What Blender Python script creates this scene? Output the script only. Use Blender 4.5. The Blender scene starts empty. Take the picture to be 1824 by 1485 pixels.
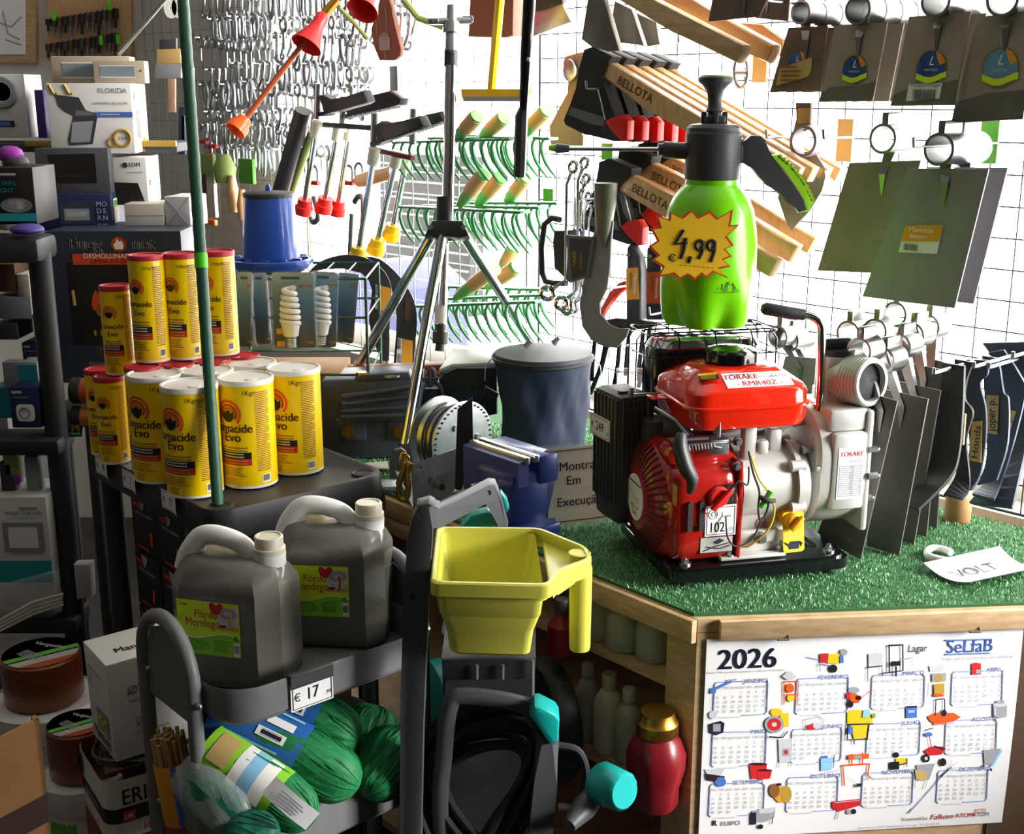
import bpy, bmesh, math, random
from mathutils import Vector as V, Matrix as MX
random.seed(7)
SC = bpy.context.scene
COL = SC.collection
pi = math.pi
# ------------------------------------------------------------------ camera, world, lights, exposure
PITCH = math.radians(14.5); FPX = 2200.0
CP = V((0, 0, 1.5))
cd = bpy.data.cameras.new('camera'); cam = bpy.data.objects.new('camera', cd); COL.objects.link(cam)
cam.location = CP; cam.rotation_euler = (math.radians(90) - PITCH, 0, 0)
cd.sensor_fit = 'HORIZONTAL'; cd.sensor_width = 36; cd.lens = 36 * FPX / 1824; cd.clip_start = .02
cd.dof.use_dof = False
SC.camera = cam
SC.view_settings.view_transform = 'Standard'; SC.view_settings.look = 'None'; SC.view_settings.gamma = 1
SC.view_settings.use_curve_mapping = False
SC.view_settings.exposure = 1.35
wd = bpy.data.worlds.new('daylight'); SC.world = wd; wd.use_nodes = True
bgn = wd.node_tree.nodes['Background']
bgn.inputs[0].default_value = (1.0, 0.985, 0.96, 1); bgn.inputs[1].default_value = 5.5

FW = V((0, math.cos(PITCH), -math.sin(PITCH))); UP = V((0, math.sin(PITCH), math.cos(PITCH)))
def ray(x, y): return FW + V((1, 0, 0)) * ((x - 912) / FPX) - UP * ((y - 742.5) / FPX)
def D(x, y, d): return CP + ray(x, y) * d                      # point at depth d
def Z(x, y, z): k = ray(x, y); return CP + k * ((z - 1.5) / k.z)
def PL(x, y, P, n): k = ray(x, y); return CP + k * ((P - CP).dot(n) / k.dot(n))
WN = V((-.73, -.68, 0)).normalized()                           # window wall: normal into the room
WT = V((.68, -.73, 0)).normalized()                            # along it, to the near right
W0 = Z(1824, 935, .8)
def W(x, y, o=0.0): return PL(x, y, W0 + WN * o, WN)           # point on a plane o in front of the display grid
def YP(x, y, yy): return PL(x, y, V((0, yy, 0)), V((0, 1, 0)))
def along(P, t): return P + WT * t

def portal(name, loc, size, n):
    l = bpy.data.lights.new(name, 'AREA'); l.shape = 'RECTANGLE'; l.size, l.size_y = size
    l.cycles.is_portal = True
    o = bpy.data.objects.new(name, l); COL.objects.link(o); o.location = loc
    o.rotation_euler = (-V(n)).to_track_quat('Z', 'Y').to_euler()
    return o
portal('window_daylight', W0 - WN * .135 + WT * .15 + V((0, 0, .95)), (4.9, 1.86), WN)
sl = bpy.data.lights.new('sun', 'SUN'); sl.energy = 4.4; sl.angle = math.radians(24); sl.color = (1, .97, .93)
sun = bpy.data.objects.new('sun', sl); COL.objects.link(sun)
sun.rotation_euler = V((.95, -.30, .38)).to_track_quat('Z', 'Y').to_euler()

# ------------------------------------------------------------------ materials
MATS = {}
def lin(h):
    h = h.lstrip('#'); c = [int(h[i:i + 2], 16) / 255 for i in (0, 2, 4)]
    return tuple((x / 12.92 if x <= .04045 else ((x + .055) / 1.055) ** 2.4) for x in c) + (1,)
def mat(name, hexc, rough=.5, metal=0., var=0., vscale=40., bump=0., bscale=200., coat=0., trans=0., alpha=1., hex2=None, ior=1.45, stretch=None, sss=0., spec=.5):
    m = bpy.data.materials.new(name); m.use_nodes = True; nt = m.node_tree; b = nt.nodes['Principled BSDF']
    b.inputs['Base Color'].default_value = lin(hexc); b.inputs['Roughness'].default_value = rough
    b.inputs['Metallic'].default_value = metal; b.inputs['Coat Weight'].default_value = coat
    b.inputs['Transmission Weight'].default_value = trans; b.inputs['Alpha'].default_value = alpha
    b.inputs['IOR'].default_value = ior; b.inputs['Specular IOR Level'].default_value = spec
    if sss: b.inputs['Subsurface Weight'].default_value = sss; b.inputs['Subsurface Radius'].default_value = (.01, .01, .008)
    tc = nt.nodes.new('ShaderNodeTexCoord'); src = tc.outputs['Object']
    if stretch:
        mp = nt.nodes.new('ShaderNodeMapping'); mp.inputs['Scale'].default_value = stretch
        nt.links.new(src, mp.inputs['Vector']); src = mp.outputs[0]
    if var or hex2:
        n = nt.nodes.new('ShaderNodeTexNoise'); n.inputs['Scale'].default_value = vscale; n.inputs['Detail'].default_value = 4
        nt.links.new(src, n.inputs['Vector'])
        r = nt.nodes.new('ShaderNodeValToRGB'); c = lin(hexc)
        if hex2: c1, c2 = lin(hexc), lin(hex2)
        else: c1 = tuple(x * (1 - var) for x in c[:3]) + (1,); c2 = tuple(min(1, x * (1 + var)) for x in c[:3]) + (1,)
        r.color_ramp.elements[0].color = c1; r.color_ramp.elements[1].color = c2
        r.color_ramp.elements[0].position = .3; r.color_ramp.elements[1].position = .7
        nt.links.new(n.outputs[0], r.inputs[0]); nt.links.new(r.outputs[0], b.inputs['Base Color'])
    if bump:
        n2 = nt.nodes.new('ShaderNodeTexNoise'); n2.inputs['Scale'].default_value = bscale; n2.inputs['Detail'].default_value = 3
        nt.links.new(src, n2.inputs['Vector'])
        bp = nt.nodes.new('ShaderNodeBump'); bp.inputs['Strength'].default_value = bump; bp.inputs['Distance'].default_value = .002
        nt.links.new(n2.outputs[0], bp.inputs['Height']); nt.links.new(bp.outputs[0], b.inputs['Normal'])
    MATS[name] = m
    return m
def mix_clear(name, hexc, opacity, rough=.1):
    """clear sheet: transparent with a glossy, lightly tinted skin"""
    m = bpy.data.materials.new(name); m.use_nodes = True; nt = m.node_tree; nt.nodes.clear()
    o = nt.nodes.new('ShaderNodeOutputMaterial'); mx = nt.nodes.new('ShaderNodeMixShader'); t = nt.nodes.new('ShaderNodeBsdfTransparent')
    b = nt.nodes.new('ShaderNodeBsdfPrincipled'); b.inputs['Base Color'].default_value = lin(hexc); b.inputs['Roughness'].default_value = rough
    mx.inputs[0].default_value = opacity
    nt.links.new(t.outputs[0], mx.inputs[1]); nt.links.new(b.outputs[0], mx.inputs[2]); nt.links.new(mx.outputs[0], o.inputs[0])
    MATS[name] = m

# ------------------------------------------------------------------ objects
def _m(name):
    return MATS[name]
ROOTM = {}
def set_tags(o, label=None, cat=None, group=None, kind=None):
    if label: o['label'] = label
    if cat: o['category'] = cat
    if group: o['group'] = group
    if kind: o['kind'] = kind
    return o
def thing(name, label, cat, loc=(0, 0, 0), rotz=0., group=None, mtx=None):
    o = bpy.data.objects.new(name, None); COL.objects.link(o); o.empty_display_size = .02
    m = mtx if mtx is not None else MX.Translation(V(loc)) @ MX.Rotation(rotz, 4, 'Z')
    o.matrix_world = m; ROOTM[o.name] = m.copy()
    return set_tags(o, label, cat, group)
def setm(o, loc, rotz=0., rx=0., ry=0.):
    m = MX.Translation(V(loc)) @ MX.Rotation(rotz, 4, 'Z') @ MX.Rotation(ry, 4, 'Y') @ MX.Rotation(rx, 4, 'X')
    o.matrix_world = m; ROOTM[o.name] = m.copy(); return o
KIDS = {}
def dup(root, label=None, group=None, mtx=None, mats=None):
    r = root.copy(); COL.objects.link(r)
    if mtx is not None: r.matrix_world = mtx; ROOTM[r.name] = mtx.copy()
    if label: r['label'] = label
    if group: r['group'] = group
    for ch in KIDS.get(root.name, []):
        c = ch.copy(); COL.objects.link(c); c.parent = r; KIDS.setdefault(r.name, []).append(c)
        for g in KIDS.get(ch.name, []):
            d = g.copy(); COL.objects.link(d); d.parent = c; KIDS.setdefault(c.name, []).append(d)
    return r
def frame(O, ex, ez=(0, 0, 1)):
    ex = V(ex).normalized(); ez = V(ez); ey = ez.cross(ex).normalized(); ez = ex.cross(ey)
    m = MX.Identity(4)
    for i in range(3):
        m[i][0] = ex[i]; m[i][1] = ey[i]; m[i][2] = ez[i]; m[i][3] = O[i]
    return m
def TR(x=0, y=0, z=0): return MX.Translation(V((x, y, z)))
def RX(a): return MX.Rotation(a, 4, 'X')
def RY(a): return MX.Rotation(a, 4, 'Y')
def RZ(a): return MX.Rotation(a, 4, 'Z')
def axis_m(O, d, xh=(0, 0, 1)):
    """matrix whose z axis runs along d"""
    d = V(d).normalized(); xh = V(xh)
    if abs(d.dot(xh.normalized())) > .98: xh = V((1, 0, 0))
    x = (xh - d * xh.dot(d)).normalized(); y = d.cross(x)
    m = MX.Identity(4)
    for i in range(3):
        m[i][0] = x[i]; m[i][1] = y[i]; m[i][2] = d[i]; m[i][3] = O[i]
    return m

class MB:
    def __init__(s, T=None): s.v = []; s.f = []; s.m = []; s.sm = []; s.mats = []; s.T = T
    def mi(s, name):
        if name not in s.mats: s.mats.append(name)
        return s.mats.index(name)
    def add(s, vs, fs, m, smooth=False, T=None):
        b = len(s.v); k = s.mi(m)
        for p in vs:
            p = V(p)
            if T is not None: p = T @ p
            if s.T is not None: p = s.T @ p
            s.v.append(p)
        for f in fs: s.f.append([b + i for i in f]); s.m.append(k); s.sm.append(smooth)
        return s
    def bmadd(s, bm, m, smooth=False, T=None):
        bm.verts.index_update()
        vs = [v.co.copy() for v in bm.verts]; fs = [[v.index for v in f.verts] for f in bm.faces]
        s.add(vs, fs, m, smooth, T); bm.free(); return s
    def box(s, c, size, m, bev=0., T=None, seg=2, taper=None):
        bm = bmesh.new(); bmesh.ops.create_cube(bm, size=1)
        for v in bm.verts:
            v.co = V((v.co.x * size[0], v.co.y * size[1], v.co.z * size[2]))
            if taper and v.co.z > 0: v.co.x *= taper[0]; v.co.y *= taper[1]
            v.co += V(c)
        if bev: bmesh.ops.bevel(bm, geom=bm.edges[:], offset=bev, segments=seg, profile=.5, affect='EDGES', clamp_overlap=True)
        return s.bmadd(bm, m, bool(bev), T)
    def tube(s, pts, r, m, n=10, closed=False, caps=True, T=None, sq=None):
        pts = [V(p) for p in pts]; k = len(pts); vs = []; fs = []
        tang = []
        for i in range(k):
            a = pts[i - 1] if (i or closed) else pts[i]; b = pts[(i + 1) % k] if (i < k - 1 or closed) else pts[i]
            t = (b - a); tang.append(t.normalized() if t.length > 1e-9 else V((0, 0, 1)))
        t0 = tang[0]; h = V((0, 0, 1)) if abs(t0.z) < .9 else V((1, 0, 0))
        x = (h - t0 * h.dot(t0)).normalized()
        for i in range(k):
            t = tang[i]; x = (x - t * x.dot(t)); x = x.normalized() if x.length > 1e-6 else t.orthogonal().normalized(); y = t.cross(x)
            rr = r[i] if isinstance(r, (list, tuple)) else r
            for j in range(n):
                a = 2 * pi * j / n; ra = rr
                vs.append(pts[i] + x * (math.cos(a) * ra) + y * (math.sin(a) * ra * (sq or 1)))
        for i in range(k if closed else k - 1):
            for j in range(n):
                a = i * n + j; b = i * n + (j + 1) % n; c = ((i + 1) % k) * n + (j + 1) % n; d = ((i + 1) % k) * n + j
                fs.append((a, b, c, d))
        if caps and not closed: fs += [tuple(range(n))[::-1], tuple((k - 1) * n + j for j in range(n))]
        return s.add(vs, fs, m, True, T)
    def lathe(s, prof, m, n=32, T=None, smooth=True, a0=0., a1=2 * pi, rfun=None):
        vs = []; fs = []; full = abs(a1 - a0 - 2 * pi) < 1e-6; cols = n if full else n + 1
        for (r, z) in prof:
            for j in range(cols):
                a = a0 + (a1 - a0) * j / n; rr = r * (rfun(a, z) if rfun else 1)
                vs.append((rr * math.cos(a), rr * math.sin(a), z))
        for i in range(len(prof) - 1):
            for j in range(n):
                a = i * cols + j; b = i * cols + (j + 1) % cols
                fs.append((a, b, b + cols, a + cols))
        loop = abs(prof[0][0] - prof[-1][0]) + abs(prof[0][1] - prof[-1][1]) < 1e-7
        if full and not loop and prof[0][0] > 1e-6: fs.append(tuple(range(n))[::-1])
        if full and not loop and prof[-1][0] > 1e-6: fs.append(tuple((len(prof) - 1) * cols + j for j in range(n)))
        return s.add(vs, fs, m, smooth, T)
    def cyl(s, a, b, r, m, n=20, r2=None, T=None, bev=0.):
        a, b = V(a), V(b); L = (b - a).length; M = axis_m(a, b - a); r2 = r if r2 is None else r2
        pr = [(r, 0), (r2, L)] if not bev else [(r - bev, 0), (r, bev), (r2, L - bev), (r2 - bev, L)]
        return s.lathe(pr, m, n, (T @ M) if T is not None else M)
    def ring(s, c, d, R, r, m, n=32, k=10, T=None):
        M = axis_m(c, d); pts = [M @ V((R * math.cos(2 * pi * i / n), R * math.sin(2 * pi * i / n), 0)) for i in range(n)]
        return s.tube(pts, r, m, k, closed=True, T=T)
    def prism(s, poly, vec, m, bev=0., T=None, smooth=False):
        vec = V(vec); poly = [V(p) for p in poly]; n = len(poly)
        nrm = V((0, 0, 0))
        for i in range(n): nrm += poly[i].cross(poly[(i + 1) % n])
        if nrm.dot(vec) > 0: poly = poly[::-1]
        vs = poly + [p + vec for p in poly]
        fs = [tuple(range(n)), tuple(range(2 * n - 1, n - 1, -1))] + [((i + 1) % n, i, n + i, n + (i + 1) % n) for i in range(n)]
        if not bev: return s.add(vs, fs, m, smooth, T)
        bm = bmesh.new(); bv = [bm.verts.new(p) for p in vs]
        for f in fs: bm.faces.new([bv[i] for i in f])
        es = [e for e in bm.edges if (e.verts[0].index < 0) or True]
        cap = set()
        bm.faces.ensure_lookup_table()
        for f in (bm.faces[0], bm.faces[1]):
            for e in f.edges: cap.add(e)
        bmesh.ops.bevel(bm, geom=list(cap), offset=bev, segments=2, profile=.5, affect='EDGES', clamp_overlap=True)
        return s.bmadd(bm, m, True, T)
    def loft(s, rings, m, caps=True, T=None, smooth=True, closed=True):
        n = len(rings[0]); vs = [p for r in rings for p in r]; fs = []
        for i in range(len(rings) - 1):
            for j in range(n if closed else n - 1):
                a = i * n + j; b = i * n + (j + 1) % n
                fs.append((a, b, b + n, a + n))
        if caps and closed: fs += [tuple(range(n))[::-1], tuple((len(rings) - 1) * n + j for j in range(n))]
        return s.add(vs, fs, m, smooth, T)
    def quad(s, a, b, c, d, m, T=None): return s.add([a, b, c, d], [(0, 1, 2, 3)], m, False, T)
    def ball(s, c, r, m, n=16, T=None):
        r = r if isinstance(r, (tuple, list)) else (r, r, r); k = n // 2
        bm = bmesh.new(); bmesh.ops.create_uvsphere(bm, u_segments=n, v_segments=k, radius=1)
        for v in bm.verts: v.co = V((v.co.x * r[0], v.co.y * r[1], v.co.z * r[2])) + V(c)
        return s.bmadd(bm, m, True, T)
    def grid(s, fn, nu, nv, m, T=None, smooth=True):
        vs = [fn(i / nu, j / nv) for i in range(nu + 1) for j in range(nv + 1)]
        fs = [(i * (nv + 1) + j, (i + 1) * (nv + 1) + j, (i + 1) * (nv + 1) + j + 1, i * (nv + 1) + j + 1) for i in range(nu) for j in range(nv)]
        return s.add(vs, fs, m, smooth, T)
    def text(s, st, size, m, T=None, align='C', bold=0., fn=None, sx=1., shear=0., ext=0.):
        """flat lettering in local xy (y up), fn maps (x,y)->3d if given"""
        vs, fs, w = glyphs(st, bold, shear)
        ox = {'C': -w / 2, 'L': 0, 'R': -w}[align]
        out = []
        for (x, y) in vs:
            x = (x + ox) * size * sx; y = y * size
            out.append(fn(x, y) if fn else (x, y, 0))
        return s.add(out, fs, m, False, T)
    def build(s, name, parent=None, label=None, cat=None, group=None, kind=None, flip=False, mods=None):
        me = bpy.data.meshes.new(name); o = bpy.data.objects.new(name, me); COL.objects.link(o)
        vs = s.v
        if parent is not None:
            top = parent
            inv = ROOTM[top.name].inverted(); vs = [inv @ p for p in vs]
            o.parent = parent; KIDS.setdefault(parent.name, []).append(o); ROOTM[o.name] = ROOTM[top.name]
        else:
            # origin at the base centre of the piece
            mn = V((min(p.x for p in vs), min(p.y for p in vs), min(p.z for p in vs))); mx_ = V((max(p.x for p in vs), max(p.y for p in vs), max(p.z for p in vs)))
            c = V(((mn.x + mx_.x) / 2, (mn.y + mx_.y) / 2, mn.z)); vs = [p - c for p in vs]
            o.matrix_world = MX.Translation(c); ROOTM[o.name] = MX.Translation(c)
        me.from_pydata([tuple(p) for p in vs], [], s.f)
        for k in s.mats: me.materials.append(_m(k))
        me.polygons.foreach_set('material_index', s.m); me.polygons.foreach_set('use_smooth', s.sm)
        me.validate(); me.update()
        bm = bmesh.new(); bm.from_mesh(me); bmesh.ops.recalc_face_normals(bm, faces=bm.faces[:])
        for e in bm.edges:
            if len(e.link_faces) == 2 and e.calc_face_angle(0) > .65: e.smooth = False
        bm.to_mesh(me); bm.free()
        return set_tags(o, label, cat, group, kind)
_GL = {}
def glyphs(st, bold=0., shear=0.):
    key = (st, bold, shear)
    if key not in _GL:
        c = bpy.data.curves.new('t', 'FONT'); c.body = st; c.size = 1; c.shear = shear; c.resolution_u = 3
        o = bpy.data.objects.new('t', c); me = o.to_mesh()
        vs = [(v.co.x, v.co.y) for v in me.vertices]; fs = [tuple(p.vertices) for p in me.polygons]
        w = max((x for x, y in vs), default=0)
        if bold > 0:
            n = len(vs); vs = [(x + k * bold, y) for k in (-.8, 0, .8) for x, y in vs]; fs = [tuple(i + k * n for i in f) for k in range(3) for f in fs]
        o.to_mesh_clear(); bpy.data.objects.remove(o); bpy.data.curves.remove(c)
        _GL[key] = (vs, fs, w)
    return _GL[key]
def rrect(w, h, r, n=5, cx=0., cy=0.):
    out = []
    for (sx, sy, a0) in ((1, 1, 0), (-1, 1, pi / 2), (-1, -1, pi), (1, -1, 1.5 * pi)):
        for i in range(n + 1):
            a = a0 + pi / 2 * i / n
            out.append((cx + sx * (w / 2 - r) + r * math.cos(a), cy + sy * (h / 2 - r) + r * math.sin(a)))
    return out
def arc(c, r, a0, a1, n): return [(c[0] + r * math.cos(a0 + (a1 - a0) * i / n), c[1] + r * math.sin(a0 + (a1 - a0) * i / n)) for i in range(n + 1)]
def smooth(pts, k=6, closed=False):
    """Catmull-Rom through the points"""
    pts = [V(p) for p in pts]; n = len(pts); out = []
    rng = range(n if closed else n - 1)
    for i in rng:
        p0 = pts[i - 1] if (i or closed) else pts[0]; p1 = pts[i]; p2 = pts[(i + 1) % n]; p3 = pts[(i + 2) % n] if (i + 2 < n or closed) else pts[-1]
        for j in range(k):
            t = j / k
            out.append(.5 * ((2 * p1) + (p2 - p0) * t + (2 * p0 - 5 * p1 + 4 * p2 - p3) * t * t + (3 * p1 - p0 - 3 * p2 + p3) * t ** 3))
    if not closed: out.append(pts[-1])
    return out
# ------------------------------------------------------------------ material list
mat('wall_paint', '#d9d6cf', .8, var=.05, vscale=6); mat('floor_concrete', '#4a4744', .7, var=.25, vscale=8, bump=.1)
mat('ceiling_paint', '#c8c5be', .85); mat('wall_goods', '#55514b', .8, var=.3, vscale=5); mat('white_frame', '#e6e4e0', .5, var=.04, vscale=12)
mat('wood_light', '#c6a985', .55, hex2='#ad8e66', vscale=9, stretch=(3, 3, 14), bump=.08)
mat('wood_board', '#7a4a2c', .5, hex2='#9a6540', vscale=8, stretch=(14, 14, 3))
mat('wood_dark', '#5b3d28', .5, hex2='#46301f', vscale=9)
mat('wood_handle', '#d4b083', .35, hex2='#c49b6b', vscale=10, stretch=(12, 12, 3), coat=.3)
mat('wood_orange', '#cf9f6c', .35, hex2='#bd8a57', vscale=10, coat=.3)
mat('log', '#b08558', .7, hex2='#8a6238', vscale=14)
mat('turf', '#5f9e66', .6, hex2='#478450', vscale=60); mat('turf_light', '#abcfa9', .5, spec=.6); mat('turf_mid', '#4f9657', .5); mat('turf_base', '#2c5a33', .9)
mat('black_plastic', '#303033', .42, bump=.12, bscale=500); mat('black_gloss', '#0b0c0f', .16, coat=.4); mat('black_matte', '#262628', .7)
mat('black_shelf', '#2b2b2d', .5); mat('dark_grey', '#3a3b3e', .5); mat('mid_grey', '#67686b', .45)
mat('trolley_grey', '#6f7072', .45, var=.05, vscale=30); mat('washer_grey', '#434549', .5)
mat('steel', '#b9bbbd', .28, metal=1); mat('chrome', '#d6d7d8', .08, metal=1); mat('zinc', '#a5aaae', .35, metal=1, var=.1, vscale=60)
mat('alu', '#c2c2be', .45, metal=.35, bump=.05, bscale=400); mat('alu_light', '#bdbdb9', .5, metal=.35)
mat('blade_top', '#a59b93', .5, metal=.1, hex2='#978d85', vscale=18); mat('blade_warm', '#857b74', .5, metal=.1, hex2='#786f68', vscale=18); mat('blade_dark', '#605d58', .5, metal=.15, hex2='#54514c', vscale=18); mat('blade', '#8f8d92', .5, metal=.1, hex2='#838187', vscale=18); mat('blade_brown', '#7c6a62', .6, metal=.15, hex2='#6b5a53', vscale=18)  # top-row blade copy, its colour lightened to stand in for missing light
mat('blade_edge', '#9a9890', .4, metal=.7); mat('blade_raw', '#7a776f', .45, metal=.6, var=.1, vscale=30)
mat('blade_blue', '#46505e', .5, metal=.2, hex2='#3a434f', vscale=12); mat('blade_black', '#37383a', .55, metal=.2)
mat('socket', '#8d8d8b', .3, metal=1, var=.08, vscale=40)
mat('brass', '#b48a3a', .35, metal=1); mat('gold_wire', '#b89a5a', .35, metal=1)
mat('red_paint', '#a01c15', .2, coat=.6); mat('red_tank', '#d8250d', .16, coat=.7); mat('red_plastic', '#d8201a', .4); mat('red_deep', '#6e1019', .35)
mat('red_funnel', '#e8252a', .35, sss=.1); mat('orange_plastic', '#f2641a', .35); mat('yellow_plastic', '#f3c413', .35); mat('yellow_knob', '#e8a51c', .4)
mat('green_bottle', '#7fe000', .28, coat=.3, sss=.5); mat('green_accent', '#9fdc28', .4); mat('sprayer_black', '#424347', .45)
mat('lime', '#d2cf55', .3); mat('teal', '#0f9a97', .35); mat('green_pole', '#2f5a44', .4, bump=.3, bscale=150); mat('green_tag', '#55d91a', .4)
mat('rake_green', '#3a8a52', .35, coat=.3); mat('rake_bright', '#86c878', .35); mat('rake_label', '#dba874', .5)
mat('can_yellow', '#f5d000', .3, coat=.3); mat('can_white', '#e9e7e2', .4); mat('can_red', '#b92330', .45)
mat('ink_black', '#191717', .5); mat('ink_red', '#c8242b', .5); mat('ink_maroon', '#3d1420', .5); mat('ink_orange', '#e2571e', .5); mat('ink_white', '#f3f2ee', .5)
mat('ink_grey', '#9a9ca3', .6); mat('ink_lightgrey', '#c4c6cc', .6); mat('ink_blue', '#4a72c4', .5); mat('ink_navy', '#1b2036', .5); mat('ink_teal', '#1c8f94', .5)
mat('ink_yellow', '#e8c21e', .5); mat('ink_green', '#5aa83a', .5); mat('ink_brown', '#8a5a2c', .5); mat('ink_lblue', '#8cc4ea', .5); mat('ink_gold', '#b5923a', .5)
mat('paper', '#e8e8ea', .55); mat('paper_warm', '#cfc9bd', .6); mat('paper_grey', '#a9a6a0', .6); mat('label_orange', '#e09a2e', .5); mat('label_tan', '#c2a468', .55)
mat('tag_yellow', '#e2b40a', .5); mat('tag_red', '#c22f26', .5)
mat('card_brown', '#9a7040', .75, var=.06, vscale=20); mat('card_dark', '#3f2e20', .75); mat('box_white', '#d9d7d4', .5); mat('box_black', '#1c1716', .5); mat('box_navy', '#1f2b52', .45)
mat('box_slate', '#343b4d', .45); mat('box_grey', '#4a4c52', .6); mat('box_beige', '#b2a48f', .6); mat('window_grey', '#7e8a90', .3)
mat('blue_plastic', '#2450b4', .28, coat=.3); mat('navy_cloth', '#1d2740', .6, var=.1, vscale=15, bump=.25, bscale=60); mat('vise_blue', '#2c3f86', .35, coat=.2)
mat('lavender', '#3a3d63', .8); mat('shutter', '#202021', .8); mat('shutter_line', '#5a5a5a', .8); mat('kerb', '#3b3a38', .8)
mat('gearbox', '#3b4150', .45, var=.1, vscale=25); mat('dark_rubber', '#222326', .6)
mat('jug', '#72706a', .25, hex2='#68665e', vscale=6, coat=.3); mat('jug_clear', '#f2f2ef', .35, sss=.35); mat('cap_cream', '#dcd8c2', .4)
mat('label_lime', '#d6f02a', .45); mat('label_green', '#8cd02e', .5)
mat('net_green', '#1d8a4c', .6, hex2='#12643a', vscale=120, stretch=(1, 6, 1)); mat('net_teal', '#1d7f66', .5, hex2='#14594a', vscale=120)
mat('copper', '#7a3f28', .3, metal=.3, coat=.3); mat('bucket_white', '#d5d4d0', .4); mat('wire_steel', '#54534d', .5, metal=.5)
mat('brown_leather', '#8a5a48', .6); mat('pale_brown', '#b08a70', .7); mat('bristle', '#c2a066', .8); mat('purple', '#8a2f8f', .5); mat('violet', '#4b3a86', .5)
mat('moss', '#8aa05a', .6); mat('grey_photo', '#8d9096', .6); mat('card_blue', '#1f5c7e', .35); mat('card_blue_light', '#6f9cb0', .35)
mat('bulb_white', '#eeece6', .3); mat('orange_blood', '#d9491e', .4); mat('copper_tube', '#a34a26', .35); mat('amber', '#a8692a', .35)
mat('poster_edge', '#6d5640', .6); mat('cabinet_brown', '#4e3a2a', .6)
mix_clear('blister', '#dfe6ea', .05, .08); mix_clear('polybag', '#e8ebee', .22, .2); mix_clear('glass_pane', '#f4f8fa', .05, .03); mix_clear('film', '#cfd4d8', .15, .15)
mix_clear('print_pale', '#9aa0a8', .35, .6)

# ------------------------------------------------------------------ the room
def struct(name, mb, lab=None): return mb.build(name, kind='structure', label=lab)
TL, TRr = -2.3, 2.6           # window opening along the wall
b = MB(); b.box((0, 1.3, -.03), (5.4, 7.4, .06), 'floor_concrete'); struct('floor', b)
b = MB(); b.box((0, 1.3, 2.93), (5.4, 7.4, .06), 'ceiling_paint'); struct('ceiling', b)
b = MB(); b.box((-2.66, 1.3, 1.45), (.1, 7.4, 2.9), 'wall_goods'); struct('wall_left', b)
b = MB(); b.box((0, -2.36, 1.45), (5.4, .1, 2.9), 'wall_goods'); struct('wall_front', b)
b = MB(); b.box((-1.96, 4.37, 1.45), (1.4, .1, 2.9), 'wall_paint'); struct('wall_back', b)
b = MB()
b.box((2.62, -1.05, 1.45), (.1, 2.6, 2.9), 'wall_goods')
struct('wall_right', b)
b = MB(); b.box((1.04, -.68, 1.45), (.08, 3.24, 2.9), 'wall_goods'); struct('wall_entrance', b)  # unseen partition added to keep window light off the goods at left
WM = frame(W0 - WN * .13 - V((0, 0, W0.z)), WT)           # x along wall (to near right), y away from the room (outwards), z up
b = MB(WM)
b.box(((-3.5 + TL) / 2, -.05, 1.45), (3.5 + TL, .1, 2.9), 'wall_paint')
b.box((TRr + .75, -.05, 1.45), (1.5, .1, 2.9), 'wall_paint'); b.box(((TL + TRr) / 2, -.05, .40), (TRr - TL, .1, .80), 'wall_paint'); b.box(((TL + TRr) / 2, -.05, 2.8), (TRr - TL, .1, .2), 'wall_paint')
b.box(((.42 + TRr) / 2, -.05, 2.16), (TRr - .42, .1, 1.14), 'wall_paint')  # lintel out of view, added so the sun leaves the upper goods shaded
struct('wall_window', b)
b = MB(WM)
for z in (.82, 2.68): b.box(((TL + TRr) / 2, .02, z), (TRr - TL, .06, .05), 'white_frame', .004)
for t in (TL + .02, TRr - .02): b.box((t, .02, 1.75), (.05, .06, 1.8), 'white_frame', .004)
b.box(((TL + TRr) / 2, .06, .80), (TRr - TL, .12, .025), 'white_frame', .004)
wnd = b.build('window_1', kind='structure')
b = MB(WM); b.box(((TL + TRr) / 2, -.045, 1.75), (TRr - TL - .06, .006, 1.82), 'glass_pane'); b.build('glass', wnd)
# mirrored lettering on the pane, seen from inside
b = MB(WM @ TR(0, -.03, 0))
def winfn(t0, z0): return lambda x, y: (t0 - x, 0, z0 + y)
for st, P in (('Bomba', (1795, 552)), ('ESTACIONAMENTO', (1760, 590)), ('2ª A SEXTA', (1800, 655))):
    q = WM.inverted() @ PL(P[0], P[1], W0 - WN * .16, WN)
    b.text(st, .03, 'print_pale', fn=winfn(q.x, q.z))
b.build('window_lettering', wnd)
# outside the window: shutter of the house opposite, a blue tarpaulin, a kerb
def outp(x, y, off): return W(x, y, -off)
b = MB()
P = [outp(680, 400, 1.6), outp(838, 440, 1.6), outp(838, 640, 1.6), outp(680, 640, 1.6)]
b.prism([V((p.x, p.y, z)) for p, z in zip(P, (1.25, 1.25, .55, .55))], -WN * .08, 'shutter')
for k in range(9):
    z = .60 + k * .075
    b.prism([V((P[0].x, P[0].y, z)) + WN * .012, V((P[1].x, P[1].y, z)) + WN * .012, V((P[1].x, P[1].y, z + .01)) + WN * .012, V((P[0].x, P[0].y, z + .01)) + WN * .012], WN * .01, 'shutter_line')
struct('wall_outside', b)
b = MB()
q0, q1 = outp(612, 560, .7), outp(725, 600, .7)
b.prism([V((q0.x, q0.y, .6)), V((q1.x, q1.y, .6)), V((q1.x, q1.y, .84)), V(((q0.x * .4 + q1.x * .6), (q0.y * .4 + q1.y * .6), .92)), V((q0.x, q0.y, .90))], -WN * .3, 'lavender', .02)
b.build('tarpaulin', label='lavender blue tarpaulin heap outside the window behind the sickles', cat='tarpaulin')

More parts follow.
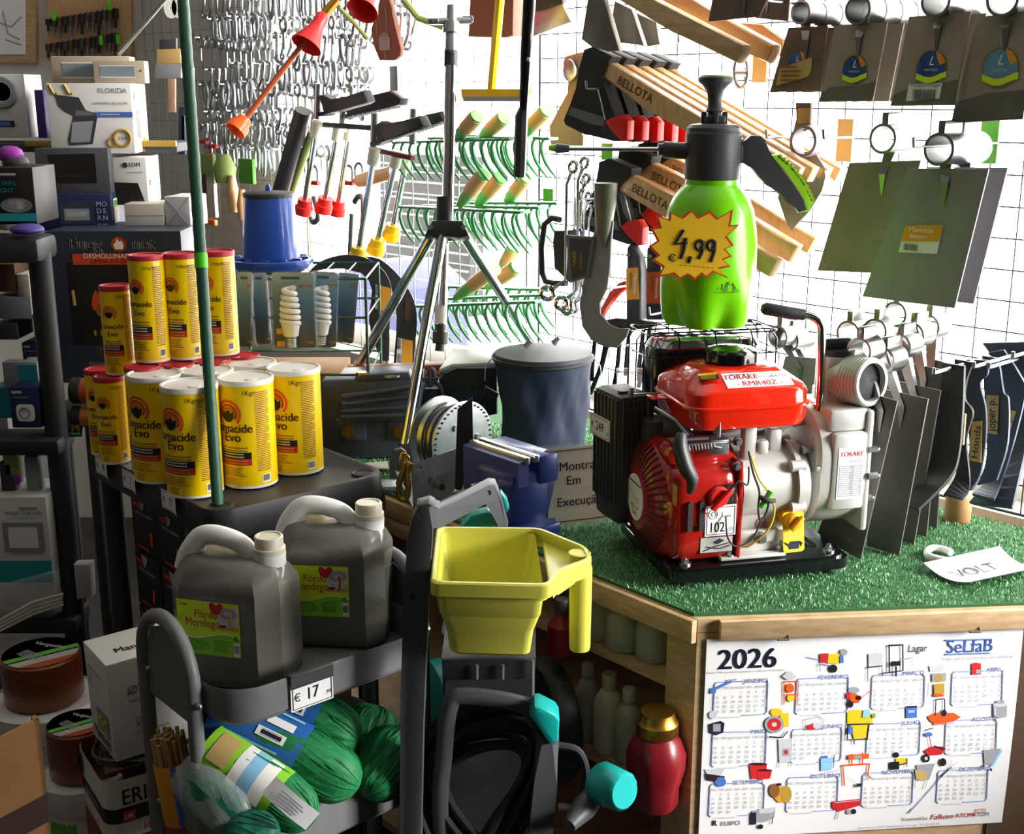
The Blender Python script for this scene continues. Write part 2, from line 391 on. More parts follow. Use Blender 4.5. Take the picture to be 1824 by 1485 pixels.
# ------------------------------------------------------------------ wire display grids on the window side
def wire_grid(t0, t1, z0, z1, sx, sz, r, m, label):
    b = MB(frame(W0 - V((0, 0, W0.z)), WT))
    n = int(round((t1 - t0) / sx)); k = int(round((z1 - z0) / sz))
    for i in range(n + 1):
        t = t0 + (t1 - t0) * i / n; rr = r * 2 if i in (0, n) else r
        b.tube([(t, 0, z0), (t, 0, z1)], rr, m, 6)
    for j in range(k + 1):
        z = z0 + (z1 - z0) * j / k; rr = r * 2 if j in (0, k) else r
        b.tube([(t0, .003, z), (t1, .003, z)], rr, m, 6)
    return b.build('display_grid', label=label, cat='display grid')
wire_grid(-1.18, .55, .815, 2.35, .056, .052, .0013, 'black_matte', 'dark wire display grid across the window holding hoes, axes and rakes')
wire_grid(-3.02, -1.22, .83, 2.35, .06, .055, .0013, 'steel', 'pale wire display grid in the back corner carrying the metal hooks')

# ------------------------------------------------------------------ counter
zc = .797
A_ = Z(1243, 1103, zc); B_ = Z(600, 847, zc); dl = (B_ - A_).normalized()
E_ = A_ + dl * 1.33; dr = (Z(1822, 1080, zc) - A_).normalized(); R_ = A_ + dr * .82
nl = V((dl.y, -dl.x, 0));  nl = nl if nl.dot(WN) > 0 else -nl      # outward normal of the left face
def wall_pt(P, off=.02): return P - WN * ((P - W0).dot(WN) - off)
top_poly = [A_, R_, wall_pt(R_), wall_pt(E_), E_]
cr = thing('display_counter', 'wooden shop counter topped with turf along the window', 'counter', (A_.x, A_.y, 0))
b = MB(); b.prism(top_poly, (0, 0, -.02), 'wood_light'); b.build('worktop', cr)
def strip(P, Q, z1, h, th, n_out, m, b, lift=0): # board along P-Q
    P0 = V((P.x, P.y, z1)); Q0 = V((Q.x, Q.y, z1)); b.prism([P0, Q0, Q0 - V((0, 0, h)), P0 - V((0, 0, h))], n_out * th, m, .003)
nr = V((dr.y, -dr.x, 0)); nr = nr if nr.y < 0 else -nr
b = MB(); strip(A_ + dr * .03, R_, zc, .030, .012, nr, 'wood_light', b); b.build('front_edge', cr)
b = MB(); strip(A_, E_, zc, .034, .012, nl, 'wood_light', b); b.build('side_edge', cr)
b = MB(); strip(A_ + dl * .5, E_, zc - .036, .03, .012, nl, 'wood_light', b); b.build('rail', cr)
b = MB(); b.prism([V((A_.x, A_.y, zc - .021)), V((R_.x, R_.y, zc - .021)), V((R_.x, R_.y, .0)), V((A_.x, A_.y, .0))], -nr * .018, 'wood_light'); b.build('front_panel', cr)
b = MB(); q = A_ - nr * .02
b.prism([V((A_.x, A_.y, zc - .021)), V((A_.x, A_.y, 0)), V((A_.x, A_.y, 0)) + dl * .055, V((A_.x, A_.y, zc - .021)) + dl * .055], -nl * .03, 'wood_light'); b.build('corner_post', cr)
for z in (.685, .50, .10):
    b = MB(); Pz = [A_ + dl * .03, E_, E_ - nl * .45, A_ - nl * .42 - nr * .1]
    Pz = [V((p.x, p.y, z)) - nl * (.012 if i < 2 else 0) for i, p in enumerate(Pz)]
    b.prism(Pz, (0, 0, -.018), 'wood_light'); b.build('shelf', cr)
b = MB(); Q0 = A_ - nl * .44; Q1 = E_ - nl * .46
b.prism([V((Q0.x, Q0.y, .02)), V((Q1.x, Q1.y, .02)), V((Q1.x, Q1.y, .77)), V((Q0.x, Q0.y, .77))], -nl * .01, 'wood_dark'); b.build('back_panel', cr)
# darker cabinet beyond the poster, right edge of the frame
# ------------------------------------------------------------------ turf
import mathutils
tb = thing('artificial_turf', 'green artificial turf mat covering the counter top', 'turf mat', (A_.x, A_.y, zc)); tb['kind'] = 'stuff'
b = MB(); ins = [A_ + dl * .012 + dr * .004, R_, wall_pt(R_), wall_pt(E_), E_]
b.prism([p + V((0, 0, .0045)) for p in ins], (0, 0, -.0042), 'turf_base'); b.build('backing', tb)
ZT = zc + .006
def in_poly(x, y, poly):
    c = False; n = len(poly); j = n - 1
    for i in range(n):
        a, d = poly[i], poly[j]
        if (a.y > y) != (d.y > y) and x < (d.x - a.x) * (y - a.y) / (d.y - a.y) + a.x: c = not c
        j = i
    return c
b = MB(); vs = {0: [], 1: [], 2: []}; rnd = random.Random(3)
x0, x1 = min(p.x for p in ins), max(p.x for p in ins); y0, y1 = min(p.y for p in ins), max(p.y for p in ins)
cnt = 0
while cnt < 85000:
    x = rnd.uniform(x0, x1); y = rnd.uniform(y0, y1)
    if y > 2.65 or not in_poly(x, y, ins): 
        cnt += .2; continue
    cnt += 1
    a = rnd.uniform(0, 2 * pi); h = rnd.uniform(.003, .007); l = rnd.uniform(.0, .004); w = .0009; a2 = rnd.uniform(0, 2 * pi)
    p = V((x, y, zc + .004)); t = p + V((math.cos(a2) * l, math.sin(a2) * l, h)); s_ = V((math.cos(a) * w, math.sin(a) * w, 0))
    vs[rnd.choice((0, 0, 1, 2))].append((p - s_, p + s_, t))
for k, m in ((0, 'turf'), (1, 'turf_light'), (2, 'turf_mid')):
    vv = [q for tri in vs[k] for q in tri]; b.add(vv, [(3 * i, 3 * i + 1, 3 * i + 2) for i in range(len(vs[k]))], m)
b.build('pile', tb)['kind'] = 'stuff'
def face(O, xd, up):
    x = V(xd).normalized(); up = V(up); y = (up - x * up.dot(x)).normalized(); z = x.cross(y)
    m = MX.Identity(4)
    for i in range(3): m[i][0] = x[i]; m[i][1] = y[i]; m[i][2] = z[i]; m[i][3] = O[i]
    return m
def pp(pts, P, n): return [PL(x, y, P, n) for x, y in pts]
def bars(b, T, x0, x1, y0, y1, n, m, rnd=random.Random(5), h=.45, z=.0003):
    """unreadably small print: rows of thin strokes"""
    st = (y1 - y0) / n
    for i in range(n):
        y = y0 + (i + .3) * st; xe = x0 + (x1 - x0) * rnd.uniform(.72, 1)
        b.quad((x0, y, z), (xe, y, z), (xe, y + st * h, z), (x0, y + st * h, z), m, T)
def rect(b, T, x0, x1, y0, y1, m, z=.0002): b.quad((x0, y0, z), (x1, y0, z), (x1, y1, z), (x0, y1, z), m, T)
def tx(b, T, st, x, y, size, m, z=.0004, **k): b.text(st, size, m, T=T @ TR(x, y, z), **k)
def barcode(b, T, x0, x1, y0, y1, m='ink_black', z=.0004, seed=2):
    r = random.Random(seed); x = x0
    while x < x1:
        w = r.choice((.4, .7, 1.1)) * (x1 - x0) / 40; b.quad((x, y0, z), (x + w, y0, z), (x + w, y1, z), (x, y1, z), m, T); x += w + r.choice((.5, .9)) * (x1 - x0) / 40

# ================================================================== water pump
PO = V((.232, 1.682, ZT)); PEX = V((.973, .231, 0)).normalized(); PM = frame(PO, PEX); PEY = V((-PEX.y, PEX.x, 0))
pump = thing('water_pump', 'red petrol water pump with silver housing on a black base frame, standing on the turf', 'water pump', mtx=PM)
L = MB
# base frame
b = L(PM)
o_ = rrect(.288, .25, .02, 5, .144, .125); i_ = rrect(.215, .17, .012, 5, .144, .13)
def ringplate(b, o_, i_, z0, z1, m):
    n = len(o_); vs = [(x, y, z) for z in (z0, z1) for x, y in o_] + [(x, y, z) for z in (z0, z1) for x, y in i_]
    fs = []
    for j in range(n):
        k = (j + 1) % n
        fs += [(j, k, n + k, n + j), (2 * n + k, 2 * n + j, 3 * n + j, 3 * n + k), (n + j, n + k, 3 * n + k, 3 * n + j), (k, j, 2 * n + j, 2 * n + k)]
    b.add(vs, fs, m, True)
ringplate(b, o_, i_, .010, .026, 'black_gloss')
ringplate(b, rrect(.278, .24, .02, 5, .144, .125), rrect(.225, .18, .012, 5, .144, .13), .026, .030, 'black_gloss')
b.box((.144, .07, .018), (.22, .05, .012), 'black_gloss', .003); b.box((.144, .2, .018), (.22, .03, .012), 'black_gloss', .003)
fr_ = b.build('base_frame', pump)
for (x, y) in ((.03, .025), (.262, .025), (.03, .228), (.262, .228)):
    b = L(PM); b.cyl((x, y, 0), (x, y, .012), .013, 'dark_rubber', 16); b.build('rubber_foot', fr_)
    b = L(PM); b.cyl((x, y, .030), (x, y, .0325), .009, 'zinc', 16); b.cyl((x, y, .0325), (x, y, .038), .0058, 'zinc', 6); b.cyl((x, y, .038), (x, y, .042), .003, 'zinc', 10); b.build('bolt', fr_)
# mounting rail with bolts
b = L(PM); b.box((.135, .03, .035), (.105, .03, .006), 'alu', .002); b.box((.14, .055, .052), (.11, .05, .03), 'alu', .004)
b.box((.135, .032, .062), (.09, .012, .02), 'alu', .003)
mt_ = b.build('engine_mount', pump)
for x in (.098, .182):
    b = L(PM); b.cyl((x, .024, .038), (x, .024, .0405), .0085, 'zinc', 16); b.cyl((x, .024, .0405), (x, .024, .047), .0055, 'zinc', 6); b.cyl((x, .024, .047), (x, .024, .054), .003, 'zinc', 10); b.build('bolt', mt_)
b = L(PM); b.cyl((.147, .027, .062), (.147, .019, .062), .009, 'zinc', 14); b.cyl((.147, .019, .062), (.147, .011, .062), .006, 'zinc', 6); b.build('bolt', mt_)
# crankcase
b = L(PM)
b.box((.145, .105, .098), (.115, .13, .12), 'alu', .012); b.cyl((.12, .085, .128), (.222, .085, .128), .058, 'alu', 36)
b.cyl((.206, .085, .128), (.214, .085, .128), .066, 'alu', 36); b.cyl((.214, .085, .128), (.226, .085, .128), .062, 'alu', 36)
for k in range(6):
    a = k * pi / 3 + .4; b.cyl((.196, .085 + .062 * math.cos(a), .128 + .062 * math.sin(a)), (.218, .085 + .062 * math.cos(a), .128 + .062 * math.sin(a)), .009, 'alu', 10)
b.box((.14, .14, .20), (.09, .09, .09), 'alu', .01)
for k in range(6): b.box((.145, .135, .165 + k * .012), (.11, .11, .004), 'alu')
b.box((.135, .055, .205), (.02, .02, .055), 'alu', .004); b.box((.155, .05, .195), (.016, .018, .022), 'alu_light', .004); b.box((.185, .075, .195), (.02, .02, .04), 'alu', .004)
b.cyl((.112, .05, .055), (.15, .05, .055), .012, 'alu', 16); b.cyl((.19, .045, .09), (.19, .075, .09), .014, 'alu', 16)
b.build('crankcase', pump)
b = L(PM); b.text('XT', .008, 'ink_red', T=face((.155, .0392, .075), (1, 0, 0), (0, 0, 1))); b.ring((.155, .0395, .078), (0, 1, 0), .008, .0006, 'ink_red', 20, 5); b.build('inspection_stamp', pump)
# recoil cover: dish with vents
CX = V((-.016, .118, .107))
b = L(PM); Mx = axis_m(V((.115, .112, .11)), V((-1, 0, 0)))
b.lathe([(.070, -.005), (.094, 0), (.098, .012), (.098, .05), (.099, .075), (.095, .098), (.088, .112), (.076, .124), (.055, .132), (.036, .134), (0, .134)], 'red_paint', 48, Mx)
b.box((.056, .043, .105), (.112, .056, .150), 'red_paint', .027, seg=4)
b.box((.045, .09, .19), (.085, .10, .03), 'red_paint', .012)
b.box((.110, .075, .108), (.008, .12, .15), 'red_paint', .003)
rc = b.build('recoil_cover', pump)
b = L(PM)
for k in range(46):
    a = 2 * pi * k / 46
    if 1.3 < a < 2.2 : pass
    r0, r1, h0, h1 = .050, .086, .1325, .1145
    p = [(r0, h0), (.076, .1248), (r1, .1148)]
    ctr = [Mx @ V((r * math.cos(a), r * math.sin(a), h + .0006)) for r, h in p]
    b.tube(ctr, .0017, 'ink_maroon', 5)
b.build('cooling_vents', rc)
b = L(PM); T = face((-.0195, .112, .11), (0, -1, 0), (0, 0, 1)); 
b.lathe([(0, .0006), (.036, .0006), (.036, 0)], 'paper', 40, T)
tx(b, T, 'TORAKE', 0, .010, .013, 'ink_red', bold=.02); rect(b, T, -.028, .028, .021, .0235, 'ink_black', .0008); tx(b, T, 'Powered by', -.012, .003, .005, 'ink_grey', .0008); tx(b, T, 'RATO', .005, -.006, .011, 'ink_grey', .0008, shear=.2)
tx(b, T, '40.2 cm³', 0, -.018, .010, 'ink_black', .0008); tx(b, T, 'OHV', 0, -.028, .009, 'ink_black', .0008)
b.v = [p for p in b.v]; b.build('badge', rc)
# slots in the side wall of the cover
b = L(PM)
for x in (.030, .048):
    b.prism([(x + px_, .016 , .107 + pz_) for px_, pz_ in rrect(.0075, .046, .0035, 4)], (0, -.0062, 0), 'black_matte')
for x in (.015, .03): b.prism([(x - .008, .0192, .043), (x + .002, .0192, .048), (x + .004, .0192, .047), (x - .005, .0192, .042)], (0, -.0006, 0), 'black_matte')
b.build('slot', rc)['kind'] = 'stuff'
for (x, y, z) in ((.103, .026, .178), (.032, .028, .157), (.104, .03, .213)):
    b = L(PM); b.cyl((x, y - .004, z), (x, y - .009, z), .007, 'zinc', 14); b.cyl((x, y - .009, z), (x, y - .014, z), .0048, 'zinc', 6); b.build('bolt', rc)
# starter grip
b = L(PM); pts = smooth([(.014, .016, .232), (.010, .008, .215), (.016, .002, .19), (.026, -.001, .168), (.024, .002, .148)], 5)
b.tube(pts, [.006 + .0095 * math.sin(pi * min(1, (i + 3) / (len(pts) + 2))) for i in range(len(pts))], 'black_plastic', 14, sq=.75); b.build('starter_grip', pump)
# throttle linkage
b = L(PM); b.box((.055, .045, .212), (.085, .04, .003), 'zinc', .001); b.box((.078, .028, .205), (.03, .003, .022), 'zinc', .001); b.box((.035, .03, .22), (.05, .008, .003), 'zinc')
hel = [(.025 + .0007 * i, .02 + .0045 * math.cos(i * .9), .209 + .0045 * math.sin(i * .9)) for i in range(60)]
b.tube(hel, .0009, 'zinc', 5); b.tube([(.018, .02, .209), (.025, .02, .212)], .001, 'zinc', 6); b.tube([(.067, .02, .209), (.08, .024, .205)], .001, 'zinc', 6)
b.cyl((.077, .03, .22), (.077, .03, .245), .003, 'zinc', 10); b.tube([(-.012, .06, .262), (.015, .045, .245), (.03, .03, .225)], .0022, 'zinc', 8); b.tube([(0, .07, .255), (.028, .05, .235), (.04, .04, .222)], .0016, 'black_matte', 8)
b.build('throttle_linkage', pump)
# stop switch
b = L(PM); T = face((.074, .0143, .134), (1, 0, 0), (0, 0, 1))
rect(b, T, -.006, .028, -.013, .018, 'ink_black'); tx(b, T, '0', .022, .008, .008, 'ink_white'); tx(b, T, 'I', .022, -.008, .008, 'ink_red')
b.cyl((.074, .0150, .134), (.074, .008, .134), .0165, 'red_plastic', 24, .015, bev=.002); b.prism([(.058, .008, .120), (.064, .008, .116), (.092, .008, .144), (.088, .008, .150)], (0, -.010, 0), 'red_plastic', .0025)
b.build('stop_switch', pump)
# noise label 102 dB and pictogram
b = L(PM); T = face((.078, .0140, .098), (1, 0, 0), (0, 0, 1))
rect(b, T, -.023, .025, -.024, .023, 'paper', .0003); 
for r_ in ((-.021, .023, .0195, .0205), (-.021, .023, -.022, -.021), (-.021, -.020, -.022, .0205), (.022, .023, -.022, .0205)): rect(b, T, *r_, 'ink_black', .0006)
tx(b, T, '102', -.005, -.018, .022, 'ink_black', .0006, sx=.78, bold=.01); tx(b, T, 'dB', .0165, -.018, .010, 'ink_grey', .0006); tx(b, T, 'L', .004, .005, .012, 'ink_black', .0006, sx=.8); tx(b, T, 'WA', .013, .004, .005, 'ink_black', .0006)
T2 = T @ TR(0, -.003, 0); b.ring((-.011, .010, .0006), (0, 0, 1), .007, .0007, 'ink_grey', 20, 4, T=T); b.ring((-.010, .010, .0006), (0, 0, 1), .0035, .0007, 'ink_grey', 14, 4, T=T)
b.build('noise_label', pump)
b = L(PM); T = face((.074, .0140, .060), (1, 0, 0), (0, 0, 1)); rect(b, T, -.025, .025, -.012, .013, 'paper_grey', .0003); rect(b, T, -.025, .025, -.012, -.011, 'ink_navy', .0006); rect(b, T, -.025, .025, .012, .013, 'ink_navy', .0006)
b.prism([(-.006, .004, .0006), (.004, .010, .0006), (.012, .006, .0006), (.002, .001, .0006)], (0, 0, .0003), 'ink_navy', T=T); b.tube([(-.02, -.008, .0007), (-.002, -.002, .0007), (.02, .002, .0007)], .0009, 'ink_navy', 5, T=T); b.tube([(-.016, -.002, .0007), (.004, -.006, .0007), (.02, -.002, .0007)], .0009, 'ink_navy', 5, T=T)
b.build('pictogram_label', pump)
# fuel tank
tk = MB(PM); c = (.128, .112)
def trr(w, d, r, z, dx=0, dy=0): return [(c[0] + x + dx, c[1] + y + dy, z) for x, y in rrect(w, d, r, 6)]
tk.loft([trr(.15, .13, .02, .2265), trr(.182, .162, .03, .230), trr(.19, .169, .032, .238), trr(.193, .172, .033, .2585), trr(.2005, .179, .036, .260), trr(.2005, .179, .036, .2635), trr(.193, .172, .033, .265), trr(.191, .170, .034, .282), trr(.184, .161, .036, .2885), trr(.136, .096, .034, .3065), trr(.128, .088, .032, .3095), trr(.10, .07, .03, .312), trr(.04, .03, .01, .3125)], 'red_tank')
tank = tk.build('fuel_tank', pump)
b = MB(PM); b.box((.24, .12, .262), (.03, .022, .003), 'red_tank', .001); b.box((.016, .12, .262), (.03, .03, .003), 'red_tank', .001); b.build('tank_tab', tank)
b = MB(PM)
pr = [(.0, .0), (.028, .0), (.0395, .003), (.0395, .017), (.036, .021), (.02, .024), (0, .0245)]
b.lathe(pr, 'black_gloss', 48, TR(.128, .115, .3115), rfun=lambda a, z: 1 + .035 * (1 if math.cos(8 * a) > 0 else -1) * (1 if 0 < z < .02 else 0)); b.build('fuel_cap', tank)
# tank sticker: on the sloped front shoulder
s0 = V((.13, .0465, .2905)); upv = V((0, .012, .0105)).normalized()
T = face(s0, (1, 0, 0), V((0, .55, .83)))
T = face(V((.142, .0477, .2975)), (1, 0, 0), V((0, .0325, .018)))
b = MB(PM); rect(b, T, -.052, .052, -.0155, .0165, 'paper', .0008)
tx(b, T, 'TORAKE', -.025, .0025, .014, 'ink_red', .0012, bold=.02, shear=.15); rect(b, T, -.042, -.008, .0122, .0132, 'ink_black', .0012); tx(b, T, 'Powered by', .012, .004, .004, 'ink_grey', .0012); tx(b, T, 'RATO', .034, .003, .0095, 'ink_grey', .0012, shear=.2)
tx(b, T, '- RMR40Z -', 0, -.0125, .0150, 'ink_red', .0012); b.build('brand_sticker', tank)
b = MB(PM); T = face(V((.070, .060, .3015)), (1, -.2, .1), (.1, .0325, .021)); rect(b, T, -.014, .014, -.012, .004, 'ink_black', .003); rect(b, T, -.014, .014, .004, .010, 'ink_yellow', .003); bars(b, T, -.012, .012, -.010, .003, 4, 'ink_gold', z=.0034); b.build('warning_sticker', tank)
b = MB(PM); T = face(V((.206, .125, .293)), (.024, 0, -.021), (0, 1, 0)); rect(b, T, -.018, .018, -.01, .01, 'paper', .0025); bars(b, T, -.015, .015, -.007, .007, 4, 'ink_grey', z=.0029); b.build('warning_sticker', tank)
# air filter box
FM = PM @ TR(-.0153, .19, .158) @ RZ(math.radians(10))
b = MB(FM); b.box((0, 0, .012), (.062, .09, .18), 'black_plastic', .011)
b.loft([[(x * k, y * k, z) for x, y in rrect(.06, .088, .012, 4)] for k, z in ((.72, -.106), (.9, -.10), (1, -.07))], 'black_plastic')
for k in range(7): b.box((-.024 + k * .008, 0, .012), (.003, .0935, .165), 'black_plastic', .001); b.box((0, -.036 + k * .012, .012), (.0655, .004, .165), 'black_plastic', .001)
af = b.build('air_filter', pump)
b = MB(PM); b.cyl((-.025, .165, .255), (-.025, .165, .264), .008, 'black_plastic', 14); b.build('filter_knob', af)
b = MB(PM); b.box((.0, .14, .263), (.045, .006, .0025), 'zinc', .001); b.box((-.02, .14, .266), (.006, .008, .016), 'zinc', .001); b.cyl((.008, .14, .262), (.008, .14, .21), .003, 'dark_grey', 10); b.build('choke_lever', pump)
b = MB(PM); b.box((.022, .14, .205), (.045, .05, .04), 'dark_grey', .006); b.cyl((.02, .11, .215), (.06, .1, .215), .014, 'black_plastic', 16); b.build('carburettor', pump)
# muffler with wire guard
b = MB(PM); MUC = V((.125, .222, .275))
def mrr(w, d, r, z): return [(MUC.x + x, MUC.y + y, z) for x, y in rrect(w, d, r, 6)]
b.loft([mrr(.17, .07, .02, .215), mrr(.18, .08, .025, .225), mrr(.18, .08, .025, .31), mrr(.174, .075, .025, .318)], 'black_gloss'); mf = b.build('muffler', pump)
b = MB(PM); b.loft([mrr(.174, .075, .025, .318), mrr(.178, .078, .026, .321), mrr(.168, .07, .025, .331), mrr(.13, .05, .02, .334)], 'chrome')
for k in range(5): b.prism([(.085 + k * .022 + x, .222 + y, .3343) for x, y in rrect(.012, .026, .004, 3)], (0, 0, .0004), 'black_matte')
b.build('heat_shield', mf)
b = MB(PM)
def wloop(w, d, z, r=.0016): b.tube([(MUC.x + x, MUC.y + y, z) for x, y in rrect(w, d, .02, 5)], r, 'black_gloss', 6, closed=True)
wloop(.215, .11, .345, .0013); wloop(.223, .116, .312, .0012)
for k in range(3): y = MUC.y - .035 + k * .035; b.tube([(MUC.x - .1105, y, .225), (MUC.x - .110, y, .33), (MUC.x - .098, y, .3455), (MUC.x + .098, y, .3455), (MUC.x + .110, y, .33), (MUC.x + .1105, y, .25)], .0015, 'black_gloss', 6)
for k in range(3): x = MUC.x - .06 + k * .06; b.tube([(x, MUC.y - .058, .30), (x, MUC.y - .056, .335), (x, MUC.y - .047, .3475), (x, MUC.y + .047, .3475), (x, MUC.y + .056, .33)], .0015, 'black_gloss', 6)
b.build('wire_guard', pump)
# pump housing
b = MB(PM); VX = axis_m(V((.248, .115, .152)), V((1, 0, 0)), (0, 0, 1))
def dsh(w, h, r, x, n=10): # rounded shape in y-z at x
    pts = rrect(h, w, r, n); return [(x, .118 + q, .152 + p) for p, q in pts]
b.loft([dsh(.17, .165, .06, .236), dsh(.185, .18, .066, .242), dsh(.188, .185, .068, .252), dsh(.188, .185, .068, .312), dsh(.18, .178, .066, .318)], 'alu')
b.cyl((.226, .1, .135), (.24, .1, .135), .05, 'alu', 30, .078)
b.box((.285, .075, .232), (.062, .09, .035), 'alu', .006); b.box((.285, .03, .155), (.055, .02, .12), 'alu', .006)
b.box((.318, .118, .152), (.012, .186, .19), 'alu', .005)
for k in range(5):
    a = -1.0 + k * .55; b.box((.240, .118 - .088 * math.cos(a), .152 + .088 * math.sin(a)), (.012, .008, .008), 'alu', .002)
hs = b.build('pump_housing', pump)
for k in range(7):
    a = -.9 + k * .42; y = .118 - .098 * math.cos(a); z = .152 + .096 * math.sin(a)
    b = MB(PM); b.cyl((.316, y, z), (.331, y, z), .0055, 'zinc', 6); b.cyl((.331, y, z), (.335, y, z), .003, 'zinc', 8); b.build('bolt', hs)
for k in range(4):
    a = -.8 + k * .62; b = MB(PM); y = .118 - .078 * math.cos(a); z = .152 + .078 * math.sin(a); b.cyl((.236, y, z), (.222, y, z), .005, 'zinc', 8); b.cyl((.222, y, z), (.218, y, z), .007, 'zinc', 6); b.build('bolt', hs)
b = MB(PM); T = face((.286, .0195, .155), (1, 0, 0), (0, 0, 1)); rect(b, T, -.021, .021, -.042, .038, 'paper', .0004)
tx(b, T, 'TORAKE', 0, .025, .010, 'ink_red', .0008, bold=.02, shear=.15); tx(b, T, 'RATO', .008, .014, .008, 'ink_grey', .0008, shear=.2); rect(b, T, -.019, .019, -.038, .011, 'ink_grey', .0006)
bars(b, T, -.018, .002, -.037, .010, 14, 'paper', z=.0009); bars(b, T, .005, .018, -.037, .010, 14, 'paper', z=.0009); b.build('rating_plate', hs)
# outlet elbow
b = MB(PM); b.cyl((.295, .10, .235), (.295, .10, .318), .031, 'alu', 30); b.cyl((.295, .10, .318), (.295, .10, .327), .026, 'black_plastic', 24); b.box((.295, .10, .334), (.042, .010, .018), 'black_plastic', .003)
od = V((.35, -.93, .06)).normalized(); oc = V((.298, .095, .283))
M = axis_m(oc, od)
b.lathe([(.034, -.005), (.0345, .02), (.0365, .022), (.0365, .062), (.0345, .064), (.0295, .064), (.029, .058), (.029, .0), (0, 0)], 'alu_light', 36, M); b.lathe([(.0290, .054), (0, .054)], 'black_matte', 30, M)  # black disc near the mouth paints in the shade of the bore
for k in range(6): b.ring(tuple(M @ V((0, 0, .028 + .006 * k))), od, .0364, .0008, 'alu_light', 30, 5)
b.build('outlet_elbow', pump)
b = MB(PM); M = axis_m(V((.322, .12, .20)), V((1, 0, 0))); b.lathe([(.034, 0), (.034, .01), (.031, .012), (.031, .045), (.027, .045), (.027, .0)], 'alu_light', 32, M)
for k in range(5): b.ring((.338 + .006 * k, .12, .20), (1, 0, 0), .0312, .0009, 'alu_light', 30, 5)
b.build('inlet_port', pump)
b = MB(PM); hp = smooth([(.258, .075, .245), (.257, .075, .30), (.254, .075, .355), (.250, .075, .372), (.238, .077, .382), (.222, .078, .386)], 5); b.tube(hp, .0062, 'chrome', 14); b.cyl((.258, .075, .232), (.258, .075, .248), .010, 'chrome', 16); b.cyl((.258, .075, .20), (.258, .075, .234), .015, 'alu', 16)
hd = b.build('carry_handle', pump)
b = MB(PM); b.tube([(.225, .078, .3855), (.205, .08, .388), (.165, .084, .396), (.160, .0845, .397)], [.0085, .0095, .0095, .006], 'black_plastic', 16); b.build('grip', hd)
# oil filler cap with tag
b = MB(PM); b.cyl((.196, .045, .086), (.196, .008, .086), .014, 'yellow_knob', 22, .0125, bev=.002); b.prism([(.186, .008, .078), (.190, .008, .074), (.207, .008, .094), (.203, .008, .098)], (0, -.009, 0), 'yellow_knob', .002); b.build('oil_filler_cap', pump)
b = MB(PM); T = face((.196, .02, .086), (1, 0, .03), (0, .12, 1))
b.prism([T @ V((x, y, 0)) for x, y in rrect(.034, .062, .005, 4, .002, -.018)], T.to_3x3() @ V((0, 0, -.001)), 'ink_yellow')
tx(b, T, 'MIND OIL INIT', .002, -.025, .005, 'ink_grey', .0005)
b.prism([T @ V(p + (.0003,)) for p in [(-.006, -.044), (.010, -.044), (.011, -.036), (.014, -.034), (.013, -.042), (.016, -.036), (.010, -.032), (-.004, -.032), (-.006, -.036), (-.013, -.032), (-.014, -.033), (-.006, -.040)]], T.to_3x3() @ V((0, 0, .0004)), 'ink_navy'); b.build('oil_tag', pump)
# wires
for nm, pts, r_, m_ in (('black_wire', [(.125, .03, .195), (.128, .016, .165), (.135, .008, .14), (.132, .002, .115), (.138, .004, .095), (.148, .006, .11), (.15, .006, .13)], .0016, 'black_matte'), ('yellow_wire', [(.128, .028, .19), (.134, .012, .16), (.15, .004, .135), (.158, .002, .11), (.15, .004, .08), (.128, .018, .052), (.115, .03, .05)], .0014, 'ink_yellow'), ('black_wire', [(.085, .012, .135), (.1, .006, .158), (.118, .012, .15), (.122, .02, .175)], .0014, 'black_matte'), ('black_wire', [(.085, .01, .105), (.086, .002, .075), (.1, 0, .06), (.125, .002, .07), (.14, .004, .10)], .0014, 'black_matte'), ('green_connector', [(.138, .006, .115), (.152, .004, .14)], .005, 'ink_green'), ('cable_tie', [(.134, .006, .132), (.145, -.001, .128), (.158, .006, .124)], .004, 'black_matte')):
    b = MB(PM); b.tube(smooth(pts, 6), r_, m_, 8); b.build(nm, pump)
# price tag 249 taped on the air filter
def price_tag(T, w, h, txt, small, label, dogear=False, warp=None, name='price_tag', euro=True, cat='price tag'):
    t = thing(name, label, cat, mtx=T)
    b = MB(T)
    fn = (lambda x, y: (x, y, warp(x, y))) if warp else None
    if warp:
        b.grid(lambda u, v: (w * (u - .5), h * (v - .5), warp(w * (u - .5), h * (v - .5))), 6, 4, 'paper')
    else: b.box((0, 0, -.0004), (w, h, .0008), 'paper')
    b.build('card', t)
    b = MB(T); zf = (lambda x, y: warp(x, y) + .0006) if warp else (lambda x, y: .0006)
    f2 = lambda ox, oy: (lambda x, y: (x + ox, y + oy, zf(x + ox, y + oy)))
    e = w * .035; l = h * .025
    for (x0, x1, y0, y1) in ((-w / 2 + e, w / 2 - e, h / 2 - e - l, h / 2 - e), (-w / 2 + e, w / 2 - e, -h / 2 + e, -h / 2 + e + l), (-w / 2 + e, -w / 2 + e + l, -h / 2 + e, h / 2 - e), (w / 2 - e - l, w / 2 - e, -h / 2 + e, h / 2 - e)):
        n = 6; b.grid(lambda u, v: (x0 + (x1 - x0) * u, y0 + (y1 - y0) * v, zf(x0 + (x1 - x0) * u, y0 + (y1 - y0) * v)), n, 1, 'ink_black')
    if euro: b.text('€', h * .42, 'ink_black', fn=f2(-w * .36, -h * .16))
    b.text(txt, h * .62, 'ink_black', fn=f2(w * .0, -h * .2), bold=.012, sx=.85)
    b.text(small, h * .2, 'ink_black', fn=f2(w * .38, -h * .24))
    b.build('lettering', t)
    return t
tg_ = face(PM @ V((-.0765, .175, .188)), PM.to_3x3() @ V((.42, -.9, -.16)), (0, 0, 1))
